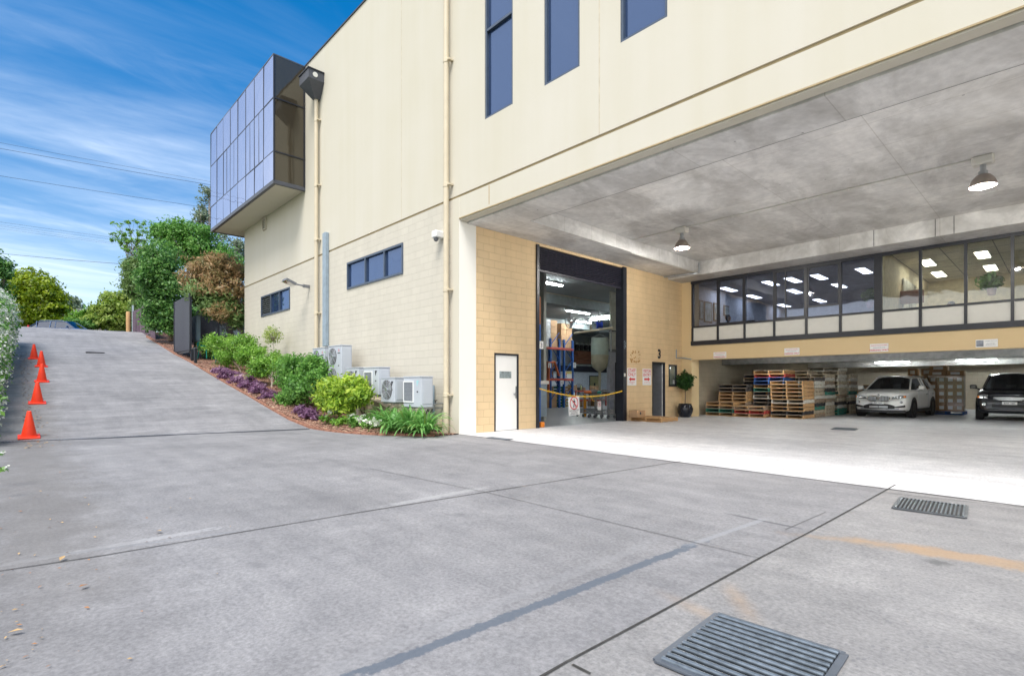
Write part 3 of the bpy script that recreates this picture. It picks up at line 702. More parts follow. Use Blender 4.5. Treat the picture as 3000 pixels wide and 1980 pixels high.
for r in range(3):
    for c in range(8):
        pa, pb, pc_, pd = cols[c]+.02, cols[c+1]-.02, rws[r]+(.022 if r else 0), rws[r+1]-(.022 if r < 2 else 0)
        e1, e2, e3 = [random.uniform(-.005, .005) for _ in range(3)]   # panes sit a few millimetres out of true, as glazing does
        MB().quad((pa, by+.004+e1, pc_), (pb, by+.004+e2, pc_), (pb, by+.004+e3, pd), (pa, by+.004+e1-e2+e3, pd)).build('bay_pane', m_glass_bay, byb)
    MB().box(bx1-.02, by+.055, rws[r]+(.025 if r else 0), bx1-.008, YF-.07, rws[r+1]-(.025 if r < 2 else 0)).build('bay_pane', m_glass_bay2, byb)
q = MB()
for c in (2,3,5,6): q.box((cols[c]+cols[c+1])/2-.009, by-.004, 10.01, (cols[c]+cols[c+1])/2+.009, by+.011, 11.95)
q.build('sash_bars', m_greytrim, byb)

# recess: left block wall with its openings
def wy(u): return P(u, 1100, X=XW).y
fd = (wy(1448), wy(1519)); rd = (wy(1570), wy(1832)); vd = (wy(1910.4), wy(1948)); sw = (wy(1959), wy(1983))
swz = (P(1970, 1129, X=XW).z+.02, P(1970, 1065, X=XW).z)
part('recess_wall', wall(MB(), 'Y', XW, -.2, 8.75, 19.4, -.02, 5.44, [(*fd, -.02, 2.12), (*rd, -.02, 5.32), (*vd, -.02, 2.12), (*sw, 1.2, 2.05)]), m_yblock)
# fire door
fdo = part('fire_door', MB().box(XW-.1, fd[0], 0, XW+.01, fd[0]+.045, 2.12).box(XW-.1, fd[1]-.045, 0, XW+.01, fd[1], 2.12).box(XW-.1, fd[0]+.045, 2.07, XW+.01, fd[1]-.045, 2.12), m_dark)
MB().box(XW-.06, fd[0]+.05, .015, XW-.02, fd[1]-.05, 2.065).build('door_leaf', m_door, fdo)
MB().lathe([(0,0),(.02,0),(.02,.04),(.035,.045),(.035,.075),(0,.08)], (XW-.02, fd[1]-.16, 1.0), 12, 'X').box(XW-.02, fd[1]-.10, .88, XW-.012, fd[1]-.06, 1.22).build('handle', m_steel, fdo)
s = thing('door_sign', 'small grey sign with dark lettering on the white fire door', 'sign', (XW-.018, fd[0]+.58, 1.45))
yc = (fd[0]+fd[1])/2-.03
MB().bbox(XW-.019, yc-.22, 1.44, XW-.012, yc+.22, 1.63, .002).build('plate', M('grey_plate', (.30,.36,.36), .5), s)
t = MB()
for k, (tx, sz) in enumerate((('FIRE DOOR', .06), ('DO NOT OBSTRUCT', .045), ('DO NOT KEEP OPEN', .045))):
    t.text(tx, (XW-.0105, yc, 1.57-k*.055), (0,1,0), (0,0,1), sz, bold=.012)
t.build('lettering', m_blacksign, s)

# roller door
rdo = part('roller_door', MB().box(XW-.30, rd[0]+.16, 5.0, XW-.08, rd[1]-.2, 5.32), m_dark)
MB().box(XW-.26, rd[0]-.0, -.0, XW+.05, rd[0]+.10, 5.34).build('guide_rail', m_dark, rdo); MB().box(XW-.26, rd[1]-.20, 0, XW+.06, rd[1], 5.34).build('guide_rail', m_dark, rdo)
cur = MB(); zt_, zb_ = 5.32, 4.58; n = 11
for k in range(n):
    z0 = zb_+.06+(zt_-zb_-.06)*k/n; z1 = zb_+.06+(zt_-zb_-.06)*(k+1)/n; zm = (z0+z1)/2
    cur.quad((XW-.06, rd[0]+.16, z0), (XW-.06, rd[1]-.2, z0), (XW-.02, rd[1]-.2, zm), (XW-.02, rd[0]+.16, zm))
    cur.quad((XW-.02, rd[0]+.16, zm), (XW-.02, rd[1]-.2, zm), (XW-.06, rd[1]-.2, z1), (XW-.06, rd[0]+.16, z1))
cur.box(XW-.07, rd[0]+.16, zb_, XW-.02, rd[1]-.2, zb_+.06)
cur.build('curtain', m_slats, rdo)
MB().bbox(XW-.07, rd[1]-.17, 1.55, XW+.075, rd[1]-.09, 1.66, .005).build('control_switch', m_offwhite, rdo)

# visitor door (open, glazed leaf swung in) and the little window beside it
vdo = part('visitor_door', MB().box(XW-.2, vd[0], 0, XW+.012, vd[0]+.04, 2.12).box(XW-.2, vd[1]-.04, 0, XW+.012, vd[1], 2.12).box(XW-.2, vd[0]+.04, 2.07, XW+.012, vd[1]-.04, 2.12), m_dark)
lf = MB().box(XW-.9, vd[1]-.10, .03, XW-.05, vd[1]-.05, 2.05); lf.build('door_leaf', m_grey, vdo)
MB().box(XW-.055, vd[1]-.13, .02, XW-.045, vd[1]-.105, 2.05).build('leaf_edge', m_white, vdo)
iw = part('inner_screen', MB().box(XW-1.1, vd[0]-.2, 0, XW-1.05, vd[1]+.3, .98), M('lilac_partition', (.50,.52,.60), .6))
window_y = MB().box(XW-1.1, vd[0]-.2, .98, XW-1.02, vd[1]+.3, 1.05).box(XW-1.1, vd[0]-.2, 1.78, XW-1.02, vd[1]+.3, 1.85).box(XW-1.1, vd[0]+.02, 1.05, XW-1.02, vd[0]+.06, 1.78)
window_y.build('screen_frame', m_dark, iw); MB().box(XW-1.08, vd[0]+.06, 1.05, XW-1.07, vd[1]+.3, 1.78).build('pane', m_glass_win, iw)
MB().box(XW-1.1, vd[0]-.2, 1.85, XW-1.05, vd[1]+.3, 2.6).build('screen_head', m_offwhite, iw)
swd = part('side_window', MB().box(XW-.08, sw[0], 1.2, XW+.012, sw[0]+.06, 2.05).box(XW-.08, sw[1]-.06, 1.2, XW+.012, sw[1], 2.05).box(XW-.08, sw[0]+.06, 1.2, XW+.012, sw[1]-.06, 1.26).box(XW-.08, sw[0]+.06, 1.99, XW+.012, sw[1]-.06, 2.05), m_dark)
MB().box(XW-.05, sw[0]+.06, 1.26, XW-.04, sw[1]-.06, 1.99).build('pane', glassmat('grey_green_glass', (1,1,1), .12, base=(.20,.24,.21)), swd)
MB().box(XW-.038, sw[1]-.24, 1.30, XW-.034, sw[1]-.1, 1.46).build('notice', m_white, swd)

# ceiling slab, coffer and beams
ZC, ZK = 5.40, 5.80
cl = MB()
cl.box(XW-.2, YF+.25, ZC, BXR, 9.48, 6.0).box(XW-.2, 9.48, ZC, -9.36, 18.35, 6.0).box(-9.36, 9.48, ZK, BXR, 18.35, 6.0).box(XW-.2, 18.35, ZC-.08, BXR, YB+.2, 6.0)
part('recess_ceiling', cl, m_ceiling)
bj = MB()
for x in (P(2560,700,Y=18.35).x, P(2740,700,Y=18.35).x, P(2795,700,Y=18.35).x): bj.box(x-.008, 18.345, ZC-.075, x+.008, 18.352, ZK)
bj.box(-9.36, 9.478, ZC-.004, BXR, 9.482, ZC+.02)
part('beam_joint', bj, m_jfine)

# rear face of the recess: rendered fascia, office strip, undercroft below
part('rear_pier', MB().box(XW-.0, YB, 0, -10.2, 20.0, 5.32), m_yrender)
part('rear_fascia', MB().box(-10.2, YB+.002, 2.24, BXR, YB+.3, 2.80), m_yrender)
fz0, fz1, tz = 2.80, 5.30, 3.52
mul_u = [2026,2103.8,2182,2269,2362.7,2462.6]; mul_r = [2573,2696.8,2829.4,2966.4]
xm = [P(u, 900, Y=YB).x for u in mul_u+mul_r]; xm[0] += .05
step = xm[9]-xm[8]
while xm[-1] < BXR-1.4: xm.append(xm[-1]+step)
os_ = MB().box(xm[0]-.06, YB-.05, fz0+.0, BXR, YB+.08, fz0+.17).box(xm[0]-.06, YB-.05, fz1-.08, BXR, YB+.08, fz1+.015).box(xm[0]-.03, YB-.04, tz-.03, BXR, YB+.075, tz+.03)
for i, x in enumerate(xm):
    hw = .035 if i != 6 else .10
    os_.box(x-hw, YB-.045, fz0+.17, x+hw, YB+.07, tz-.03).box(x-hw, YB-.045, tz+.03, x+hw, YB+.07, fz1-.08)
ost = part('office_window', os_, m_dark)
for i in range(len(xm)-1):
    a = xm[i]+(.1 if i == 6 else .035); b = xm[i+1]-(.1 if i == 5 else .035)
    MB().box(a, YB+.0, fz0+.17, b, YB+.02, tz-.03).build('infill_panel', m_offwhite, ost)
    MB().box(a, YB+.01, tz+.03, b, YB+.016, fz1-.08).build('pane', m_glass_blue if i < 6 else m_glass_clear, ost)
    if i in (1, 3, 4):   # opening sashes
        s_ = MB(); zz0 = tz+.03 if i != 4 else 3.85
        s_.box(a, YB-.02, zz0, b, YB+.009, zz0+.05).box(a, YB-.02, fz1-.13, b, YB+.009, fz1-.08).box(a, YB-.02, zz0+.05, a+.04, YB+.009, fz1-.13).box(b-.04, YB-.02, zz0+.05, b, YB+.009, fz1-.13)
        if i == 3: s_.box(a+.33*(b-a), YB-.02, zz0+.05, a+.33*(b-a)+.04, YB+.009, fz1-.13)
        s_.build('sash', m_dark, ost)
# office rooms
YO = 31.0
rm = part('office_room', MB().box(XW, YO, 2.8, -3.9, YO+.1, 5.45).box(XW-.1, YB+.2, 2.8, XW, YO, 5.45), M('blue_white_wall', (.55,.60,.68), .7))
part('office_ceiling', MB().box(XW, YB+.2, 5.42, -3.9, YO, 5.5), M('grey_ceiling', (.22,.23,.27), .8))
part('clear_room', MB().box(-3.9, 27, 2.8, BXR, 27.1, 5.45).box(-3.98, YB+.2, 2.8, -3.9, YO, 5.42), M('warm_wall', (.80,.71,.52), .7))
rc = blockmat('ceiling_tiles', (.60,.58,.50), 'X', .6, .1, .03); part('clear_ceiling', MB().box(-3.9, YB+.2, 5.42, BXR, 27, 5.5), M('tile_ceiling', (.72,.69,.58), .8))
tg = MB()
for k in range(12): tg.box(-3.9+k*1.2, YB+.2, 5.413, -3.88+k*1.2, 27, 5.42)
for k in range(7): tg.box(-3.9, YB+.8+k*1.2, 5.411, BXR, YB+.82+k*1.2, 5.4135)
part('ceiling_grid', tg, m_greytrim)
part('office_floor', MB().box(XW-.1, YB+.3, 2.6, BXR, YO, 2.8), m_grey)
# undercroft shell
YU = 36.0
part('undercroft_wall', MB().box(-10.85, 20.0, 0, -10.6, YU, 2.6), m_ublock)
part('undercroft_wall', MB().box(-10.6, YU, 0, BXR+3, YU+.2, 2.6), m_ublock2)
part('undercroft_ceiling', MB().box(-10.85, YB+.3, 2.5, BXR+3, YU, 2.59), m_ceiling)
part('undercroft_beam', MB().box(-10.6, 22.9, 2.15, BXR+3, 23.3, 2.499), M('shade_toned_beam', (.20,.195,.19), .8, var=.2))  # shade on the front beam is put into its darker colour
part('undercroft_beam', MB().box(-10.6, 34.2, 2.25, BXR+3, 34.5, 2.499), m_ceiling)
part('undercroft_wall', MB().box(BXR, 8.5, 0, BXR+.2, YU, 6.0), m_yrender)
# warehouse shell behind the roller door
wz = 5.30
ws = M('warehouse_wall', (.44,.46,.47), .8, var=.12, scale=1)
part('warehouse_wall', MB().box(-27.4, 8.6, 0, -27.3, 44, 5.4), ws); part('warehouse_wall', MB().box(-27.3, 44, 0, -11, 44.1, 5.4), ws)
part('warehouse_ceiling', MB().box(-27.5, 8.5, wz, XW-.25, 44, wz+.1), M('warehouse_ceiling_paint', (.34,.37,.38), .7, var=.15, scale=1))
part('warehouse_beam', MB().box(-16.1, 8.6, 4.85, -15.6, 44, wz-.001).box(-22.0, 8.6, 4.85, -21.5, 44, wz-.001), M('beam_paint', (.30,.34,.35), .7))
# ================= fittings on the facade =================
def pipe_brackets(parent, x, y, zs_, w=.1):
    for z in zs_: MB().box(x-w, y-.0, z-.015, x+w, YF-.012, z+.015).build('bracket', m_pipe, parent)
xp = P(1318, 700, Y=YF).x
dp = thing('downpipe', 'tall cream downpipe running the full facade height at the corner pier', 'downpipe', (xp, 8.1, 0), group='downpipes on the facade')
MB().cyl((xp, 8.08, G(xp,8)), (xp, 8.08, ZT), .07, n=16).build('pipe', m_pipe, dp, smooth=True)
for z in (1.0, 3.7, 6.4, 9.6, 12.2): MB().lathe([(.072,z-.06),(.08,z-.05),(.08,z+.05),(.072,z+.06)], (xp,8.08,0), 16).box(xp+.07, 8.05, z-.02, xp+.16, YF-.006, z+.02).build('bracket', m_pipe, dp)
xq = P(936, 500, Y=YF).x
gz = P(936, 1015, Y=YF).z
dp = thing('downpipe', 'cream downpipe under the dark rain head beside the mirrored bay', 'downpipe', (xq, 8.1, gz), group='downpipes on the facade')
zr = P(936, 245, Y=7.9).z
MB().cyl((xq, 8.08, gz-.3), (xq, 8.08, zr+.1), .07, n=16).build('pipe', m_pipe, dp, smooth=True)
for z in (3.9, 6.6, 8.6, 11.0): MB().lathe([(.072,z-.06),(.08,z-.05),(.08,z+.05),(.072,z+.06)], (xq,8.08,0), 16).box(xq+.07, 8.05, z-.02, xq+.16, YF-.006, z+.02).build('bracket', m_pipe, dp)
ztop = P(915, 184, Y=7.6).z; zm = P(895, 232, Y=7.6).z
rh = MB().box(xq-.42, 7.62, zm, xq+.42, YF-.006, ztop)
rh.add([(xq-.42,7.62,zm),(xq+.42,7.62,zm),(xq+.42,YF-.006,zm),(xq-.42,YF-.006,zm),(xq-.09,7.98,zm-.5),(xq+.09,7.98,zm-.5),(xq+.09,YF-.006,zm-.5),(xq-.09,YF-.006,zm-.5)], [(0,4,5,1),(1,5,6,2),(3,7,4,0),(4,7,6,5)])
h_ = rh.build('rain_head', m_greytrim, dp)
MB().cyl((xq+.415, 7.86, (zm+ztop)/2), (xq+.44, 7.86, (zm+ztop)/2), .09, n=18).build('overflow_outlet', m_offwhite, h_)
MB().box(xq-.45, 7.59, ztop, xq+.45, YF-.006, ztop+.04).build('lid', m_dark, h_)
xc = P(948, 800, Y=8.1).x
cd = tag(MB().bbox(xc-.02+.0, 8.06, P(948,1015,Y=8.1).z, xc+.24, YF-.007, P(948,684,Y=8.1).z, .01).build('cable_duct', m_conduit), 'tall blue-grey cable duct beside the shorter cream downpipe', 'duct')

def ac(name, label, x0, x1, zb, zt, y0=7.45, fans=1, coil=False, logo='red', group='air conditioning units along the wall', side=None):
    d = .36; t = thing(name, label, 'air conditioner', ((x0+x1)/2, y0+d/2, zb), group=group)
    MB().bbox(x0, y0, zb, x1, y0+d, zt, .012).build('casing', m_acwhite, t)
    MB().bbox(x0-.01, y0-.01, zt, x1+.01, y0+d+.01, zt+.03, .008).build('lid', m_acwhite, t)
    w_ = x1-x0; hh = zt-zb
    if coil:
        a, b, c, e = x0+.06*w_, x0+.56*w_, zb+.2*hh, zt-.16*hh
        MB().box(a, y0-.006, c, b, y0+.001, e).build('coil', M('coil_fins', (.10,.10,.12), .5, .3), t)
        g = MB()
        for k in range(13): q = a+(b-a)*k/12; g.box(q-.003, y0-.016, c, q+.003, y0-.008, e)
        for k in range(15): q = c+(e-c)*k/14; g.box(a, y0-.019, q-.0022, b, y0-.012, q+.0022)
        g.build('guard_grille', m_acwhite, t)
        MB().box(a-.03, y0-.022, c-.03, a, y0-.001, e+.03).box(b, y0-.022, c-.03, b+.03, y0-.001, e+.03).box(a, y0-.022, e, b, y0-.001, e+.03).box(a, y0-.022, c-.03, b, y0-.001, c).build('grille_frame', m_white, t)
    else:
        r = min(.27, w_*.36, hh/fans*.42)
        for k in range(fans):
            cz = zb+hh*(k+.5)/fans+(.02 if fans == 1 else .0); cx = x0+.06+r
            f = MB().lathe([(r,-.004),(r,.004),(r*.97,.006),(0,.006)], (cx, y0-.004, cz), 28, 'Y').build('fan_recess', M('fan_recess_dark', (.09,.085,.085), .6), t)
            gg = MB()
            for q in range(5):
                rr = r*(.3+.7*q/4); m_ = 28
                gg.tube([(cx+rr*math.cos(2*math.pi*j/m_), y0-.03, cz+rr*math.sin(2*math.pi*j/m_)) for j in range(m_+1)], .004, 5)
            for q in range(8):
                a_ = q*math.pi/4; gg.tube([(cx+r*.1*math.cos(a_), y0-.03, cz+r*.1*math.sin(a_)), (cx+r*math.cos(a_), y0-.02, cz+r*math.sin(a_))], .005, 5)
            gg.build('fan_guard', m_acwhite, t)
            bl = MB().lathe([(0,-.03),(.05,-.03),(.06,.0),(0,.0)], (cx, y0-.006, cz), 14, 'Y')
            for q in range(3):
                a_ = q*2.094+.4; p_ = [(cx+r*.15*math.cos(a_-.3), y0-.020, cz+r*.15*math.sin(a_-.3)), (cx+r*.9*math.cos(a_-.45), y0-.024, cz+r*.9*math.sin(a_-.45)), (cx+r*.92*math.cos(a_+.35), y0-.012, cz+r*.92*math.sin(a_+.35)), (cx+r*.2*math.cos(a_+.4), y0-.012, cz+r*.2*math.sin(a_+.4))]
                bl.prism(p_, (0, .004, 0))
            bl.build('fan_blades', m_steel, t)
    lx, lz = x0+w_*.82, zt-.14
    if logo == 'red':
        lg = MB()
        for a_ in (90, 210, 330):
            a_ = math.radians(a_); ux, uz = math.cos(a_), math.sin(a_); px, pz = -uz, ux; k = .055
            lg.poly([(lx, y0-.004, lz), (lx+ux*k*.5+px*k*.29, y0-.004, lz+uz*k*.5+pz*k*.29), (lx+ux*k, y0-.004, lz+uz*k), (lx+ux*k*.5-px*k*.29, y0-.004, lz+uz*k*.5-pz*k*.29)])
        lg.build('red_emblem', m_red, t)
        MB().box(lx-.09, y0-.004, lz-.10, lx+.09, y0-.001, lz-.075).build('emblem_bar', m_blacksign, t)
    else:
        MB().prism([(lx-.06, y0-.004, lz+.06), (lx+.05, y0-.004, lz+.06), (lx-.04, y0-.004, lz-.09)], (0,.003,0)).build('dark_emblem' if logo == 'dark' else 'pale_emblem', m_blacksign if logo == 'dark' else M('aqua_mark', (.35,.62,.66), .5), t)
    h = MB().bbox(lx-.05, y0-.006, zb+hh*.5, lx+.01, y0+.002, zb+hh*.5+.035, .003); h.build('handle_recess', m_black, t)
    v = MB().bbox(x1-.004, y0+.05, zb+.12*hh, x1+.01, y0+d-.04, zt-.06, .004); v.build('service_cover', m_acwhite, t)
    br = MB()
    for q in (x0+.12, x1-.12): br.box(q-.02, y0+.02, zb-.045, q+.02, YF-.006, zb-.003)
    br.build('support_bracket', m_steel, t)
    return t
def fx(u, Y=7.45): return P(u, 1100, Y=Y).x
def fz(u, v, Y=7.45): return P(u, v, Y=Y).z
ac('air_conditioner', 'tall two-fan white air conditioner, furthest up the slope beside the cable duct', fx(916), fx(951), fz(951,1120), fz(951,1019), fans=2)
ac('air_conditioner', 'tallest white two-fan air conditioner, second from the upper end', fx(962), fx(1000), fz(1000,1132), fz(1000,1012), fans=2)
ac('air_conditioner', 'small white single-fan air conditioner right below the tall two-fan unit', fx(1015), fx(1050), fz(1050,1150), fz(1050,1078), logo='dark')
ac('air_conditioner', 'white air conditioner with a rainbow-sheened grille, middle of the row', fx(1066), fx(1110), fz(1110,1157), fz(1110,1077), coil=True, logo='dark')
ac('air_conditioner', 'white air conditioner with the fullest visible round fan, left of the last unit', fx(1116), fx(1157), fz(1157,1179), fz(1157,1108), logo='dark')
ac('air_conditioner', 'largest white grille-fronted air conditioner above the strappy leaves, nearest the corner', fx(1182), fx(1234), fz(1234,1194), fz(1234,1105), coil=True, logo='pale')
# sloping cream kerb wall under the units, riser pipe and garden tap
pk = [P(1060,1170,Y=7.95), P(1110,1168,Y=7.95), P(1300,1235,Y=7.95)]
k_ = MB().prism([(P(1050,1160,Y=7.85).x,7.85,-.1),(P(1050,1160,Y=7.85).x,7.85,1.02),(P(1110,1168,Y=7.85).x,7.85,.72),(P(1180,1200,Y=7.85).x,7.85,.36),(P(1245,1235,Y=7.85).x,7.85,.10),(P(1245,1235,Y=7.85).x,7.85,-.1)], (0,.33,0))
tag(k_.build('plinth_wall', m_pipe), 'low sloping cream plinth wall under the air conditioners', 'wall')
xr = P(1268, 1150, Y=8.1).x
tag(MB().cyl((xr,8.12,.35),(xr,8.12,P(1268,1128,Y=8.1).z),.035,n=10).build('riser_pipe', m_conduit, smooth=True), 'short blue-grey pipe stub rising behind the nearest air conditioner', 'pipe')
tp = thing('garden_tap', 'black garden tap with a coiled hose fitting low on the wall by the corner', 'tap', (P(1285,1190,Y=8.0).x, 8.05, 0))
q = P(1280, 1185, Y=8.0)
MB().tube([(q.x,YF-.006,q.z+.03),(q.x,7.98,q.z+.03),(q.x,7.9,q.z),(q.x-.02,7.88,q.z-.08)], .018, 8).build('spout', m_steel, tp)
MB().cyl((q.x,7.96,q.z+.03),(q.x,7.96,q.z+.10),.01).lathe([(0,.0),(.045,.0),(.045,.02),(0,.02)], (q.x,7.96,q.z+.10), 12).build('handle', m_black, tp)
hs = [(q.x-.02+.12*math.cos(a*.5)-.12, 7.9-.03*a/12, q.z-.08+.12*math.sin(a*.5)) for a in range(16)]
MB().tube(hs+[(q.x-.28,7.8,q.z-.35),(q.x-.45,7.7,.05)], .014, 6).build('hose', m_black, tp)
tag(MB().bbox(q.x-.20, 8.05, .16, q.x-.02, YF-.006, .42, .01).build('meter_box', m_pipe), 'cream meter box low on the wall below the garden tap', 'box')

# floodlight, camera, vents
def Fp(u, v, y=YF): return P(u, v, Y=y)
f0 = Fp(905, 838); fl = thing('floodlight', 'dark floodlight on an arm between the small louvred window and downpipe', 'light', (f0.x, 7.9, f0.z))
MB().box(f0.x+.02, 7.95, f0.z-.09, f0.x+.10, YF-.006, f0.z+.02).cyl((f0.x+.06,8.0,f0.z-.03),(f0.x-.05,7.72,f0.z+.02),.03).build('arm', m_grey, fl)
hd = MB(); c_ = Vector((f0.x-.12, 7.5, f0.z+.10))
hd.prism([c_+Vector((-.22,-.16,.08)), c_+Vector((-.22,.20,-.06)), c_+Vector((-.22,.16,-.15)), c_+Vector((-.22,-.20,.0))], (.44,0,0)); hd.build('housing', m_grey, fl)
MB().quad(c_+Vector((-.2,-.19,-.004)), c_+Vector((.2,-.19,-.004)), c_+Vector((.2,.15,-.154)), c_+Vector((-.2,.15,-.154))).build('lens', m_glass_clear, fl)
f1 = Fp(1297, 694); sc = thing('security_camera', 'small white security camera high beside the tall corner downpipe', 'camera', (f1.x, 8.0, f1.z))
MB().bbox(f1.x-.12, 7.92, f1.z-.06, f1.x+.08, YF-.006, f1.z+.12, .02).build('housing', m_white, sc)
MB().lathe([(0,-.16),(.03,-.155),(.06,-.12),(.07,-.06),(.06,-.055)], (f1.x-.02, 8.0, f1.z), 14).build('dome', m_grey, sc, smooth=True)
f2 = Fp(777, 656); vt = thing('wall_vent', 'small cream louvred wall vent under the mirrored bay', 'vent', (f2.x, 8.15, f2.z))
MB().box(f2.x-.2, 8.12, f2.z-.28, f2.x+.2, YF-.006, f2.z-.25).box(f2.x-.2, 8.12, f2.z+.25, f2.x+.2, YF-.006, f2.z+.28).box(f2.x-.2, 8.12, f2.z-.25, f2.x-.17, YF-.006, f2.z+.25).box(f2.x+.17, 8.12, f2.z-.25, f2.x+.2, YF-.006, f2.z+.25).build('frame', m_render, vt)
l = MB().box(f2.x-.17, YF-.02, f2.z-.25, f2.x+.17, YF-.008, f2.z+.25, 1)
for k in range(7): z = f2.z-.24+k*.07; l.box(f2.x-.17, 8.125, z, f2.x+.17, 8.165, z+.02, 0)
l.build('louvre', [m_render, m_black], vt)

# ================= recess fittings =================
def highbay(label, x, y):
    t = thing('high_bay_lamp', label, 'lamp', (x, y, ZK), group='bell lamps on the recess ceiling')
    o = (x, y, 0)
    MB().bbox(x-.17, y-.12, ZK-.17, x+.17, y+.12, ZK-.002, .03).build('ballast_box', m_offwhite, t)
    MB().cyl((x,y,ZK-.30),(x,y,ZK-.17),.05).cyl((x,y,ZK-.36),(x,y,ZK-.30),.075,n=16).build('lamp_neck', m_steel, t, smooth=True)
    MB().lathe([(.07,ZK-.36),(.11,ZK-.38),(.17,ZK-.45),(.205,ZK-.53),(.22,ZK-.60),(.213,ZK-.60),(.195,ZK-.53),(.16,ZK-.45),(.105,ZK-.39),(.0,ZK-.37)], o, 28).build('lamp_shade', M('spun_brown_metal', (.34,.29,.26), .35, .5), t, smooth=True)
    MB().lathe([(0,ZK-.56),(.06,ZK-.54),(.07,ZK-.48),(.03,ZK-.41),(0,ZK-.40)], o, 14).build('bulb', M('lamp_globe', (.9,.9,.9), emit=(1,.98,.95), es=3), t, smooth=True)
    pl_ = bpy.data.lights.new('lamp_light', 'POINT'); pl_.energy = 92; pl_.shadow_soft_size = .06; pl_.color = (1,.97,.92); po = bpy.data.objects.new('lamp_light', pl_); COL.objects.link(po); po.parent = t; po.location = (0,0,-.64)
highbay('smaller-looking bell lamp on the concrete ceiling near the roller door', -7.66, 14.0)
highbay('added unseen bell lamp beyond the right edge, third in line', 5.4, 14.0)  # unseen lamp added past the right edge to brighten the recess
highbay('larger-looking bell lamp on the concrete ceiling at the far right', -1.16, 14.0)
cdt = MB().tube([(-9.34, 14.0, ZK-.02), (-1.3, 14.0, ZK-.02)], .014, 6)
cdt.tube([(-9.375, 14.0, ZK-.02), (-9.375, 14.0, ZC-.02), (-9.375, 18.3, ZC-.02)], .014, 6)
for k in range(9): cdt.box(-8.9+k*.9, 13.97, ZK-.04, -8.87+k*.9, 14.03, ZK-.002)
tag(cdt.build('ceiling_conduit', m_offwhite), 'thin metal conduit along the concrete ceiling linking the two bell lamps', 'conduit')
tag(MB().tube([(XW+.02,18.0,ZC-.03),(-9.4,18.25,ZC-.03),(-9.33,18.3,ZC-.03),(-9.33,18.3,ZK-.05)], .025, 8).build('drain_pipe', m_steel, smooth=True), 'grey pipe across the ceiling corner above the rear pier', 'pipe')
py = wy(1979.5); tag(MB().tube([(XW+.03,P(1979.5,1020,X=XW).y,P(1979.5,1024,X=XW).z),(XW+.03,P(1979.5,1020,X=XW).y,P(1981,1049,X=XW).z),(XW+.03,YB-.03,2.34),(-10.2,YB-.03,2.27)], .02, 8).build('wall_conduit', m_conduit), 'thin bent conduit above the little window beside the plant', 'conduit')

def wsign(name, label, u0, u1, v0, v1, rows, arrow=0):
    """sign on the left block wall (faces +X); text runs toward +Y"""
    a, b = P(u0, v0, X=XW), P(u1, v1, X=XW); y0, y1 = a.y, b.y; z1 = P((u0+u1)/2, v0, X=XW).z; z0 = P((u0+u1)/2, v1, X=XW).z
    t = thing(name, label, 'sign', (XW+.01, (y0+y1)/2, z0))
    MB().bbox(XW+.002, y0, z0, XW+.014, y1, z1, .003).build('board', m_white, t)
    if arrow:
        yc, zc, k = (y0+y1)/2, z0+(z1-z0)*.36, (y1-y0)*.34; s_ = arrow
        MB().poly([(XW+.017, yc+s_*q*k, zc+r*k) for q, r in ((1,0),(.35,.42),(.35,.18),(-1,.18),(-1,-.18),(.35,-.18),(.35,-.42))]).build('arrow', m_red, t)
    for tx, sz, fy, m_, wd in rows:
        MB().text(tx, (XW+.016, (y0+y1)/2, z0+(z1-z0)*fy), (0,1,0), (0,0,1), sz, bold=.018, wide=wd).build('lettering', m_, t)
    return t
wsign('staff_sign', 'white sign reading STAFF ONLY with a red arrow pointing left', 1837, 1863.5, 1078, 1129, [('STAFF', .165, .77, m_red, 1.05), ('ONLY', .165, .54, m_red, 1.05), ('AUTHORISED PERSONNEL', .036, .16, m_red, .9), ('ALL TIMES', .036, .09, m_red, .9)], -1)
wsign('visitor_sign', 'white sign reading VISITOR ENTRY with a red arrow pointing right', 1882, 1907, 1080, 1128, [('VISITOR', .155, .77, m_red, .9), ('ENTRY', .155, .54, m_red, 1.05), ('PLEASE REPORT TO OFFICE', .034, .14, m_red, .9)], 1)
n3 = P(1931.5, 1049, X=XW); MB().text('3', (XW+.004, n3.y, n3.z), (0,1,0), (0,0,1), .46, bold=.05).build('door_number', m_blacksign, B)
rp = MB(); rr_ = random.Random(3); a_ = P(1848,1058,X=XW); b_ = P(1873,1032,X=XW)
for k in range(46):
    e = rr_.random(); side = rr_.random()
    y = a_.y+(b_.y-a_.y)*rr_.random(); z = a_.z+(b_.z-a_.z)*rr_.random()
    if e < .5: z = (a_.z if side < .5 else b_.z)+rr_.uniform(-.03,.03)
    elif e < .75: y = (a_.y if side < .5 else b_.y)+rr_.uniform(-.03,.03)
    r = rr_.uniform(.015,.06); n_ = 6; rp.poly([(XW+.003+.0001*k, y+r*(.6+.6*rr_.random())*math.cos(2*math.pi*j/n_), z+r*.6*(.6+.6*rr_.random())*math.sin(2*math.pi*j/n_)) for j in range(n_)])
tag(rp.build('glue_residue', M('rust_brown_glue', (.40,.21,.07), .9), B), kind='stuff')

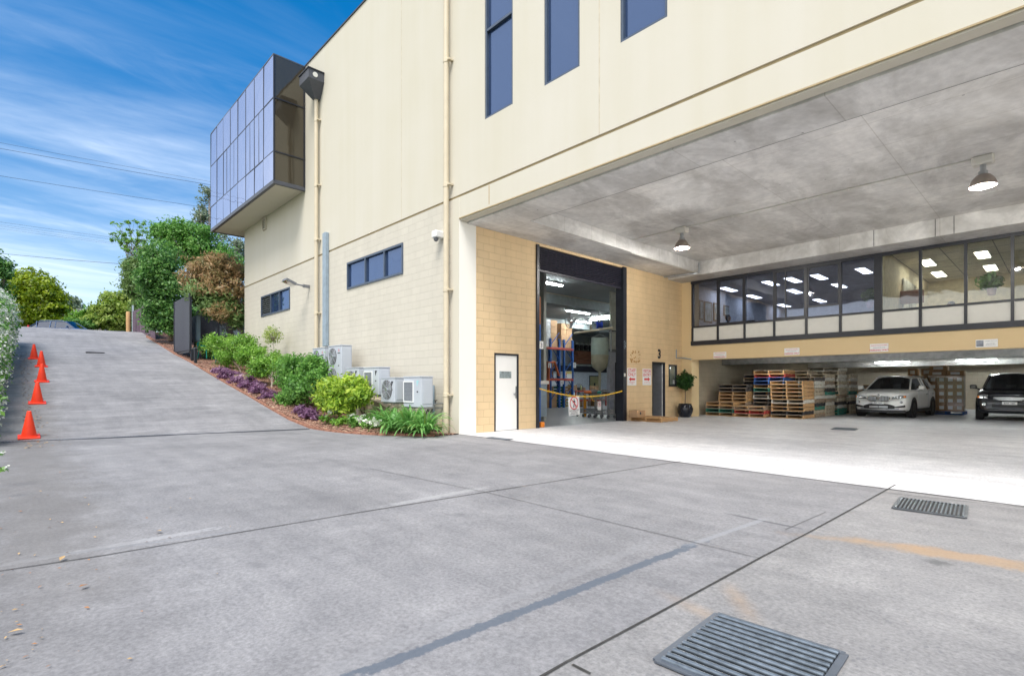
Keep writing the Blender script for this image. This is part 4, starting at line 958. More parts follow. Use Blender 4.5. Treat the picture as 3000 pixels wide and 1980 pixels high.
def psign(label, u0, u1, v0, v1, pic=False, rz=1):
    y = YB-.006; um = (u0+u1)/2; z1, z0 = P(um, v0, Y=y).z, P(um, v1, Y=y).z; x0, x1 = P(u0, v0, Y=y).x, P(u1, v0, Y=y).x
    t = thing('parking_sign' if not pic else 'notice_sign', label, 'sign', ((x0+x1)/2, y, z0), group=None if pic else 'parking signs on the yellow fascia')
    MB().bbox(x0, y-.012, z0, x1, y, z1, .002).build('board', m_white, t); w_ = x1-x0; h_ = z1-z0; xm_ = (x0+x1)/2
    if pic:
        MB().box(x0+.03*w_, y-.016, z0+.12*h_, x0+.36*w_, y-.0125, z1-.1*h_).build('photo', M('photo_print', (.22,.24,.28), .5, var=.6, scale=9), t)
        xx = x0+.68*w_
        for k, f in enumerate((.75,.42,.26)): MB().text(('CUSTOMER COLLECTION','PLEASE RING BELL','OR CALL THE OFFICE')[k], (xx, y-.014, z0+h_*f), (1,0,0), (0,0,1), h_*.10, bold=.02).build('lettering', m_grey, t)
    else:
        for tx, f, s_, m_ in (('RESERVED FOR CUSTOMERS', .74, .115, m_red), ('DURING BUSINESS HOURS', .48, .09, m_grey), ('PARKING ONLY', .13, .24, m_red)):
            MB().text(tx, (xm_, y-.014, z0+h_*f), (1,0,0), (0,0,1), h_*s_*1.05, bold=.03, wide=1.1).build('lettering', m_, t)
psign('white and red PARKING ONLY sign nearest the potted plant', 2090.5, 2128, 1031, 1049)
psign('white and red PARKING ONLY sign above the tall pallet stacks', 2298, 2342.5, 1019.5, 1039.5)
psign('white and red PARKING ONLY sign above the silver car', 2549, 2603, 1006.5, 1030.5)
psign('white notice with a small grey photo above the black car', 2858.5, 2923.5, 994, 1017, True)

# pot plant
pp = PG(2006, 1222); pp = Vector((-10.45+.28, 18.6, 0)); d_ = P(2007, 1222, Z=0); pp = Vector((d_.x, d_.y, 0))
t = thing('potted_topiary', 'ball-shaped topiary tree in a round glossy black pot by the rear pier', 'plant', pp)
MB().lathe([(0,0),(.17,0),(.22,.05),(.285,.2),(.30,.34),(.26,.46),(.235,.50),(.25,.52),(.23,.53),(.21,.5),(0,.48)], pp, 28).build('pot', M('glazed_black_pot', (.012,.014,.022), .15), t, smooth=True)
MB().lathe([(0,.485),(.21,.485),(.20,.50),(0,.51)], pp, 16).build('soil', m_mulch, t)
MB().tube([pp+Vector((0,0,.49)), pp+Vector((.01,.01,.8)), pp+Vector((0,0,1.35))], .016, 7).build('trunk', m_bark, t)
L_DK = leafmat('dark_glossy_leaves', [(.012,.045,.012),(.03,.10,.02),(.07,.20,.035)])
foliage('crown', [(pp+Vector((0,0,1.42)), (.31,.31,.36))], 2600, .055, L_DK, t, clump=.04, per=8, shell=.3, jitter=.15)

m_bar = M('worn_bar_steel', (.17,.20,.23), .35, .6, var=.3, scale=20)
# floor grates
def grate(label, A, Bp, D, nb, along=True, group=None, mat=None, th=.008):
    A, Bp, D = [Vector((p.x, p.y, G(p.x, p.y)+.007)) for p in (A, Bp, D)]
    u, v = Bp-A, D-A; lu, lv = u.length, v.length; u = u/lu; v = (v-u*v.dot(u)).normalized()
    t = thing('floor_grate', label, 'drain grate', (A+u*lu/2+v*lv/2), group=group)
    def bar(p, q, w_, z0, z1, mb):
        d = (q-p).normalized(); s_ = Vector((-d.y, d.x, 0))*w_/2
        mb.prism([p-s_+Vector((0,0,z0)), p+s_+Vector((0,0,z0)), q+s_+Vector((0,0,z0)), q-s_+Vector((0,0,z0))], (0,0,z1-z0))
    MB().poly([A, A+u*lu, A+u*lu+v*lv, A+v*lv]).build('pit', m_black, t)
    f = MB(); fw = .035
    for p, q in ((A, A+u*lu), (A+v*lv, A+v*lv+u*lu)): bar(p, q, fw, 0, th+.002, f)
    for p, q in ((A, A+v*lv), (A+u*lu, A+u*lu+v*lv)): bar(p, q, fw, 0, th+.001, f)
    f.build('frame', mat or m_grey, t)
    for k in range(nb):
        g = MB(); f_ = (k+.5)/nb
        if along: p = A+v*lv*f_+u*.02; q = p+u*(lu-.04); 
        else: p = A+u*lu*f_+v*.02; q = p+v*(lv-.04)
        g.cyl(p+Vector((0,0,.010)), q+Vector((0,0,.010)), min(.014, (lv if along else lu)/nb*.26), n=10)
        g.build('bar', m_bar, t, smooth=True)
grate('large steel bar grate in the foreground concrete at the lower right', PG(2102,1803), PG(2475,1922), PG(1900,1930), 13, True, 'steel grates set in the concrete', M('grate_frame', (.13,.15,.18), .5, .4))
grate('smaller steel bar grate beside the bright apron at the right', PG(2639.5,1460), PG(2832,1484), PG(2592,1487), 17, False, 'steel grates set in the concrete', M('grate_frame2', (.10,.11,.12), .5, .4))
a_ = P(2425,1256,Z=.02); grate('thin dark drain grate in the floor before the silver car', P(2445,1254,Z=0), P(2513,1257,Z=0), P(2425,1258,Z=0), 10, True)
grate('slim dark drain slot in the floor by the white corner pier', P(1440,1280,Z=0), P(1503,1286,Z=0), P(1425,1281.5,Z=0), 6, True)
# trench drain across the ramp foot
td = thing('trench_drain', 'long narrow slotted drain across the foot of the ramp', 'drain', PG(450,1276))
ta, tb = PG(905,1257), PG(-20,1298); tb = ta+(tb-ta)*1.05
n = 130; dr_ = (tb-ta).normalized(); sv = Vector((-dr_.y, dr_.x, 0)); ln = (tb-ta).length
def tz_(p): return Vector((p.x, p.y, G(p.x, p.y)))
c1_, c2_, c3_ = MB(), MB(), MB()
for k in range(26):
    p, q = tz_(ta+dr_*ln*k/26), tz_(ta+dr_*ln*(k+1)/26)
    for sg in (-1, 1):
        o = sv*.085*sg; c1_.prism([p+o-sv*.012+Vector((0,0,.0)), p+o+sv*.012, q+o+sv*.012, q+o-sv*.012], (0,0,.02))
    c3_.quad(p-sv*.075+Vector((0,0,.008)), q-sv*.075+Vector((0,0,.008)), q+sv*.075+Vector((0,0,.008)), p+sv*.075+Vector((0,0,.008)))
c1_.build('frame', m_greytrim, td); c3_.build('channel', m_black, td)
for k in range(n):
    p = tz_(ta+dr_*ln*(k+.5)/n); w_ = ln/n*.24; c2_.prism([p-sv*.07-dr_*w_+Vector((0,0,.010)), p+sv*.07-dr_*w_+Vector((0,0,.010)), p+sv*.07+dr_*w_+Vector((0,0,.010)), p-sv*.07+dr_*w_+Vector((0,0,.010))], (0,0,.012))
tag(c2_.build('slats', M('slat_steel', (.20,.21,.23), .5, .4), td), kind='stuff')
p = PG(278, 1033); tag(MB().box(p.x-.22, p.y-.35, p.z-.01, p.x+.22, p.y+.35, p.z+.02).build('access_cover', m_dark), 'small dark cover plate in the middle of the ramp', 'cover')

# traffic cones
def cone():
    t = thing('traffic_cone', 'x', 'traffic cone', (0,0,0), group='traffic cones along the ramp')
    MB().bbox(-.19,-.19,0,.19,.19,.035,.02).build('base', m_cone, t)
    MB().lathe([(.15,.03),(.145,.05),(.135,.055),(.038,.60),(.030,.61),(.022,.60),(.10,.05)], (0,0,0), 24).build('cone', m_cone, t, smooth=True)
    return t
c0 = cone(); sl = math.atan(.17)
for i, ((u, v, ub), lb) in enumerate(zip([(85,1281,0),(109,1181,0),(122.5,1118,0),(121,1074,0),(99.5,1051,0)], ['nearest orange traffic cone just above the slotted drain', 'second nearest orange traffic cone on the ramp', 'middle one of the five orange traffic cones', 'orange traffic cone second from the top of the ramp', 'furthest and smallest looking orange traffic cone up the ramp'])):
    p = PG(u, v); o = c0 if i == 0 else dup(c0, p); o.location = p; o['label'] = lb; o.rotation_euler = (0, sl, 0)
    if i == 0: s0 = 1
    o.scale = (1,1,1)
# ================= garden bed =================
kpx = [(395,966),(430,988),(470,1011),(511,1037),(560,1062),(610,1092),(670,1127),(729,1160),(790,1196),(850,1230),(905,1252),(936,1259),(970,1264),(1008,1268),(1060,1272),(1108,1274.5),(1190,1276.5),(1274,1278)]
kp = [PG(u, v) for u, v in kpx]
kp = [Vector((p.x, p.y, G(p.x, p.y))) for p in kp]
def ky(x):
    for a, b in zip(kp, kp[1:]):
        if a.x <= x <= b.x: t = (x-a.x)/(b.x-a.x); return a.y+(b.y-a.y)*t
    return kp[0].y if x < kp[0].x else kp[-1].y
rn = random.Random(5); bd = MB(); xsb = [kp[0].x+(kp[-1].x-kp[0].x)*i/150 for i in range(151)]; NB = 14
def bedz(x, f):
    y0 = ky(x); y1 = 8.19 if x > -27.8 else 16
    y = y0+(y1-y0)*f; z = G(x, min(y, 8.2))
    return y, z+.012+.14*max(0,math.sin(math.pi*min(1, f*1.1)))**.7*(1 if x > -28 else .6)*sst(kp[-1].x-.05, kp[-1].x-1.6, x)
def bedpos(u, v):
    """ground point of the bed under a pixel"""
    p = PG(u, v); return p
for i, x in enumerate(xsb):
    for j in range(NB+1):
        y, z = bedz(x, j/NB); bd.v.append((x, y, z+(rn.uniform(-.015,.02) if 0 < j < NB else 0)))
for i in range(150):
    for j in range(NB): a = i*(NB+1)+j; bd.f.append((a, a+NB+1, a+NB+2, a+1)); bd.m.append(0)
tag(bd.build('garden_bed', m_mulch, base=(0,0,0)), kind='structure')
# terracotta brick edging
e = thing('garden_edging', 'thin curved terracotta edging along the mulched bed', 'edging', kp[9])
def arc(i0, i1, name):
    m = MB(); k = kp[i0:i1]
    for a, b in zip(k, k[1:]):
        n = max(1, int((b-a).length/.23)); 
        for q in range(n):
            p0 = a.lerp(b, (q+.03)/n); p1 = a.lerp(b, (q+.97)/n); d = (p1-p0).normalized(); s_ = Vector((-d.y, d.x, 0))
            h_ = .05+rn.uniform(-.008,.008)
            m.prism([p0-s_*.04-Vector((0,0,.05)), p0+s_*.04-Vector((0,0,.05)), p1+s_*.04-Vector((0,0,.05)), p1-s_*.04-Vector((0,0,.05))], (0,0,.05+h_))
    m.build(name, M('terracotta', (.30,.14,.09), .85, var=.3, scale=12), e)
arc(0, len(kp), 'bricks')
# loose bark chips
ch = MB()
for i in range(2600):
    x = rn.uniform(kp[0].x+.3, -11.2); x = -11.2-(abs(x)-11.2)*rn.random()**.6; f = rn.random()**1.5*.8; y, z = bedz(x, f)
    a = rn.random()*6.28; l_ = rn.uniform(.02,.06); w_ = l_*.35; d = Vector((math.cos(a), math.sin(a), rn.uniform(-.3,.3)))*l_; s_ = Vector((-math.sin(a), math.cos(a), rn.uniform(-.4,.4)))*w_
    c = Vector((x, y, z+.012+rn.random()*.01)); ch.quad(c-d-s_, c+d-s_, c+d+s_, c-d+s_, rn.choice((0,0,1,2)))
tag(ch.build('bark_chips', [M('chip_tan', (.40,.26,.17), .9), M('chip_red', (.22,.10,.07), .9), M('chip_pale', (.50,.38,.27), .9)], base=(0,0,0)), 'loose reddish bark chips scattered over the garden bed', 'bark chips', kind='stuff')

LG = leafmat('mid_green_leaves', [(0.05, 0.14, 0.025), (0.14, 0.34, 0.06), (0.34, 0.6, 0.14)])
LB = leafmat('bright_green_leaves', [(0.05, 0.15, 0.02), (0.19, 0.4, 0.045), (0.42, 0.66, 0.13)])
LY = leafmat('yellow_green_leaves', [(0.09, 0.22, 0.02), (0.34, 0.52, 0.05), (0.7, 0.78, 0.12)])
LP = leafmat('purple_leaves', [(.08,.025,.07),(.27,.13,.25),(.52,.34,.48)])
LDG = leafmat('deep_green_leaves', [(0.04, 0.12, 0.03), (0.11, 0.27, 0.06), (0.3, 0.52, 0.13)])
LO = leafmat('olive_needle_leaves', [(0.08, 0.14, 0.04), (0.2, 0.32, 0.1), (0.38, 0.52, 0.2)])
LR = leafmat('rusty_leaves', [(.12,.15,.05),(.30,.25,.11),(.46,.30,.15),(.60,.38,.22)])
LLG = leafmat('lime_tree_leaves', [(.07,.16,.02),(.30,.42,.06),(.62,.68,.22)])
LYT = leafmat('golden_cypress_leaves', [(.07,.14,.008),(.26,.36,.012),(.55,.62,.03)])
LW = leafmat('white_petals', [(.55,.58,.45),(.78,.80,.72),(.88,.88,.84)], tr=.3)
LGR = leafmat('grey_green_leaves', [(0.1, 0.15, 0.1), (0.22, 0.29, 0.18), (0.38, 0.44, 0.32)])

def lob(u, v, Y, ru, rv, ry=None):
    """lobe whose centre stands at depth Y with radii given in pixels"""
    c = P(u, v, Y=Y); d = c.length/1.0; dd = -SA*c.x+CA*c.y
    k = dd/FL; return (c, (ru*k*1.15, (ry if ry else ru*k), rv*k))
def plant(name, label, cat, base, lobes, n, size, mat, group=None, trunk=.04, clump=.1, per=10, bark=m_bark, shell=.42, elong=1.7, droop=.25, jitter=.42, seed=0, crown='foliage'):
    t = thing(name, label, cat, base, group=group)
    rr = random.Random(seed*31+len(lobes)); ex = []
    for c_, r_ in lobes:      # outlying sprays that break up the outline
        for _ in range(4):
            d_ = Vector((rr.gauss(0,1), rr.gauss(0,1), rr.gauss(.5,.8))).normalized()
            k_ = rr.uniform(.22,.42); ex.append((Vector(c_)+Vector((d_.x*r_[0], d_.y*r_[1], d_.z*r_[2]))*rr.uniform(.85,1.2), (r_[0]*k_, r_[1]*k_, r_[2]*k_)))
    if crown == 'foliage' or shell < .7: lobes_all = list(lobes)+ex
    else: lobes_all = lobes
    if trunk: limbs(MB(), base, lobes, trunk, seed).build('trunk' if trunk > .05 else 'stems', bark, t)
    foliage(crown, lobes_all, int(n*.8), size, mat, t, clump=clump*.8, per=int(per*1.5), shell=shell, elong=elong, droop=droop, jitter=jitter)
    return t
def gb(x, y): return Vector((x, y, G(x, min(y, 8.2))+.03))
gr = 'shrubs in the garden bed'
# shrubs (pixel centres measured on the photograph, standing in the bed)
plant('shrub', 'broad mid-green shrub partly hiding the green plastic chairs', 'shrub', gb(-24.0,7.0), [lob(650,1015,7.0,40,28), lob(700,1010,7.2,38,26), lob(610,1020,7.1,30,26), lob(745,1030,7.3,28,24), lob(665,1050,6.9,30,28)], 12000, .06, LB, gr, clump=.13, seed=1)
plant('shrub', 'loose lime-green shrub with yellow tips behind the purple border', 'shrub', gb(-20.8,7.1), [lob(735,1045,7.1,34,24), lob(785,1060,7.2,34,24), lob(760,1080,6.9,30,24), lob(820,1075,7.2,25,22)], 9000, .062, LB, gr, clump=.12, seed=2, bark=m_palebark)
plant('shrub', 'largest dense dark-green shrub in the middle of the bed', 'shrub', gb(-17.2,7.0), [lob(880,1080,7.1,48,32), lob(925,1075,7.2,30,26), lob(845,1110,6.9,30,34), lob(880,1135,6.8,38,42), lob(935,1120,7.0,28,40), lob(850,1165,6.7,28,26)], 18000, .062, LG, gr, clump=.12, seed=3)
plant('shrub', 'yellow-green sacred bamboo shrub below the middle air conditioners', 'shrub', gb(-14.7,7.0), [lob(985,1140,6.9,38,28), lob(1030,1135,7.0,30,26), lob(960,1170,6.8,26,28), lob(1000,1185,6.8,34,22), lob(1055,1160,7.0,26,22)], 9500, .062, LY, gr, clump=.11, elong=2.6, droop=.5, seed=4)
plant('shrub', 'small bronze-tipped green shrub just under the rightmost fan unit', 'shrub', gb(-13.9,7.3), [lob(1062,1150,7.35,22,18), lob(1040,1170,7.3,18,18)], 1500, .07, LB, gr, clump=.09, elong=2.6, droop=.4, seed=5)
plant('shrub', 'low lime sprig of foliage at the mulch edge by the nandina', 'shrub', gb(-14.1,6.7), [lob(985,1237,6.55,14,7), lob(1005,1232,6.6,12,6), lob(960,1228,6.6,12,6)], 420, .06, LB, gr, trunk=.008, clump=.07, seed=6)
for i, (lb, xx, yy, lobs) in enumerate([
    ('long purple-leaved groundcover drift beside the ramp edge', -18.6, 6.5, [lob(650,1088,6.5,26,9), lob(680,1100,6.5,28,10), lob(707,1113,6.5,28,11), lob(735,1128,6.5,30,11), lob(762,1146,6.5,30,12), lob(790,1164,6.5,26,12)]),
    ('small clump of purple-leaved groundcover by the bright yellow-green shrub', -15.2, 6.55, [lob(880,1203,6.5,16,8), lob(905,1212,6.5,20,9), lob(925,1224,6.6,12,6)]),
    ('distant purple groundcover patch in the mulch near the ramp crest', -38.5, 8.4, [lob(445,983,8.2,16,5)])]):
    plant('purple_groundcover', lb, 'groundcover', gb(xx, yy), lobs, (13000,3600,700)[i], .05, LP, 'purple groundcover clumps', trunk=.0, clump=.06, elong=2.4, seed=7+i)
# white flowering shrub
t = plant('azalea', 'low white-flowering azalea in the mulch beside the strappy leaves', 'shrub', gb(-13.5,6.9), [lob(1050,1235,6.8,26,13), lob(1090,1240,6.8,20,10)], 1700, .055, LG, None, trunk=.01, clump=.07, seed=11)
foliage('flowers', [lob(1045,1222,6.75,20,9), lob(1075,1235,6.7,24,10), lob(1100,1238,6.7,14,8)], 260, .07, LW, t, clump=.03, per=9, shell=.9, elong=1.)
t = plant('azalea', 'tiny white-flowering plant at the foot of the yellow-green shrub', 'shrub', gb(-14.5,6.6), [lob(978,1210,6.6,10,7)], 200, .05, LG, None, trunk=.006, clump=.05, seed=12)
foliage('flowers', [lob(976,1206,6.55,8,3)], 60, .07, LW, t, clump=.03, per=9, shell=.9, elong=1.)
# strap-leaved clumps
def strappy(label, x, y, n, L_, seed):
    rn = random.Random(seed); b = gb(x, y)+Vector((0,0,.06)); t = thing('agapanthus', label, 'plant', b, group='strap-leaved clumps'); m = MB()
    for i in range(n):
        a = rn.random()*6.283; el = rn.uniform(.5,1.45); l_ = L_*rn.uniform(.65,1.1); w_ = rn.uniform(.026,.040)
        d = Vector((math.cos(a), math.sin(a), 0)); s_ = Vector((-d.y, d.x, 0)); p = b+d*rn.uniform(0,.10)+s_*rn.uniform(-.1,.1); pv = None; ks = 7
        for k in range(ks+1):
            f = k/ks; e_ = el-1.7*f*f*(1.3-el*.45); ww = w_*(1-.85*f**3)*(.6+.8*min(1, f*3)*.5)
            if k: p = p+(d*math.cos(e_)+Vector((0,0,math.sin(e_))))*l_/ks
            if p.z < b.z-.04: p.z = b.z-.04
            cur = (p-s_*ww, p+Vector((0,0,-.006)), p+s_*ww)
            if pv: mm = 1 if rn.random() < .0 else 0; m.quad(pv[0], pv[1], cur[1], cur[0], i%7 == 0); m.quad(pv[1], pv[2], cur[2], cur[1], i%7 == 0)
            pv = cur
    m.m = [int(q) for q in m.m]
    m.build('leaves', [leafmat('strap_leaf_%d' % seed, [(.06,.20,.04),(.16,.40,.09),(.36,.62,.2)]), leafmat('strap_leaf_pale_%d' % seed, [(.12,.25,.05),(.3,.45,.12)])], t, smooth=True)
for i, (u, y, n_, l_, lb) in enumerate([(1112,7.3,60,.75,'strap-leaved clump directly right of the white azalea'), (1150,7.0,80,.85,'strap-leaved clump in the middle under the single-fan unit'), (1198,7.1,90,.88,'strap-leaved clump below the largest air conditioner'), (1243,7.25,80,.8,'strap-leaved clump at the right end of the bed, nearest the tap'), (1133,7.6,60,.8,'strap-leaved clump at the back left against the plinth'), (1175,7.6,60,.8,'strap-leaved clump at the back between the two nearest units'), (1222,7.6,60,.75,'strap-leaved clump at the back right, under the unit corner'), (1072,7.2,16,.6,'small upright strap-leaved clump standing alone above the azalea')]):
    strappy(lb, P(u, 1250, Y=y).x, y, n_, l_, 30+i)
# bare little standard tree
b = gb(-21.6, 7.6); t = thing('standard_tree', 'small thin-stemmed ball tree with sparse pale foliage against the wall', 'tree', b)
c = P(799, 981, Y=7.6); R_ = 27*(-SA*c.x+CA*c.y)/FL
limbs(MB(), b, [(c, (R_*.8,R_*.8,R_*.6))], .02, 3, split=.75).build('trunk', m_palebark, t)
br = MB(); rn2 = random.Random(9)
for _ in range(60):
    d = Vector((rn2.gauss(0,1), rn2.gauss(0,1), rn2.gauss(.2,.8))).normalized(); s0 = c+Vector((0,0,-R_*.7)); br.tube([s0, s0.lerp(c+d*R_*.9, .5)+Vector((0,0,.05)), c+d*R_*.9], .006, 4, r1=.002)
br.build('twigs', m_palebark, t); foliage('crown', [(c, (R_,R_,R_*.9))], 900, .04, LLG, t, clump=.06, per=6, shell=.6)
# timber sleepers round the seat
p = PG(600,1108); tag(MB().box(-24.6, 6.4, G(-24.6,6.4)+.02, -24.45, 8.1, G(-24.5,7)+.16).box(-24.4,6.45,G(-22,7),-21.9,6.55,G(-24.4,7)+.06).build('timber_sleeper', m_woodw), 'weathered timber sleeper edging in the bed below the plastic chairs', 'sleeper')

# green plastic chairs
m_gplastic = M('green_plastic', (.0,.20,.15), .35, var=.05); m_gplastic2 = M('dark_green_plastic', (.004,.05,.045), .4, var=.05)
def chair(label, x, y, rz, mat):
    z = G(x, min(y,8.2))+.08; t = thing('garden_chair', label, 'chair', (0,0,0), group='green plastic garden chairs')
    s_ = MB().prism([(-.25,-.23,.42),(.25,-.23,.42),(.22,.22,.40),(-.22,.22,.40)], (0,0,.025)); s_.build('seat', mat, t)
    for sx in (-1,1):
        for sy in (-1,1): MB().tube([(sx*.2,sy*.2,.42),(sx*.24,sy*.26,0)], .026, 8, r1=.018).build('leg', mat, t)
        MB().tube([(sx*.24,-.24,.42),(sx*.27,-.22,.62),(sx*.27,.1,.64),(sx*.25,.24,.66)], .022, 7).build('armrest', mat, t)
    bk = MB(); 
    ar = [(.25*math.cos(a), .25+.06*math.sin(a), .62+.24*math.sin(a)) for a in [math.pi*k/10 for k in range(11)]]
    bk.tube([(.23,.2,.42)]+ar+[(-.23,.2,.42)], .024, 7)
    for k in range(-3,4): x_ = k*.065; bk.tube([(x_*.8,.21,.42),(x_,.30,.62+.23*math.sqrt(max(0,1-(x_/.26)**2)))], .013, 5)
    bk.build('backrest', mat, t); t.location = (x, y, z); t.rotation_euler = (0,0,rz)
q = PG(602, 1088); chair('bright teal-green plastic chair beside the dark gate panel', P(603,1030,Y=6.9).x, 6.9, 2.2, m_gplastic)
chair('dark green plastic chair against the wall behind the shrubs', P(757,1030,Y=7.7).x, 7.75, -.6+3.0, m_gplastic2)
chair('green plastic chair mostly hidden inside the broad shrub', P(660,1060,Y=7.3).x, 7.2, 2.6, m_gplastic)

# gate leaf, keypad box, bollards, picket fence
gx0, gx1 = P(511, 960, Y=6.15).x, P(556, 960, Y=6.15).x
g0 = G(gx1, 6.1); zt0, zt1 = P(511, 885, Y=6.15).z, P(556, 862, Y=6.15).z; zb0 = P(511, 1036, Y=6.15).z; zb1 = P(556, 1026, Y=6.15).z
gt = thing('gate', 'open dark charcoal metal gate leaf standing by the ramp edge', 'gate', (gx0, 6.15, zb0))
g = MB(); n = 28
for k in range(n):
    a, b = gx0+(gx1-gx0)*k/n, gx0+(gx1-gx0)*(k+1)/n; z1 = (zt0+zt1)/2; zz = zb0+(zb1-zb0)*k/n
    g.box(a, 6.15+(.012 if k%2 else 0), min(zb0,zb1)+.05, b, 6.19, z1)
g.build('panel', M('charcoal_gate', (.06,.062,.082), .45), gt)
f = MB().box(gx1-.0, 6.12, zb1-.05, gx1+.07, 6.22, (zt0+zt1)/2+.04).box(gx0-.04, 6.12, zb0-.05, gx0-.0, 6.22, (zt0+zt1)/2+.02).box(gx0, 6.11, zb1-.10, gx1, 6.14, zb1-.02).box(gx0,6.195,zb1,gx1,6.24,zb1+.08)
f.build('frame', m_dark, gt)
kb = thing('gate_motor_box', 'pale corrugated box on a post behind the gate leaf', 'box', (P(567,990,Y=6.6).x, 6.6, G(-28,6.6)))
kx0, kx1 = P(556,960,Y=6.6).x, P(574,960,Y=6.6).x; m_ = MB()
for k in range(8): a = kx0+(kx1-kx0)*k/8; m_.box(a, 6.6+(.02 if k%2 else 0), P(565,1001,Y=6.6).z, a+(kx1-kx0)/8, 6.8, P(565,928,Y=6.6).z)
m_.build('cabinet', m_conduit, kb); MB().box((kx0+kx1)/2-.05, 6.65, G(-28,6.6)-.05, (kx0+kx1)/2+.05, 6.75, P(565,1001,Y=6.6).z).build('post', m_dark, kb)
for (u, v0, v1), lb in (((563,1022,1056),'shorter dark bollard beside the gate leaf'), ((573,1020,1063),'taller dark bollard nearest the teal chair')):
    p = PG(u, v1+1); zt_b = P(u, v0, X=p.x).z
    bo = thing('bollard', lb, 'bollard', p, group='dark bollards by the gate'); MB().bbox(p.x-.06, p.y-.06, p.z-.05, p.x+.06, p.y+.06, zt_b, .01).build('post', m_dark, bo); MB().bbox(p.x-.07, p.y-.07, zt_b, p.x+.07, p.y+.07, zt_b+.03, .01).build('cap', m_grey, bo)
# picket fence from the gate back to the building corner
fp = [P(u, 900, d=dd_) for u, dd_ in ((560,27.5),(713,26.6))]
fa = Vector((P(560,900,Y=6.6).x, 6.9, 0)); fb = Vector((-28.0, 8.5, 0)); fa = Vector((-30.3, 7.1, 0)); fb = Vector((-28.05, 9.3, 0)); 
fx0, fx1 = P(556,900,Y=8.6), P(712,900,Y=8.6)
zf = P(640, 888, Y=8.6).z; zfb = G(-29,8.2)
pf = thing('picket_fence', 'black steel picket fence between the gate and the building corner', 'fence', (fx0.x, 8.6, zfb))
L0, L1 = fx0.x, -27.9
for q, (z_, n_) in enumerate(((zf-.15,'rail'),(zfb+.25,'rail'))): MB().box(L0, 8.6, z_, L1, 8.64, z_+.045).build(n_, m_dark, pf)
k = 0; x = L0
while x < L1:
    MB().box(x-.013, 8.585, zfb-.1, x+.013, 8.61, zf+rn.uniform(-.01,.01)+.05).build('picket', m_dark, pf); x += .13
for x in (L0, (L0+L1)/2+.3, L1-.05): MB().box(x-.05, 8.57, zfb-.2, x+.05, 8.67, zf+.12).build('post', m_dark, pf)
# second run turning toward the ramp
pf2 = thing('picket_fence', 'short black steel picket fence run just behind the gate leaf', 'fence', (L0-.5, 7.4, zfb))
for z_ in (zf-.15, zfb+.35): MB().box(L0-1.6, 6.9, z_, L0-1.56, 8.6, z_+.045).build('rail', m_dark, pf2)
for k in range(14): MB().box(L0-1.6, 6.9+k*.13, zfb, L0-1.575, 6.925+k*.13, zf+.05).build('picket', m_dark, pf2)
MB().box(L0-1.65, 8.0, zfb, L0-1.5, 8.12, zf+.1).build('post', m_dark, pf2)

# purple-brown sheet fence at the crest, pale post, timber post
zz = G(-44, 6)
sf = thing('sheet_fence', 'purple-brown metal sheet fence behind the trees near the crest', 'fence', (-44, 8, zz)); m_ = MB()
p0 = P(389, 940, d=38.5); y0 = p0.y; x0 = p0.x
for k in range(26): m_.box(x0+k*.32, y0+.02*(k%2)+.0, zz-1.2, x0+(k+1)*.32, y0+.05, zz+1.75)
m_.build('panel', M('plum_sheet', (.12,.075,.11), .6), sf)
MB().box(x0-.10, y0-.04, zz-.3, x0, y0+.06, zz+2.2).build('post', M('pale_post', (.45,.52,.56), .5), sf)
p = P(376, 964, d=36.9); tag(MB().lathe([(.13,-.2),(.14,.6),(.13,1.18),(.11,1.22)], (p.x, p.y, p.z), 12).build('timber_post', m_wood, smooth=True), 'short round timber post at the top of the ramp', 'post')
# ================= trees, hedge, street =================
def tree(name, label, base, lobes, n, size, mat, trunk=.14, group=None, **k):
    return plant(name, label, 'tree', Vector(base), lobes, n, size, mat, group=group, trunk=trunk, crown='crown', **k)
def dl(u, v, d, ru, rv, dep=None):
    k = d/FL; return (P(u, v, d=d), (ru*k, dep or ru*k, rv*k))
gt_ = 'trees beyond the fence'
b = Vector((P(430,960,d=41).x, P(430,960,d=41).y, 4.2))
# tall feathery conifer-like tree
t = tree('feathery_tree', 'tall feathery dark-green tree with bare shoots on top, left of the clump', b, [dl(415,785,41,38,36), dl(400,830,41,34,50), dl(425,850,41,38,60), dl(415,905,41,24,40), dl(445,745,41,28,26), dl(392,800,41,30,32)], 15000, .11, LO, .16, gt_, clump=.22, elong=2.8, jitter=.35, seed=1)
sh = MB(); lv = []
for i in range(40):
    u = rn.uniform(325, 475); x0_ = P(400+rn.uniform(-30,40), 760, d=41); tp_ = P(u, rn.uniform(645, 705)+abs(u-410)*.12, d=41); md = x0_.lerp(tp_, .5)+Vector((0,0,.0)); md.x += (tp_.x-x0_.x)*.15
    sh.tube([x0_, md, tp_], .02, 4, r1=.006); lv += [(tp_, (.13,.13,.16)), (md.lerp(tp_,.5), (.10,.10,.22)), (md, (.10,.10,.22))]
sh.build('shoots', m_bark, t); foliage('shoot_leaves', lv, 3000, .085, LB, t, clump=.06, per=10, shell=.2)
b = Vector((P(500,980,d=31).x, P(500,980,d=31).y, 4.0))
tree('broadleaf_tree', 'dense rounded glossy green tree directly behind the gate leaf', b, [dl(475,760,31,52,40), dl(460,830,31,45,50), dl(490,840,31,50,60), dl(480,900,31,50,55), dl(465,940,31,40,30), dl(520,930,31,35,40)], 24000, .105, LDG, .16, gt_, clump=.2, seed=2)
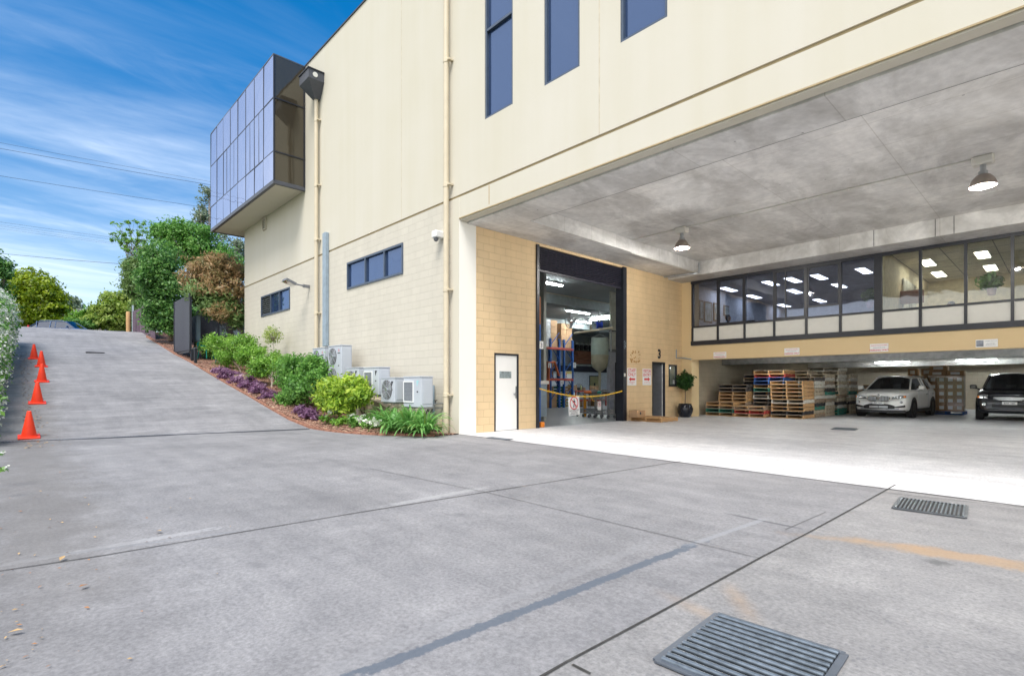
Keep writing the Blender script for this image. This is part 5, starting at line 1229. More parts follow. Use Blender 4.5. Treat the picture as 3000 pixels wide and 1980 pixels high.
tree('broadleaf_tree', 'fresh green broadleaf tree rising behind the rust-coloured one', Vector((b.x-2, b.y+4, 4.2)), [dl(560,700,36,60,40), dl(510,680,36,48,35), dl(600,740,36,55,40), dl(540,740,36,60,45), dl(480,690,36,30,30), dl(660,760,36,40,40), dl(690,790,36,30,30)], 20000, .115, LG, .2, gt_, clump=.22, seed=3)
# rust-coloured tree by the wall
b = Vector((P(672,1000,Y=9.4).x, 9.4, 3.0)); b = Vector((-28.9, 9.2, 2.6))
tr_ = tree('bottlebrush_tree', 'rusty brown and olive foliage tree leaning against the building corner', b, [dl(600,790,26.5,55,32), dl(655,780,26.5,45,38), dl(570,820,26.5,42,28), dl(640,840,26.5,50,38), dl(700,830,26.5,26,40), dl(615,850,26,40,30), dl(690,880,26.5,28,38), dl(655,915,26,35,28)], 15000, .075, LR, .11, None, clump=.17, elong=2.8, droop=.5, jitter=.3, seed=4, bark=m_palebark)
foliage('lower_foliage', [dl(640,900,26.2,45,35), dl(600,860,26.2,45,30), dl(690,920,26.3,25,35)], 5500, .09, LO, tr_, clump=.14, elong=2.8, droop=.6)
# gum trees behind the bay
tree('gum_tree', 'tall sparse grey-green gum tree behind the mirrored bay', Vector((P(600,900,d=60).x, P(600,900,d=60).y, 3)), [dl(594,620,60,22,32), dl(612,570,60,13,24), dl(585,655,60,20,24), dl(650,720,60,34,30), dl(690,750,60,36,36), dl(710,710,60,22,34)], 3600, .2, LGR, .3, gt_, clump=.35, per=14, seed=5, bark=m_palebark)
# left side
tree('golden_cypress', 'rounded golden yellow-green conifer across the street', Vector((P(105,960,d=50).x, P(105,960,d=50).y, 4.0)), [dl(75,850,50,42,48), dl(115,860,50,50,52), dl(55,890,50,40,45), dl(155,905,50,42,45), dl(100,920,50,60,40), dl(60,830,50,25,28), dl(140,870,50,30,40)], 24000, .20, LYT, .2, None, clump=.25, elong=1.4, shell=.75, seed=6)
tree('broadleaf_tree', 'dark tree cut by the left edge of the photograph', Vector((P(-25,960,d=45).x, P(-25,960,d=45).y, 4.0)), [dl(-10,780,45,32,45), dl(15,800,45,16,30), dl(-5,850,45,30,50), dl(25,775,45,10,12), dl(-20,900,45,45,40)], 7000, .16, LDG, .2, None, clump=.2, seed=7)
tree('grey_leaved_tree', 'small grey-green tree between the golden conifer and the house roof', Vector((P(205,960,d=75).x, P(205,960,d=75).y, 4.0)), [dl(200,885,75,20,22), dl(222,895,75,14,18), dl(185,900,75,20,24), dl(60,815,75,30,14)], 3500, .25, LGR, .2, None, clump=.3, seed=8)
tree('pale_green_tree', 'layered pale lime-green tree at the crest left of the timber post', Vector((P(335,965,d=48).x, P(335,965,d=48).y, 4.0)), [dl(345,880,48,34,22), dl(310,910,48,36,20), dl(350,925,48,38,30), dl(300,940,48,36,22), dl(375,900,48,24,35), dl(330,945,48,50,20)], 14000, .17, LLG, .16, None, clump=.22, elong=2, seed=9)
plant('shrub', 'rounded yellow-green shrub in front of the distant house', 'shrub', Vector((P(238,962,d=50).x, P(238,962,d=50).y, 4.1)), [dl(238,928,50,26,18), dl(215,945,50,20,14)], 4200, .14, LB, trunk=.04, clump=.2, seed=10)
plant('shrub', 'dark reddish-green shrub below the lime tree at the crest', 'shrub', Vector((P(250,962,d=47).x, P(250,962,d=47).y, 4.2)), [dl(235,950,47,26,11), dl(270,948,47,20,12)], 3200, .12, LR if 0 else LDG, trunk=.03, clump=.15, seed=11)
# rows of rear vegetation that close the horizon, far tree masses
fm = [dl(u, v, 110, 70, 34, 8) for u, v in ((-60,925),(60,930),(190,938),(300,935),(420,930),(540,925),(660,925),(760,920))]
ft = thing('far_trees', 'far-off belt of dark trees along the horizon', 'trees', (P(300,950,d=110).x, P(300,950,d=110).y, 3)); foliage('foliage', fm, 16000, .5, LDG, ft, clump=.7, shell=.7)
# jasmine hedge along the ramp
hl = []
for k in range(17):
    x = -15.5-k*1.18; zr_ = G(x, .3); hh = 1.15 if k < 3 else 1.2
    top = P(20, 0, X=x) if 0 else None
    tz = min(2.35, .9+.10*k+.25)
    yc_ = -1.14+.022*(-x-16); hl += [((x, yc_, zr_+tz*.5), (.85,.80,tz*.55)), ((x+.5, yc_-.06, zr_+tz*.78), (.8,.70,tz*.32))]
hd = thing('jasmine_hedge', 'star jasmine hedge covered in white flowers along the left of the ramp', 'hedge', (-20,-.7,G(-20,0)))
foliage('foliage', hl, 36000, .075, LG, hd, clump=.11, shell=.72, jitter=.12)
foliage('flowers', [(c, (r[0]*1.06, r[1]*1.08, r[2]*1.08)) for c, r in hl], 38000, .062, LW, hd, clump=.07, per=9, shell=.93, elong=1.05, jitter=.08)
core = MB()
for k in range(12): x = -15.8-k*1.65; core.tube([(x,-.8,G(x,0)-.1),(x+.1,-.75,G(x,0)+.8),(x-.1,-.7,G(x,0)+1.5)], .04, 5, r1=.015)
core.build('stems', m_bark, hd)
# stray jasmine sprigs near the frame edge
for i, (u, v, d_, lb) in enumerate(((6,1330,6.5,'stray jasmine sprig poking in at the left edge, higher one'), (4,1372,5.9,'stray jasmine sprig poking in at the left edge, lower one'))):
    p = P(u, v, d=d_); t = thing('jasmine_sprig', lb, 'plant', p+Vector((0,-.25,-.2)), group='jasmine sprigs at the left edge')
    gy = Vector((p.x+.1, p.y-.5, G(p.x, p.y-.5))); MB().tube([gy, gy.lerp(p,.5)+Vector((0,-.08,.18)), p], .005, 4).build('stem', m_bark, t)
    foliage('leaves', [(p, (.03,.05,.03))], 12, .04, LG, t, clump=.02); foliage('flowers', [(p+Vector((0,.02,.0)), (.03,.03,.03))], 12, .025, LW, t, clump=.015, elong=1.)
    g_ = p.copy(); 
# leaf litter
lt = MB(); rl = random.Random(21)
for px_ in [(245,1725),(182,1643),(465,1562),(88,1682),(45,1860),(415,1795),(380,1935),(120,1873),(95,1908),(250,1460),(260,1480),(100,1460),(140,1452),(60,1500),(170,1530),(500,1490),(430,1520),(230,1418),(430,1590),(190,1665),(2215,1000)]+[(abs(rl.gauss(0,150)), rl.uniform(1310,1960)) for _ in range(36)]+[(rl.uniform(60,700), rl.uniform(1320,1700)) for _ in range(12)]:
    p = PG(*px_); 
    if p.y < -1: continue
    a = rl.random()*6.28; big = px_ in ((245,1725),(182,1643),(465,1562),(45,1860)); l_ = rl.uniform(.035,.05) if big else rl.uniform(.008,.018); w_ = l_*.45
    d = Vector((math.cos(a), math.sin(a), .15))*l_; s_ = Vector((-math.sin(a), math.cos(a), .35 if big else .1))*w_; c = Vector((p.x, p.y, p.z+.012+(.012 if big else 0)))
    lt.add([c-d, c-s_*1+Vector((0,0,w_*.7)), c+d, c+s_], [(0,1,2,3)], rl.choice((0,1)))
for i in range(420):   # drift along the hedge foot
    x = -14-rl.random()*18; y = .15+abs(rl.gauss(0,.22)); c = Vector((x, y, G(x,y)+.012)); a = rl.random()*6.28; l_ = rl.uniform(.02,.04)
    d = Vector((math.cos(a), math.sin(a), .1))*l_; s_ = Vector((-math.sin(a), math.cos(a), .2))*l_*.45; lt.add([c-d, c-s_, c+d, c+s_], [(0,1,2,3)], rl.choice((0,1)))
tag(lt.build('leaf_litter', [M('dry_leaf', (.36,.17,.07), .8), M('dry_leaf_tan', (.45,.30,.14), .8)], base=(0,0,0)), 'dry brown leaves scattered over the driveway concrete', 'leaves', kind='stuff')

# distant house
hp = P(235, 940, d=70); hs = thing('house', 'low house with a grey tiled roof beyond the street', 'house', (hp.x, hp.y, 3.8))
def hbox(cx, cy, w_, dpt, z0, z1, a):
    m = MB(); u_ = Vector((CA, SA, 0)); v_ = Vector((-SA, CA, 0)); c = Vector((cx, cy, 0))
    pts = [c-u_*w_-v_*dpt, c+u_*w_-v_*dpt, c+u_*w_+v_*dpt, c-u_*w_+v_*dpt]
    m.prism([p+Vector((0,0,z0)) for p in pts], (0,0,z1-z0)); return m, u_, v_, c
m_, u_, v_, c = hbox(hp.x, hp.y, 6, 4, 3.0, P(235,937,d=66).z, 0); m_.build('wall', M('brick_house', (.30,.24,.22), .8), hs)
ez, rz_ = P(235,935,d=66).z, P(235,905,d=70).z
rf = MB(); e_ = [c-u_*6.6-v_*4.6, c+u_*6.6-v_*4.6, c+u_*6.6+v_*4.6, c-u_*6.6+v_*4.6]; e_ = [p+Vector((0,0,ez)) for p in e_]; r0, r1 = c-u_*1+Vector((0,0,rz_)), c+u_*3.0+Vector((0,0,rz_))
rf.poly([e_[0], e_[1], r1, r0]); rf.poly([e_[1], e_[2], r1]); rf.poly([e_[2], e_[3], r0, r1]); rf.poly([e_[3], e_[0], r0])
rf.build('roof', M('grey_tiles', (.17,.16,.16), .8, var=.35, scale=5), hs)
gt = MB().prism([e_[0], e_[1], e_[1]-Vector((0,0,.18)), e_[0]-Vector((0,0,.18))], -v_*.1); gt.build('gutter', m_white, hs)
MB().prism([c-u_*2-v_*4.02+Vector((0,0,ez-1.1)), c-u_*.5-v_*4.02+Vector((0,0,ez-1.1)), c-u_*.5-v_*4.02+Vector((0,0,ez-.4)), c-u_*2-v_*4.02+Vector((0,0,ez-.4))], -v_*.05).build('window', m_glass_win, hs)

# overhead cables
def cable(label, p0, p1, sag, r, g='overhead cables crossing the sky'):
    n = 14; pts = []
    for i in range(n+1):
        f = i/n; p = p0.lerp(p1, f); pts.append(p+Vector((0,0,-sag*4*f*(1-f))))
    tag(MB().tube(pts, r*.65, 5).build('power_line', M('cable_black', (.035,.04,.06), .6)), label, 'power line', g)
for (u0,v0,u1,v1,d0,d1,r,lb) in ((-30,405,640,537,46,56,.018,'highest overhead cable, upper one of the top pair'), (-30,422,640,546,45,55,.026,'overhead cable, lower one of the top pair'), (-30,502,600,608,42,52,.022,'overhead cable crossing alone below the top pair'),
    (-30,640,340,697,60,60,.018,'faint thin cable, top of the low group of four'), (-30,648,340,703,60,60,.014,'faint thin cable, second of the low group of four'), (-30,652,340,712,62,60,.014,'faint thin cable, third of the low group of four'), (-30,659,340,716,60,60,.014,'faint thin cable, bottom of the low group of four'), (-30,730,350,773,40,36,.022,'lowest and darkest overhead cable ending in the feathery tree')):
    pa, pb = P(u0,v0,d=d0), P(u1,v1,d=d1); cable(lb, pb+(pa-pb)*2.6, pb, .25, r)
# ================= pallets =================
def pallet_mesh(mat, mat2, seed, name='pallet'):
    rn = random.Random(seed); m = MB(); W, D, hgt = 1.16, 1.16, .143
    for x in (-W/2, -.02, W/2-.045): m.box(x, -D/2+.003, .02, x+.045, D/2-.003, .118, 0)
    n = 7
    for k in range(n):
        y = -D/2+(D-.12)*k/(n-1); m.box(-W/2, y+rn.uniform(0,.005), .118, W/2, y+.12-rn.uniform(0,.03), .139+rn.uniform(-.002,.002), 1 if rn.random() < .3 else 0)
    for k in range(4):
        y = -D/2+(D-.12)*k/3; m.box(-W/2, y, .002, W/2, y+.12, .02, 0)
    me = m.build(name, [mat, mat2], base=(0,0,0)); return me
pal_mats = {
 'bare pine': (m_wood, m_woodw), 'weathered grey-brown': (m_woodw, m_wood), 'dark grey': (M('pal_dark', (.055,.05,.05), .8, var=.3), m_woodw),
 'blue': (M('pal_blue', (.03,.09,.28), .75, var=.3), m_woodw), 'red': (M('pal_red', (.42,.05,.04), .75, var=.25), m_wood),
 'green': (M('pal_green', (.04,.19,.14), .75, var=.25), m_woodw), 'white': (M('pal_white', (.60,.58,.52), .75, var=.15), m_woodw),
 'near-black': (M('pal_black', (.03,.03,.035), .8, var=.3), m_woodw), 'pale bleached': (M('pal_pale', (.50,.42,.31), .8, var=.25, scale=12), m_woodw)}
protos = {}
for i, (k, (a, b)) in enumerate(pal_mats.items()):
    protos[k] = pallet_mesh(a, b, i)
used = set()
ORD = ['lowest','second up','third up','fourth up','fifth up','sixth up','seventh up','eighth up','ninth up','tenth up','eleventh up','twelfth up','thirteenth up','fourteenth up','fifteenth up']
def stack(desc, x, y, cols, rz=0., group='wooden pallets stacked in the undercroft', ph=.141):
    n = len(cols)
    for i, c in enumerate(cols):
        o = protos[c]
        if c in used: o = o.copy(); COL.objects.link(o)
        used.add(c)
        o.location = (x+rn.uniform(-.025,.025), y+rn.uniform(-.02,.02), G(x, y)+.006+i*ph); o.rotation_euler = (0, 0, rz+rn.uniform(-.02,.02))
        w_ = 'topmost' if i == n-1 and n > 1 else ORD[i]
        tag(o, f'{c} pallet, {w_}, {desc}', 'pallet', group)
pn, wt, dg, bl, rd_, gn, wh, bk, pb = 'bare pine','weathered grey-brown','dark grey','blue','red','green','white','near-black','pale bleached'
def spot(u, v, right=True):
    """front-right (or front-left) bottom corner of a pallet at a pixel -> its centre"""
    p = P(u, v, Z=.0); return (p.x-.58 if right else p.x+.58), p.y+.58
x, y = spot(2150, 1220); stack('in the lowest stack nearest the potted plant', x, y, [pn, gn, wt, pn])
xe, ye = spot(2355, 1228); 
x, y = spot(2250, 1225); stack('in the three-high stack with a red one', min(x, xe-1.26), y, [pn, rd_, wt])
stack('in the ten-high front stack with pine ends', xe, ye, [pn, bk, pn, pn, wh, pn, pn, pn, pn, pn])
stack('in the stack right behind the front ten', xe, ye+1.24, [wt, pb, gn, bk, wt, wh, pb, pb, wh, wh, dg])
stack('in the third stack of the long row', xe+.02, ye+2.5, [pb, pb, pb, wh, wt, wh, gn, dg, wh, wt, wh, pb])
stack('in the tallest stack of the long row', xe+.12, ye+3.8, [gn, gn, wh, dg, pb, wt, pb, pb, wh, pb, wh, wh, pb, wh])
stack('in the fifth stack of the long row', xe+.22, ye+5.1, [pb, pb, pb, dg, pb, wh, gn, pb, wh, wt, wh, pb])
stack('in the low stack touching the silver car', xe+.45, ye+6.4, [gn, pb, pb, wh, pb, rd_, pn])
stack('in the broad stack behind the lowest one', -9.45, 21.95, [wt, pn, pn, wt, pn, pn, pn, dg, dg])
stack('in the tall colourful stack with red band', -8.15, 22.3, [dg, wt, bl, dg, bk, wh, bk, gn, pn, bl, bl, rd_, pn])
stack('in the dark stack by the side wall', -9.1, 23.6, [wt, dg, wt, dg, wt, wt, pn, dg, bk, dg, wt, dg])
stack('in the stack behind the colourful one', -7.85, 24.0, [wt, dg, wt, wt, pn, wt, wt, dg, wt, pn, wt, wt, pb])
stack('in the rear stack left of the silver car', -6.3, 30.4, [wt, wt, dg, wt, pn, wt, pn, wt, wt])
stack('in the rear stack above the silver bonnet', -5.0, 30.6, [wt, wt, wt, pn, wt, pn, wt, pn])
for k, o in protos.items():
    if k not in used: bpy.data.objects.remove(o)
# flat pallet with a carton by the visitor door
def single_pallet(label, x, y, rz, z=0, rot=None):
    o = pallet_mesh(m_wood, m_woodw, 77); o.location = (x, y, z); o.rotation_euler = rot or (0,0,rz); tag(o, label, 'pallet'); return o
pc = P(1868, 1233, Z=0); single_pallet('single pine pallet lying flat below the visitor sign', XW+.72, P(1880,1228,X=XW+.4).y+.3, .03, .006)
def carton(label, c, sx, sy, sz, group=None, rz=0., lab=True, cat='carton', face='y', mat=None):
    t = thing('carton', label, cat, c, rz, group)
    f = MB().bbox(-sx/2, -sy/2, 0, sx/2, sy/2, sz, .006); o = f.build('box', mat or m_carton); o.parent = t; o.location = (0,0,0)
    l = MB()
    if lab:
        if face == 'y': l.box(-sx*.28, -sy/2-.004, sz*.28, sx*.26, -sy/2-.001, sz*.78)
        else: l.box(sx/2+.001, -sy*.28, sz*.28, sx/2+.004, sy*.26, sz*.78)
        o = l.build('paper_label', m_white, base=(0,0,0)); o.parent = t
    return t
def fixbase():
    pass
y_ = P(1860,1228,X=XW+.4).y
t = carton('small brown carton with a dark mark, sitting on the flat pallet', (XW+.42, y_+.1, .15), .34, .5, .24, lab=False)
o = MB().lathe([(0,0),(.05,0),(.05,.002),(0,.002)], (.172,-.05,.14), 12, 'X').build('printed_mark', m_blacksign, base=(0,0,0)); o.parent = t
# stretch-wrapped carton pallet beside the black car
X0, Y0 = -3.55, 29.2
o = pallet_mesh(pal_mats['blue'][0], pal_mats['blue'][0], 78); o.location = (X0, Y0, .004); tag(o, 'bright blue pallet under the stretch-wrapped cartons', 'pallet')
gcx = 'cartons on the wrapped pallet beside the black car'
for r in range(5):
    for c in range(4):
        if r < 5: carton(f'white-labelled carton in the wrapped load, {["bottom","second","middle","fourth","top"][r]} row, {["far left","left centre","right centre","far right"][c]}', (X0-.43+c*.29, Y0-.28, .15+r*.295), .285, .56, .29, gcx)
carton('wide loose carton on the wrapped load, left one', (X0-.30, Y0-.25, 1.63), .56, .5, .22, gcx)
carton('wide loose carton on the wrapped load, right one', (X0+.30, Y0-.25, 1.63), .56, .5, .22, gcx)
carton('single carton crowning the wrapped load under the ceiling', (X0-.26, Y0-.25, 1.855), .6, .5, .22, gcx)
wr = MB().box(X0-.595, Y0-.575, .16, X0+.595, Y0+.02, 1.628); wr.f = wr.f[2:]; wr.m = wr.m[2:]
tag(wr.build('stretch_wrap', m_wrap), 'clear stretch wrap round the carton load', 'wrap')
# second load behind the silver car
X1, Y1 = -4.9, 32.0
for i, (dx_, z_, w_, lb) in enumerate(((-.55,1.35,.5,'carton behind the silver car, left end of the lower tier'),(0,1.35,.5,'carton behind the silver car, middle of the lower tier'),(.55,1.35,.5,'carton behind the silver car, right end of the lower tier'),(-.3,1.70,.36,'upright carton topping the load behind the silver car, left'),(.25,1.70,.42,'upright carton topping the load behind the silver car, right'))):
    carton(lb, (X1+dx_, Y1, z_), w_, .5, .34, 'cartons behind the silver car')
tag(MB().bbox(X1-.9, Y1-.3, 0, X1+.9, Y1+.4, 1.345, .02).build('wrapped_crate', m_carton), 'large brown crate carrying cartons behind the silver car', 'crate')
tag(MB().bbox(-4.55, 30.6, 0, -3.7, 31.6, 1.55, .12).build('covered_rack', M('dark_green_cover', (.05,.07,.06), .6)), 'dark green fabric-covered rack between silver car and wrapped cartons', 'rack')
tag(MB().bbox(-10.2, 25.2, 0, -9.6, 25.8, 1.95, .03).build('dark_cabinet', m_black), 'dark upright cabinet standing behind the pallet stacks', 'cabinet')
# undercroft batten lights; the three behind the fascia are added, unseen fill
for i, (x, y, lb) in enumerate(((-6.3, 33.2, 'undercroft tube light above the pallets'), (-3.0, 33.2, 'undercroft tube light above the wrapped cartons'), (.4, 32.4, 'undercroft tube light above the black car'), (-7.6,20.7,'added unseen fill tube light behind the fascia over the pallets'), (-4.0,20.9,'added unseen fill tube light behind the fascia before the silver car'), (-.6,20.9,'added unseen fill tube light behind the fascia before the black car'))):
    t = thing('batten_light', lb, 'light', (x, y, 2.45), group='undercroft batten lights')
    MB().bbox(x-.75, y-.06, 2.45, x+.75, y+.06, 2.499, .008).build('batten', m_white, t); MB().cyl((x-.72, y, 2.425), (x+.72, y, 2.425), .02, n=10).build('tube', m_tube, t)

# ================= cars =================
def car(name, label, paint, L_, W_, Hh, cowl, roofw, hood, style, glass=m_glass_ctint, full=True, rim=m_steel):
    t = thing(name, label, 'car', (0,0,0)); hw = W_/2; F_ = -L_/2; R_ = L_/2
    def bow(x, y, k=.26): 
        f = sst(F_+1.0, F_+.1, y); b_ = sst(R_-.7, R_-.05, y); return k*(abs(x)/hw)**2.4*f-.16*(abs(x)/hw)**2.4*b_
    gc = style.get('clear', .22)
    st = [(F_, gc+.12, hood-.16, hw*.82), (F_+.02, gc+.03, hood-.09, hw*.92), (F_+.10, gc-.02, hood-.03, hw*.96), (F_+.35, gc-.02, hood+.025, hw*.99), (F_+.8, gc-.02, hood+.065, hw), (F_+cowl, gc-.02, hood+.11, hw), (-.2, gc-.02, hood+.10, hw), (.9, gc-.02, hood+.13, hw), (R_-.75, gc-.02, hood+.16, hw), (R_-.25, gc, hood+.17, hw*.97), (R_-.06, gc+.05, hood+.10, hw*.93), (R_, gc+.18, hood-.1, hw*.86)]
    m = MB(); n = 15; rows = []
    for y, zb, zt, w_ in st:
        prof = [(0, zb), (w_*.80, zb), (w_*.955, zb+.05), (w_*.985, zb+.22), (w_, zb+(zt-zb)*.55), (w_*.985, zt-.13), (w_*.94, zt-.035), (w_*.84, zt), (w_*.45, zt+.025), (0, zt+.035)]
        ring = [(x, z) for x, z in prof]+[(-x, z) for x, z in prof[1:-1]][::-1]
        rows.append(len(m.v)); k = len(ring)
        for x, z in ring: m.v.append((x, y+bow(x, y), z))
    for a, b in zip(rows, rows[1:]):
        for j in range(k): m.f.append((a+j, a+(j+1)%k, b+(j+1)%k, b+j)); m.m.append(0)
    m.f.append(tuple(range(rows[0], rows[0]+k))[::-1]); m.m.append(0); m.f.append(tuple(range(rows[-1], rows[-1]+k))); m.m.append(0)
    body = m.build('body', paint, t, smooth=True)
    sb = body.modifiers.new('soft', 'SUBSURF'); sb.levels = 2; sb.render_levels = 2
    # cabin: roof + glass
    zb = hood+.08; zc = Hh-.035; ys = [F_+cowl-.05, F_+cowl+.72, F_+cowl+1.3, .75, R_-.75, R_-.12]
    sec = [(ys[0], zb, hw*.80, zb+.02, hw*.78), (ys[1], zb, hw*.90, zc-.02, roofw*.93), (ys[2], zb, hw*.91, zc+.02, roofw), (ys[3], zb+.02, hw*.91, zc+.02, roofw), (ys[4], zb+.04, hw*.89, zc-.03, roofw*.96), (ys[5], zb+.06, hw*.82, zb+.10, hw*.74)]
    gl, rf = MB(), MB()
    for (a, b) in zip(sec, sec[1:]):
        for s_ in (-1, 1):
            q = [(s_*a[2], a[0], a[1]), (s_*b[2], b[0], b[1]), (s_*b[4], b[0], b[3]-.05), (s_*a[4], a[0], a[3]-(.05 if a is not sec[0] else 0))]
            gl.poly(q if s_ > 0 else q[::-1])
    def arc_(sx, k=6, up=.045): return [(sx[4]*(-1+2*i/k), sx[0]-.09*(1-(-1+2*i/k)**2)*(1 if sx in (sec[0], sec[1]) else -.3), sx[3]-.05*(sx is not sec[0])*(abs(-1+2*i/k)**3)+(up*(1-(-1+2*i/k)**2) if sx not in (sec[0],) else .01)) for i in range(k+1)]
    A = [arc_(s_) for s_ in sec]
    for i, (a, b) in enumerate(zip(A, A[1:])):
        tgt = gl if i in (0, 4) else rf
        for j in range(6): tgt.poly([a[j], a[j+1], b[j+1], b[j]])
    gl.build('glass', glass, t, smooth=True); rf.build('roof', paint, t, smooth=True)
    pl = MB()
    for s_ in (-1, 1):
        pl.tube([(s_*sec[0][2], ys[0]-.02, zb), (s_*sec[1][4], ys[1], zc-.05), (s_*sec[2][4], ys[2], zc-.02), (s_*sec[3][4], ys[3], zc-.02), (s_*sec[4][4], ys[4], zc-.07), (s_*sec[5][2], ys[5], zb+.1)], .032, 8)
        for (yy, f) in ((F_+cowl+1.42, 0), (.62, 0), (R_-.72, .1)):
            pl.tube([(s_*hw*.912, yy, zb), (s_*roofw*.995, yy+.02+f, zc-.03)], .03 if yy != .62 else .045, 6)
    pl.build('pillars', style.get('pillar', paint), t, smooth=True)
    rl = MB()
    for s_ in (-1, 1): rl.tube([(s_*roofw*.93, ys[1]+.15, zc-.01), (s_*roofw*.93, ys[1]+.3, zc+.05), (s_*roofw*.93, R_-.9, zc+.045), (s_*roofw*.93, R_-.75, zc-.02)], .018, 7)
    rl.build('roof_rails', m_steel, t, smooth=True)
    # interior seats and wheel seen through the glass
    it = MB().box(-hw*.8, F_+cowl+.1, zb-.3, hw*.8, R_-.4, zb-.02)
    for s_ in (-1, 1): it.bbox(s_*.36-.22, F_+cowl+1.1, zb-.1, s_*.36+.22, F_+cowl+1.3, zb+.28, .05).bbox(s_*.36-.12, F_+cowl+1.12, zb+.28, s_*.36+.12, F_+cowl+1.22, zb+.45, .04)
    it.build('seats', m_black, t)
    # wheels
    wr_ = style.get('wheel', .345); ya, yb = F_+.88, F_+.88+style.get('wb', 2.66)
    for yy in (ya, yb):
        for s_ in (-1, 1):
            MB().lathe([(0,-.004),(wr_+.065,-.004),(wr_+.065,.004),(0,.004)], (s_*(hw+.001), yy, wr_+.02), 28, 'X').build('wheel_arch', m_black, t)
            xw = s_*(hw-.10)
            wl = MB().lathe([(wr_*.62,-.11),(wr_*.93,-.11),(wr_,-.085),(wr_,.085),(wr_*.93,.11),(wr_*.66,.11),(wr_*.62,.09)], (xw, yy, wr_), 30, 'X').build('wheel', m_tyre, t, smooth=True)
            rm = MB().lathe([(wr_*.64,-.05),(wr_*.64,.10),(wr_*.58,.10),(wr_*.56,.02),(0,.02)][::1] if s_ > 0 else [(wr_*.64,.05),(wr_*.64,-.10),(wr_*.58,-.10),(wr_*.56,-.02),(0,-.02)], (xw, yy, wr_), 26, 'X')
            for k_ in range(5):
                a = k_*2*math.pi/5+.3; c_, s2 = math.cos(a), math.sin(a); pts = [(xw+s_*.06, yy+q*s2+r*c_, wr_-q*c_*1+r*s2) for r, q in ((.03,-.03),(wr_*.6,-.045),(wr_*.6,.045),(.03,.03))]
                rm.prism(pts, (s_*.045,0,0))
            rm.build('rim', rim, wl)
    # mirrors
    for s_ in (-1, 1):
        MB().bbox(s_*(hw+.02)-(.0 if s_ > 0 else .20), ys[0]+.28, zb+.02, s_*(hw+.02)+(.20 if s_ > 0 else 0), ys[0]+.42, zb+.18, .04).tube([(s_*hw*.93, ys[0]+.36, zb), (s_*(hw+.06), ys[0]+.36, zb+.06)], .025, 6).build('mirror', style.get('mirror', paint), t, smooth=True)
    # sills and lower cladding
    cl_ = MB()
    for s_ in (-1, 1): cl_.bbox(s_*hw-.02, ya+.38, gc-.03, s_*hw+.02, yb-.38, gc+.09, .012)
    cl_.build('sill', m_black, t)
    dr_ = MB()
    for s_ in (-1, 1):
        for yy in (F_+cowl+.38, .62): dr_.box(s_*hw-.004, yy, gc+.12, s_*hw+.004, yy+.012, zb-.02)
        for yy in (.35, 1.25): dr_.bbox(s_*hw-.01, yy, zb-.17, s_*hw+.03, yy+.16, zb-.135, .008)
    dr_.build('door_handles', m_black if style.get('dk') else m_steel, t)
    def fy(x, extra=0): return F_+bow(x, F_)-.02-extra
    return t, fy, hw, F_, R_, hood, gc, zb
silver = M('silver_beige_paint', (.86,.85,.83), .3, .08, var=.02); black_p = M('black_car_paint', (.008,.009,.014), .12, .0, var=.02, spec=.8)
navy = M('blue_grey_car_paint', (.08,.13,.24), .25, .4, var=.02)
def curved(mb, fy, x0, x1, z0, z1, th=.02, n=8, m=0, taper=None, off=0.):
    """thin panel that follows the curved nose between x0 and x1; taper(f)->(z0,z1)"""
    for i in range(n):
        a, b = x0+(x1-x0)*i/n, x0+(x1-x0)*(i+1)/n; za = taper(i/n) if taper else (z0,z1); zb_ = taper((i+1)/n) if taper else (z0,z1)
        ya, yb = fy(a)-off, fy(b)-off
        mb.add([(a,ya,za[0]),(b,yb,zb_[0]),(b,yb,zb_[1]),(a,ya,za[1]),(a,ya+th,za[0]),(b,yb+th,zb_[0]),(b,yb+th,zb_[1]),(a,ya+th,za[1])],
               [(0,1,2,3),(4,7,6,5),(0,4,5,1),(3,2,6,7),(0,3,7,4),(1,5,6,2)], m)
    return mb
m_lens = glassmat('headlamp_lens', (.9,.92,.95), .15)
def headlamp(t, fy, s_, x0, x1, zf, tips, amber=True, tilt=0, slope=.10):
    bb = MB(); curved(bb, lambda x: fy(x)-slope*0, s_*x0, s_*x1, 0, 0, .05, 8, 0, zf, .012); h = bb.build('headlight', M('lamp_housing', (.16,.17,.18), .3, .5), t)
    for (x, z, r) in tips:
        y = fy(s_*x)-.018
        MB().lathe([(0,.0),(r,.0),(r,-.02),(r*.7,-.012),(0,-.006)], (s_*x, y, z), 18, 'Y').build('lamp_reflector', m_chrome, h, smooth=True)
    if amber:
        q = MB(); curved(q, fy, s_*(x1-.06), s_*(x1+.0), 0, 0, .03, 2, 0, lambda f: (zf(.86)[0]+.02, zf(.93)[1]-.02), .022); q.build('indicator', m_orange, h)
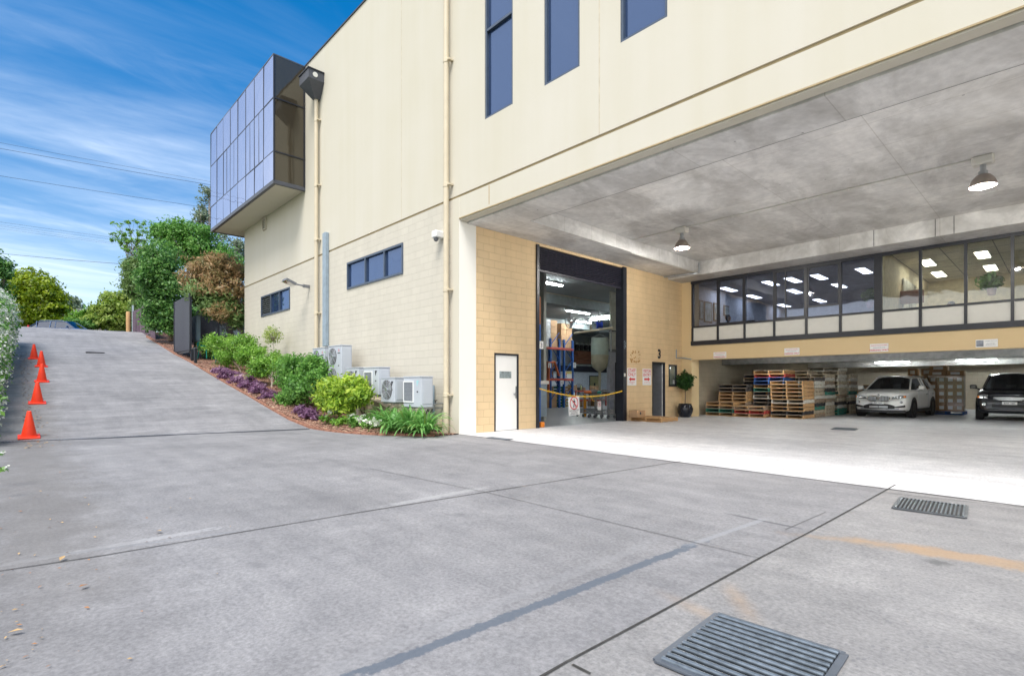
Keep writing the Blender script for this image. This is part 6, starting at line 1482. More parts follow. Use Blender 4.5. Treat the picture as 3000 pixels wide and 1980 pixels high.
# silver SUV
t, fy, hw, F_, R_, hood, gc, zb = car('parked_car', 'silver-beige compact SUV with a twin kidney grille parked facing out under the office', silver, 4.44, 1.82, 1.60, 1.12, .62, .97, {'clear': .25, 'wheel': .35, 'wb': 2.67, 'pillar': silver}, rim=m_black)
def topz(f): return (.76-.02*(1-f), .80+.055+.04*f)
for s_ in (-1, 1):
    headlamp(t, fy, s_, .42, .82, lambda f: (.735+.03*f-.02*(1-f), .79+.07*min(1,f*1.6)), [(.52,.785,.035),(.60,.79,.045),(.70,.80,.05)])
    # kidney grille: chrome surround, slats
    ks = MB(); k_ = [(s_*x, z) for x, z in ((.03,.70),(.05,.80),(.09,.83),(.30,.82),(.365,.78),(.36,.70),(.31,.645),(.09,.63))]
    g_ = MB().poly([(x, fy(x)-.006, z) for x, z in (k_ if s_ > 0 else k_[::-1])]).build('grille', m_black, t)
    ks.tube([(x, fy(x)-.018, z) for x, z in k_]+[(k_[0][0], fy(k_[0][0])-.018, k_[0][1])], .014, 6); ks.build('grille_surround', m_chrome, g_, smooth=True)
    sl_ = MB()
    for q in range(6): x = s_*(.085+.046*q); sl_.box(x-.012, fy(x)-.022, .66, x+.010, fy(x)-.008, .805)
    sl_.build('grille_slats', m_steel, g_)
    f = MB().lathe([(0,0),(.045,0),(.05,-.02),(.04,-.012),(0,-.006)], (s_*.70, fy(s_*.70)-.02, .60), 16, 'Y'); f.build('fog_lamp', m_chrome, t, smooth=True)
    q = MB(); curved(q, fy, s_*.50, s_*.80, 0, 0, .03, 5, 0, lambda f: (.385+.03*f, .43+.065*f), .015); q.build('side_intake', m_black, t)
q = MB(); curved(q, fy, -.50, .50, .36, .545, .03, 10, 0, lambda f: (.335, .545-.09*abs(2*f-1)**3), .018); q.build('lower_intake', m_black, t)
q = MB(); curved(q, fy, -.30, -.01, .375, .455, .02, 3, 0, None, .028); curved(q, fy, .01, .30, .375, .455, .02, 3, 0, None, .028); q.build('radiator_mesh', m_steel, t)
q = MB(); curved(q, fy, -.62, .62, .295, .335, .04, 12, 0, lambda f: (.295+.03*abs(2*f-1)**2, .325+.05*abs(2*f-1)**2), .03); q.build('skid_plate', m_steel, t)
q = MB(); curved(q, fy, -.80, .80, .2, .30, .05, 12, 0, None, .0); q.build('lower_valance', m_black, t)
pl = MB().bbox(-.19, fy(0)-.06, .525, .19, fy(0)-.045, .62, .004).build('number_plate', m_white, t)
MB().text('BX·96H', (0, fy(0)-.0615, .548), (1,0,0), (0,0,1), .075, bold=.03).build('plate_lettering', m_grey, pl)
em = MB().lathe([(0,0),(.036,0),(.036,-.008),(0,-.008)], (0, F_+.0, .875), 18, 'Y').build('emblem', m_black, t)
e_ = MB()
for a0 in (0, math.pi): e_.poly([(0, F_-.012, .875)]+[(.026*math.cos(a0+k*math.pi/12), F_-.012, .875+.026*math.sin(a0+k*math.pi/12)) for k in range(7)])
e_.build('emblem_quarters', m_white, em)
t.location = (-4.83, 24.05+2.22, .0); t.location.z = G(-4.8, 25)+.006; t.rotation_euler = (0,0,math.radians(-4))
# black SUV
t, fy, hw, F_, R_, hood, gc, zb = car('parked_car', 'black SUV with rounded headlights and a chrome winged grille, cut by the right edge', black_p, 4.55, 1.80, 1.68, 1.18, .62, 1.00, {'clear': .27, 'wheel': .36, 'wb': 2.62, 'pillar': black_p, 'dk': 1})
for s_ in (-1, 1):
    headlamp(t, fy, s_, .55, .84, lambda f: (.76+.02*f, .845+.085*math.sin(math.pi*(.25+.6*f))), [(.62,.82,.045),(.73,.83,.06)])
    f = MB().lathe([(0,0),(.05,0),(.06,-.02),(.045,-.012),(0,-.006)], (s_*.66, fy(s_*.66)-.025, .575), 16, 'Y'); f.build('fog_lamp', m_chrome, t, smooth=True)
gz_ = lambda f: (.70+.06*abs(2*f-1)**2, .84-.02*abs(2*f-1))
q = MB(); curved(q, fy, -.42, .42, 0, 0, .03, 10, 0, gz_, .012); g_ = q.build('grille', m_grey, t)
q = MB()
for z in (.735, .775, .815): curved(q, fy, -.40+.1*(.815-z)/.08, .40-.1*(.815-z)/.08, z-.010, z+.010, .015, 8, 0, None, .026)
q.build('grille_bars', m_chrome, g_)
MB().box(-.045, fy(0)-.05, .735, -.025, fy(0)-.035, .815).box(.025, fy(0)-.05, .735, .045, fy(0)-.035, .815).box(-.025, fy(0)-.05, .768, .025, fy(0)-.035, .785).build('emblem', m_chrome, t)
q = MB(); curved(q, fy, -.60, .60, .42, .64, .04, 12, 0, lambda f: (.43, .655-.13*abs(2*f-1)**2), .03); q.build('bumper_insert', M('satin_grey_plastic', (.10,.105,.12), .6), t)
q = MB(); curved(q, fy, -.45, .45, .47, .58, .02, 8, 0, None, .045); q.build('lower_intake', m_black, t)
pl = MB().bbox(-.19, fy(0)-.08, .575, .19, fy(0)-.065, .67, .004).build('number_plate', m_white, t)
MB().text('BAK·16H', (0, fy(0)-.0815, .598), (1,0,0), (0,0,1), .072, bold=.03).build('plate_lettering', m_grey, pl)
t.location = (-1.45, 24.75+2.275, G(-1.4, 25)+.006); t.rotation_euler = (0,0,math.radians(2))
# street car beyond the crest
t, fy, hw, F_, R_, hood, gc, zb = car('parked_car', 'blue-grey estate car in the street, only its roof and windows above the crest', navy, 4.7, 1.84, 1.70, 1.15, .66, .98, {'clear': .25}, glass=glassmat('street_car_glass', (.3,.35,.42), .14))
for s_ in (-1, 1): MB().bbox(s_*.78-.08, R_-.12, .95, s_*.78+.08, R_-.0, 1.28, .02).build('tail_light', m_red, t)
pc = P(192, 955, d=44.0); rz_t = P(166, 941, d=44.0).z
dirv = Vector((CA, SA, 0)); t.location = (pc.x, pc.y, rz_t-1.72); t.rotation_euler = (0,0,math.radians(46.6+90+4)); 
# ================= warehouse interior =================
def Wp(u, v, d): return P(u, v, d=d)
def tubelight(label, c, ln, ax, group='fluorescent lights in the warehouse'):
    t = thing('fluorescent_light', label, 'light', c, group=group); x, y, z = c
    dv = Vector(ax).normalized(); pv = Vector((-dv.y, dv.x, 0))
    m = MB(); p, q = Vector(c)-dv*ln/2, Vector(c)+dv*ln/2
    m.prism([p-pv*.09+Vector((0,0,.0)), p+pv*.09, q+pv*.09, q-pv*.09], (0,0,.055)); m.build('fitting', m_white, t)
    for s_ in (-1, 1): MB().cyl(p+pv*.05*s_-Vector((0,0,.02))+dv*.04, q+pv*.05*s_-Vector((0,0,.02))-dv*.04, .02, n=8).build('tube', m_tube2, t)
for u, v, ax, ln, lb in ((1610,829,(0,1,0),1.5,'nearest fluorescent light inside the roller door'), (1694,914,(0,1,0),1.9,'middle fluorescent light beyond the concrete beam'), (1703,942,(0,1,0),1.9,'lower fluorescent light behind the round wall fan'), (1776,932,(1,.0,0),2.4,'rightmost fluorescent light set crosswise'), (1782,925,(1,.0,0),2.4,'faint crosswise fluorescent light behind the rightmost one')):
    p = P(u, v, Z=5.22); tubelight(lb, (p.x, p.y, 5.22), ln, ax)
for i, (x, y) in enumerate(((-13.2, 22), (-24.5, 25), (-13.5, 30))): tubelight(('fluorescent light hidden behind the door jamb','fluorescent light deep behind the racking','fluorescent light near the rear wall')[i], (x, y, 5.22), 1.5, (0,1,0))
# concrete column and blue rack end by the left jamb
c0_, c1_ = P(1584, 1100, d=18.5), P(1599, 1100, d=18.5)
tag(MB().box(c0_.x-.3, c0_.y, 0, c0_.x+.15, c1_.y, 5.3).build('concrete_column', M('column_concrete', (.30,.31,.29), .8)), 'tall grey concrete column just inside the roller door', 'column')
r0 = P(1579.5, 1100, d=15.9); t = thing('rack_end_post', 'tall blue rack upright with a white number 3 card by the left jamb', 'rack', (r0.x, r0.y, 0))
MB().box(r0.x-.05, r0.y-.03, 0, r0.x+.04, r0.y+.03, P(1579,950,d=15.9).z).build('upright', m_bluesteel, t)
MB().box(r0.x-.05, r0.y-.03, P(1579,950,d=15.9).z, r0.x+.04, r0.y+.03, P(1579,870,d=15.9).z).build('extension', M('rust_board', (.30,.12,.06), .8), t)
def card(label, u0, u1, v0, v1, d, txt, size=None):
    """white card facing the camera side (+X)"""
    a, b = P(u0, v0, d=d), P(u1, v1, d=d); X = a.x; a, b = P(u0, v0, X=X), P(u1, v1, X=X); z1, z0 = P((u0+u1)/2, v0, X=X).z, P((u0+u1)/2, v1, X=X).z
    t = thing('number_card', label, 'sign', (X, (a.y+b.y)/2, z0), group='white number cards on the racking')
    MB().box(X, a.y, z0, X+.006, b.y, z1).build('card', m_white, t)
    if txt: MB().text(txt, (X+.009, (a.y+b.y)/2, z0+(z1-z0)*.22), (0,1,0), (0,0,1), (size or .75)*(z1-z0), bold=.01).build('lettering', m_blacksign, t)
card('white card with a black 3 at the left of the roller door', 1580.5, 1591.5, 999, 1022, 15.7, '3')
# pallet racking
def rack():
    Xr = P(1612, 1190, d=28.5).x
    pu = [P(u, 1190, X=Xr) for u in (1612.5, 1638.5, 1652, 1677)]
    t = thing('pallet_rack', 'blue and red steel pallet racking holding wrapped cartons', 'rack', (Xr, pu[0].y, 0)); zt_ = [P(u, v, X=Xr).z for u, v in ((1612.5,991),(1638.5,993),(1652,995),(1677,997))]
    for p, z in zip(pu, zt_):
        for dx_ in (0, -1.1): MB().box(Xr+dx_-.05, p.y-.05, 0, Xr+dx_+.05, p.y+.05, z).build('upright', m_bluesteel, t)
    for a, b in ((0,1),(2,3)):
        z = .4; k = 0
        while z < 3.6:
            y0, y1 = (pu[a].y, pu[b].y) if k%2 == 0 else (pu[b].y, pu[a].y)
            MB().tube([(Xr, y0, z), (Xr, y1, z+.75)], .025, 6).build('brace', m_bluesteel, t); z += .75; k += 1
    zb1, zb2 = P(1640, 1022, X=Xr).z, P(1640, 1112, X=Xr).z
    for z in (zb1, zb2): MB().box(Xr-.04, pu[0].y-1.6, z-.06, Xr+.07, pu[3].y, z+.06).build('beam', m_redsteel, t); MB().box(Xr-1.1, pu[0].y-1.6, z+.061, Xr, pu[3].y, z+.08).build('shelf', m_woodw, t)
    MB().box(Xr-.05, pu[0].y-1.8, 0, Xr+.05, pu[0].y-1.7, 3.9).build('upright', m_bluesteel, t)
    return t, Xr, pu, zb1, zb2
t, Xr, pu, zb1, zb2 = rack()
gw = 'cartons on the warehouse racking'
ztop = P(1640, 940, X=Xr).z
def load(label, y0, y1, z0, z1, x=None, wrap=False, mat=None):
    x = x if x is not None else Xr-.55; t = thing('carton_load', label, 'cartons', (x, (y0+y1)/2, z0), group=gw)
    nz_ = max(1, round((z1-z0)/.38)); ny = max(1, round((y1-y0)/.5))
    for a in range(nz_):
        for b in range(ny):
            MB().bbox(x-.5, y0+(y1-y0)*b/ny+.004, z0+(z1-z0)*a/nz_+.002, x+.5+rn.uniform(-.02,.02), y0+(y1-y0)*(b+1)/ny-.004, z0+(z1-z0)*(a+1)/nz_-.002, .012).build('carton', mat or m_carton, t)
    if wrap: MB().box(x+.51, y0, z0, x+.525, y1, z1).build('stretch_film', M('crinkled_film', (.6,.6,.62), .12, .3, bump=1., bscale=9), t)
yA = P(1598, 1000, X=Xr).y; yB_ = P(1634, 1000, X=Xr).y; yC = P(1646, 1000, X=Xr).y; yD = P(1679, 1000, X=Xr).y
load('wrapped tall carton load on the left top of the racking', yA, yA+(yB_-yA)*.45, zb1+.085, ztop, wrap=True)
load('brown tall carton load beside the wrapped one on the racking', yA+(yB_-yA)*.47, yB_, zb1+.085, ztop)
load('brown tall carton load on the right top of the racking', yC, yD, zb1+.085, ztop-.1)
load('dark brown cartons on the lower rack shelf', yA, yB_-.3, zb2+.085, zb2+1.0, mat=M('dark_carton', (.20,.10,.06), .8))
load('brown cartons on the floor under the racking', yA, yB_, .02, .85)
tag(MB().tube([(Xr+.3, yA-.1, zb2-.7), (Xr+.2, yA+.05, zb2+.9), (Xr+.2, yA+.5, zb2+.95), (Xr+.3, yA+.75, zb2+.2)], .07, 6).build('orange_barrier', M('orange_red_steel', (.45,.10,.03), .6)), 'orange-red folded barrier leaning on the lower rack shelf', 'barrier')
card('white card with a black 6 on the racking upright', 1606, 1614, 1063, 1077.5, 28.0, '6')
card('white card with a black 7 on the right racking upright', 1679.5, 1687, 1062, 1077, 29.0, '7')
card('small white card reading 61 hanging under the racking beam', 1641.5, 1651.5, 1114, 1125, 28.4, '61', .6)
# yellow poster card
a = P(1656, 1088, d=28.0); tp_ = thing('safety_poster', 'white poster with a yellow sunburst top on the racking', 'poster', (a.x, a.y, P(1656,1107,d=28).z))
z1, z0 = P(1665,1087,X=a.x).z, P(1665,1108,X=a.x).z; ya, yb = P(1656,1100,X=a.x).y, P(1675,1100,X=a.x).y
MB().box(a.x, ya, z0, a.x+.01, yb, z1).build('sheet', m_white, tp_); MB().box(a.x+.012, ya+.06, z1-.14, a.x+.014, yb-.02, z1-.02).build('yellow_band', M('pale_yellow', (.75,.62,.18), .6), tp_); MB().box(a.x+.012, ya+.03, z0+.05, a.x+.014, ya+.10, z0+.14).build('blue_mark', m_bluesteel, tp_); MB().box(a.x+.012, ya+.03, z0+.17, a.x+.014, ya+.10, z0+.25).build('red_mark', m_red, tp_)
# mezzanine + rear partition, door
XB = -26.5
t = thing('partition_wall', 'white rear partition wall below a dark mezzanine edge', 'partition', (XB, 32, 0))
yy0, yy1 = P(1650, 1100, X=XB).y, P(1800, 1100, X=XB).y
zt_ = P(1730, 1090, X=XB).z; MB().box(XB-.1, 22, 0, XB, 43.5, zt_).build('panel', M('pale_blue_white', (.60,.66,.72), .6), t)
MB().box(XB-.15, 22, zt_, XB+.15, 43.5, zt_+.45).build('dark_edge', M('mezz_dark', (.015,.016,.03), .6), t); MB().box(XB-.12, 22, zt_+.45, XB+.12, 43.5, zt_+.62).build('handrail', M('mezz_grey', (.25,.28,.28), .6), t)
dy0, dy1 = P(1728, 1130, X=XB).y, P(1754, 1130, X=XB).y; dz = P(1740, 1103, X=XB).z
dd = MB().box(XB+.002, dy0-.08, 0, XB+.04, dy0, dz+.08).box(XB+.002, dy1, 0, XB+.04, dy1+.08, dz+.08).box(XB+.002, dy0, dz, XB+.04, dy1, dz+.08).build('door', m_dark, t); MB().box(XB+.003, dy0, 0, XB+.03, dy1, dz).build('door_leaf', M('olive_door', (.36,.34,.17), .5), dd)
MB().box(XB+.032, (dy0+dy1)/2-.1, dz*.62, XB+.036, (dy0+dy1)/2+.1, dz*.62+.22).build('door_sign', m_black, dd)
# mezzanine goods: brown crate stack and helmets
zz = zt_+.63; ya, yb = P(1685,1060,X=XB).y, P(1740,1060,X=XB).y
for k in range(3): tag(MB().bbox(XB-.5, ya+.02*k, zz+k*.34, XB+.3, yb-.03*k, zz+k*.34+.32, .02).build('flat_carton', M('brown_red_board', (.22,.09,.05), .8)), ('bottom','middle','top')[k]+' long red-brown carton on the mezzanine', 'carton', 'long cartons on the mezzanine')
for k in range(4):
    y_ = ya+(yb-ya)*(.14+.24*k); t = thing('motor', ('leftmost','second from left','third from left','rightmost')[k]+' dark round motor with a white top on the mezzanine cartons', 'motor', (XB-.1, y_, zz+1.03), group='dark motors on the mezzanine')
    MB().lathe([(0,0),(.20,0),(.20,.06),(.12,.1),(.17,.2),(.17,.42),(.1,.5),(0,.5)], (XB-.1, y_, zz+1.03), 14).build('housing', m_black, t, smooth=True); MB().lathe([(0,.5),(.15,.5),(.17,.56),(.1,.64),(0,.65)], (XB-.1, y_, zz+1.03), 14).build('cap', m_white, t, smooth=True)
# hanging bag with hanger, pipe rail, hose reel
bc = P(1757, 990, d=22.0); k = 22.0/FL
t = thing('hanging_bag', 'big pale green fabric bag hanging from a rail, tapering to a spout', 'bag', (bc.x, bc.y, P(1757,1190,d=22).z))
m = MB(); wv = Vector((CA, SA, 0)); dv = Vector((-SA, CA, 0)); rows = []
for v, hw_, dp_ in ((990,24,.20),(1010,25,.30),(1040,25,.32),(1062,24.5,.31),(1075,21,.28),(1085,11,.17),(1089,4,.06),(1110,3.6,.055),(1145,3.2,.05)):
    c = P(1757, v, d=22.0); rows.append(len(m.v)); n = 20
    for j in range(n):
        a = 2*math.pi*j/n; w_ = hw_*k*(1+.04*math.sin(5*a+v*.1)); m.v.append(c+wv*w_*math.copysign(abs(math.cos(a))**.7, math.cos(a))+dv*dp_*math.sin(a))
for a, b in zip(rows, rows[1:]):
    for j in range(20): m.f.append((a+j, a+(j+1)%20, b+(j+1)%20, b+j)); m.m.append(1 if a >= rows[2] else 0)
m.build('bag', [M('bag_green', (.42,.52,.47), .6), M('bag_filled', (.44,.43,.32), .7)], t, smooth=True)
hk = P(1757, 990, d=22); MB().tube([hk-wv*.33, hk+Vector((0,0,.17)), hk+wv*.33], .015, 6).tube([hk+Vector((0,0,.17)), hk+Vector((0,0,.5))], .015, 6).build('hanger', m_steel, t)
ra, rb = P(1682, 976, d=22), P(1796, 960, d=21); t = thing('pipe_rail', 'cream overhead pipe rail carrying the hanging bag', 'rail', ra.lerp(rb,.5)); MB().tube([ra, rb], .045, 8).build('rail', m_pipe, t, smooth=True)
MB().tube([P(1731,952,d=22), P(1731,964,d=22), P(1736,966,d=22)], .04, 8).build('elbow', m_pipe, t, smooth=True); MB().tube([P(1790,950,d=21.2), P(1790,1030,d=21.2)], .035, 8).build('drop_post', m_steel, t, smooth=True)
hr = P(1754.5, 952, d=21.5); t = thing('hose_reel', 'bright blue hose reel hung under the warehouse ceiling', 'reel', hr); vd_ = Vector((SA,-CA,0))
for s_ in (-.08, .08): 
    c = hr+wv*(.02)+vd_*0+wv*s_*1.2; MB().cyl(c-wv*.02, c+wv*.02, .155, n=22).build('flange', M('reel_blue', (.02,.08,.62), .4), t)
MB().cyl(hr-wv*.1, hr+wv*.12, .11, n=18).build('drum', M('reel_blue_dark', (.02,.05,.40), .5), t); MB().tube([hr+Vector((0,0,.14)), hr+Vector((0,0,.6))], .02, 6).build('bracket', m_steel, t)
# fans
def fan(label, c, r, nrm, stand=None, name='wall_fan'):
    t = thing(name, label, 'fan', c if stand is None else (c.x, c.y, 0)); nrm = Vector(nrm).normalized(); sx = nrm.cross(Vector((0,0,1))).normalized(); sy = sx.cross(nrm)
    g = MB()
    for q in (.35,.55,.75,1.): g.tube([c+(sx*math.cos(a)+sy*math.sin(a))*r*q+nrm*.09*(1-q*q) for a in [k*math.pi/12 for k in range(25)]], .008 if q < 1 else .014, 5)
    for a in [k*math.pi/8 for k in range(16)]: g.tube([c+nrm*.1, c+(sx*math.cos(a)+sy*math.sin(a))*r], .004, 4)
    g.build('guard', m_steel if stand is None else m_grey, t)
    b = MB()
    for q in range(3):
        a = q*2.094+.5; u_ = sx*math.cos(a)+sy*math.sin(a); w_ = nrm.cross(u_); b.prism([c+u_*r*.12-w_*.05, c+u_*r*.88-w_*r*.30, c+u_*r*.9+w_*r*.12, c+u_*r*.15+w_*.06], nrm*.01)
    b.build('blades', m_black if stand is not None else m_steel, t); MB().cyl(c-nrm*.14, c+nrm*.03, r*.18, n=12).build('motor', m_black if stand is not None else m_orange, t)
    if stand is not None: MB().cyl((c.x,c.y,0), c-nrm*.08, .025).lathe([(0,0),(.25,0),(.25,.04),(0,.05)], (c.x,c.y,0), 16).build('stand', m_black, t)
    else: MB().tube([c-nrm*.1, c-nrm*.1+Vector((0,0,r*1.6))], .02, 6).build('bracket', m_steel, t)
fan('round chrome fan hung below the warehouse lights', P(1674, 944, d=21.0), .24, (.75,-.6,-.2))
fan('large black pedestal fan before the white partition', P(1695.5, 1140, d=30.5), .29, (.7,-.7,.0), 1, 'pedestal_fan')
fan('smaller pedestal fan half hidden behind the racking', P(1670, 1139, d=31.5), .26, (.7,-.7,.0), 1, 'pedestal_fan')
# pallets leaning, workbench, cartons
lp = P(1636, 1192, Z=0); o = pallet_mesh(M('pale_pine', (.50,.42,.22), .8, var=.2), m_wood, 90); o.location = (lp.x+.2, lp.y, .5); o.rotation_euler = (math.radians(90), math.radians(0), math.radians(52)); tag(o, 'pale pine pallet standing on edge inside the warehouse', 'pallet')
o.location.z = .60
o = pallet_mesh(pal_mats['green'][0], pal_mats['green'][0], 91); o.location = (lp.x-.1, lp.y-.35, .60); o.rotation_euler = (math.radians(90), 0, math.radians(30)); tag(o, 'dark green pallet standing on edge behind the pale one', 'pallet')
tb0 = P(1725, 1190, Z=0); wb = thing('packing_bench', 'red-framed packing bench with a steel top and shelf', 'bench', tb0)
bx, byy = tb0.x, tb0.y; y0, y1 = byy-1.6, byy+1.3; 
for z in (.95, .42): MB().box(bx-.5, y0, z-.05, bx+.3, y1, z).build('shelf' if z < .9 else 'bench_top', m_steel, wb); MB().box(bx+.301, y0, z-.09, bx+.33, y1, z-.0).build('beam', m_redsteel, wb)
for yy in (y0, y1-.06): 
    for xx in (bx-.5, bx+.27): MB().box(xx, yy, 0, xx+.06, yy+.06, .90).build('leg', m_redsteel, wb)
gi = 'goods on and under the packing bench'
for i, (f, s_, h_, lb) in enumerate(((.08,.35,.3,'open brown carton at the left end of the packing bench'),(.35,.3,.16,'low carton near the middle of the packing bench'),(.78,.4,.25,'brown carton toward the right of the packing bench'))): carton(lb, (bx-.1, y0+(y1-y0)*f, .952), .4, s_, h_, gi, lab=False)
for i, (f, h_, lb) in enumerate(((.2,.36,'brown carton on the floor under the bench, left'),(.75,.38,'brown carton on the floor under the bench, right'))): carton(lb, (bx-.1, y0+(y1-y0)*f, .0), .5, .5, h_, gi, lab=False)
q_ = Vector((bx+.05, y0+.8, .952)); t = thing('spray_bottle', 'small yellow-green bottle on the packing bench', 'bottle', q_, group=gi); MB().lathe([(0,0),(.05,0),(.05,.2),(.02,.26),(.02,.32),(0,.32)], q_, 12).build('bottle', M('bottle_green', (.5,.55,.25), .3), t, smooth=True)
# office cabin right of the opening
t = thing('office_cabin', 'white-walled cabin with a dark-framed door just inside the right jamb', 'cabin', (P(1788,1200,d=22).x, P(1788,1200,d=22).y, 0)); a = P(1786, 1200, d=22.5); X = a.x; y0 = a.y; z1 = P(1790, 1031, X=X).z
MB().box(X-.15, y0, 0, X, y0+3.0, z1).build('wall', M('lilac_white_wall', (.62,.64,.74), .6), t); MB().box(X-.2, y0-.05, z1, X+.05, y0+3.05, z1+.12).build('roof_edge', m_grey, t)
MB().box(X+.002, P(1802,1100,X=X).y, 0, X+.05, P(1806,1100,X=X).y, P(1804,1062,X=X).z).box(X+.002, P(1806,1100,X=X).y, P(1806,1066,X=X).z, X+.05, y0+2.9, P(1804,1062,X=X).z).build('door_frame', m_dark, t)
up = MB(); zz0, zz1 = z1+.14, 5.28
up.box(X-.14, y0+.18, zz0, X-.05, y0+2.9, zz1); up.build('upper_panel', M('cream_panel', (.60,.60,.52), .6), t); MB().box(X-.15, y0+.16, zz0+.75, X-.03, y0+2.9, zz0+.80).build('panel_joint', m_dark, t)
t_ = thing('ceiling_pipe', 'thin pale conduit zigzagging across the warehouse ceiling', 'conduit', (-15, 16, 5.2)); MB().tube([(-15.5,12.2,5.25),(-15.5,22.6,5.25)], .02, 6).tube([(-15.5,12.6,5.26),(-11.5,13.8,5.26)], .02, 6).build('conduit', m_pipe, t_)
# strip of folded curtain by the column
cp = P(1590, 1190, d=18.3); m = MB()
for k_ in range(9): m.cyl((cp.x-.05, cp.y-.14+.045*k_, .15), (cp.x-.05, cp.y-.14+.045*k_, P(1590,1118,d=18.3).z), .03, n=8)
t = thing('tube_bundle', 'bundle of tall grey tubes standing against the column', 'tubes', (cp.x, cp.y, .0)); m.build('tubes', m_conduit, t); MB().box(cp.x-.1, cp.y-.18, P(1590,1125,d=18.3).z, cp.x+.02, cp.y+.30, P(1590,1115,d=18.3).z).build('clamp', m_offwhite, t)
# trolleys
def trolley():
    t = thing('roll_trolley', 'x', 'trolley', (0,0,0), group='wire trolleys parked in the roller doorway'); f = MB(); w_, d_ = .40, .62
    for s_ in (-1, 1):
        for e in (-1, 1): f.tube([(s_*w_/2, e*d_/2, .12), (s_*w_/2, e*d_/2, .98)], .014, 6)
        f.tube([(s_*w_/2, -d_/2, .98), (s_*w_/2, -d_/2-.10, 1.02), (s_*w_/2*.9, -d_/2-.12, 1.02)], .014, 6)
    f.tube([(-w_/2,-d_/2-.11,1.02),(w_/2,-d_/2-.11,1.02)], .016, 6)
    for z in (.16, .30): f.tube([(-w_/2,-d_/2,z),(w_/2,-d_/2,z),(w_/2,d_/2,z),(-w_/2,d_/2,z),(-w_/2,-d_/2,z)], .012, 5)
    f.build('frame', m_steel, t)
    for z0, z1, nm in ((.70,.92,'upper_basket'), (.18,.32,'lower_basket')):
        b = MB()
        for z in (z0, (z0+z1)/2, z1): b.tube([(-w_/2,-d_/2,z),(w_/2,-d_/2,z),(w_/2,d_/2,z),(-w_/2,d_/2,z),(-w_/2,-d_/2,z)], .006, 4)
        for k in range(9):
            y = -d_/2+d_*k/8
            for s_ in (-1,1): b.tube([(s_*w_/2,y,z0),(s_*w_/2,y,z1)], .004, 4)
            b.tube([(-w_/2,y,z0),(w_/2,y,z0)], .004, 4)
        for k in range(6): x = -w_/2+w_*k/5; b.tube([(x,-d_/2,z0),(x,-d_/2,z1)], .004, 4)
        b.build(nm, m_chrome, t)
    for s_ in (-1, 1):
        for e in (-1, 1): MB().lathe([(0,-.015),(.055,-.015),(.06,0),(.055,.015),(0,.015)], (s_*w_/2, e*d_/2, .06), 16, 'X').build('caster', m_grey, t)
    return t
t0 = trolley()
for i, (u, v) in enumerate(((1746,1222),(1764,1224),(1782,1226),(1800,1227))):
    p = P(u, v, Z=0); p.x -= .45; o = t0 if i == 0 else dup(t0, p); o.location = (p.x, p.y, .006); o.rotation_euler = (0,0,math.radians(90+rn.uniform(-4,4)))
    o['label'] = ('leftmost wire trolley, holding a small prohibition sign', 'second wire trolley from the left in the doorway', 'third wire trolley from the left in the doorway', 'wire trolley tucked against the right door jamb')[i]
for i, (u, sx, sz, c, lb) in enumerate(((1752,.3,.12,(.5,.12,.03),'orange bundle on top of the leftmost trolley'),(1768,.34,.16,(.14,.12,.11),'dark cloth heap on the second trolley'),(1784,.3,.1,(.03,.25,.2),'teal pack on the third trolley'),(1800,.36,.16,(.17,.15,.14),'grey sack heap on the trolley by the jamb'))):
    p = P(u, 1226, Z=0); q = Vector((p.x-.45, p.y, .93)); m = MB(); m.lathe([(0,0),(.16,0),(.20,.05),(.15,sz*.8),(.05,sz),(0,sz)], q, 9); tag(m.build('bundle', M('bundle_%d' % i, c, .8)), lb, 'bundle', 'bundles on the trolleys')
# orange bollard, orange block, chain and signs
p = P(1714, 1220, Z=0); X = p.x; tag(MB().box(X-.035, p.y-.05, 0, X+.035, p.y+.04, P(1716,1155,X=X).z).build('orange_post', M('amber_post', (.88,.36,.02), .5)), 'slim orange post standing in the roller doorway', 'post')
p = P(1582.5, 1245, X=XW-.12); tag(MB().bbox(XW-.2, p.y-.06, .005, XW-.02, p.y+.10, .16, .015).build('door_stop', m_orange), 'small orange block at the foot of the left door guide', 'block')
ya_, yb_ = rd[0]+.1, rd[1]-.05; za, zb_, zm_ = P(1577,1137,X=XW).z, P(1812,1143,X=XW).z, P(1688,1162,X=XW).z
n = 60; pts = []
for i in range(n+1):
    f = i/n; yy = ya_+(yb_-ya_)*f; zl = za+(zb_-za)*f; pts.append((XW-.0, yy, zl-(.5*(za+zb_)-zm_)*4*f*(1-f)))
cs = thing('warning_chain', 'sagging yellow plastic chain across the roller doorway', 'chain', (XW, (ya_+yb_)/2, zm_)); m = MB(); m.tube(pts, .014, 6)
for i in range(n): a, b = Vector(pts[i]), Vector(pts[i+1]); m.cyl(a.lerp(b,.15), a.lerp(b,.85), .022 if i%2 else .017, n=6)
m.build('chain', m_yellow, cs, smooth=True)
p0 = Vector(pts[int(n*.58)]); q0 = P(1742,1175,d=19.0); tag(MB().tube([p0, p0.lerp(q0,.5)+Vector((0,0,-.06)), q0], .012, 6).build('spare_chain', m_yellow), 'loose yellow chain end drooping toward the trolleys', 'chain')
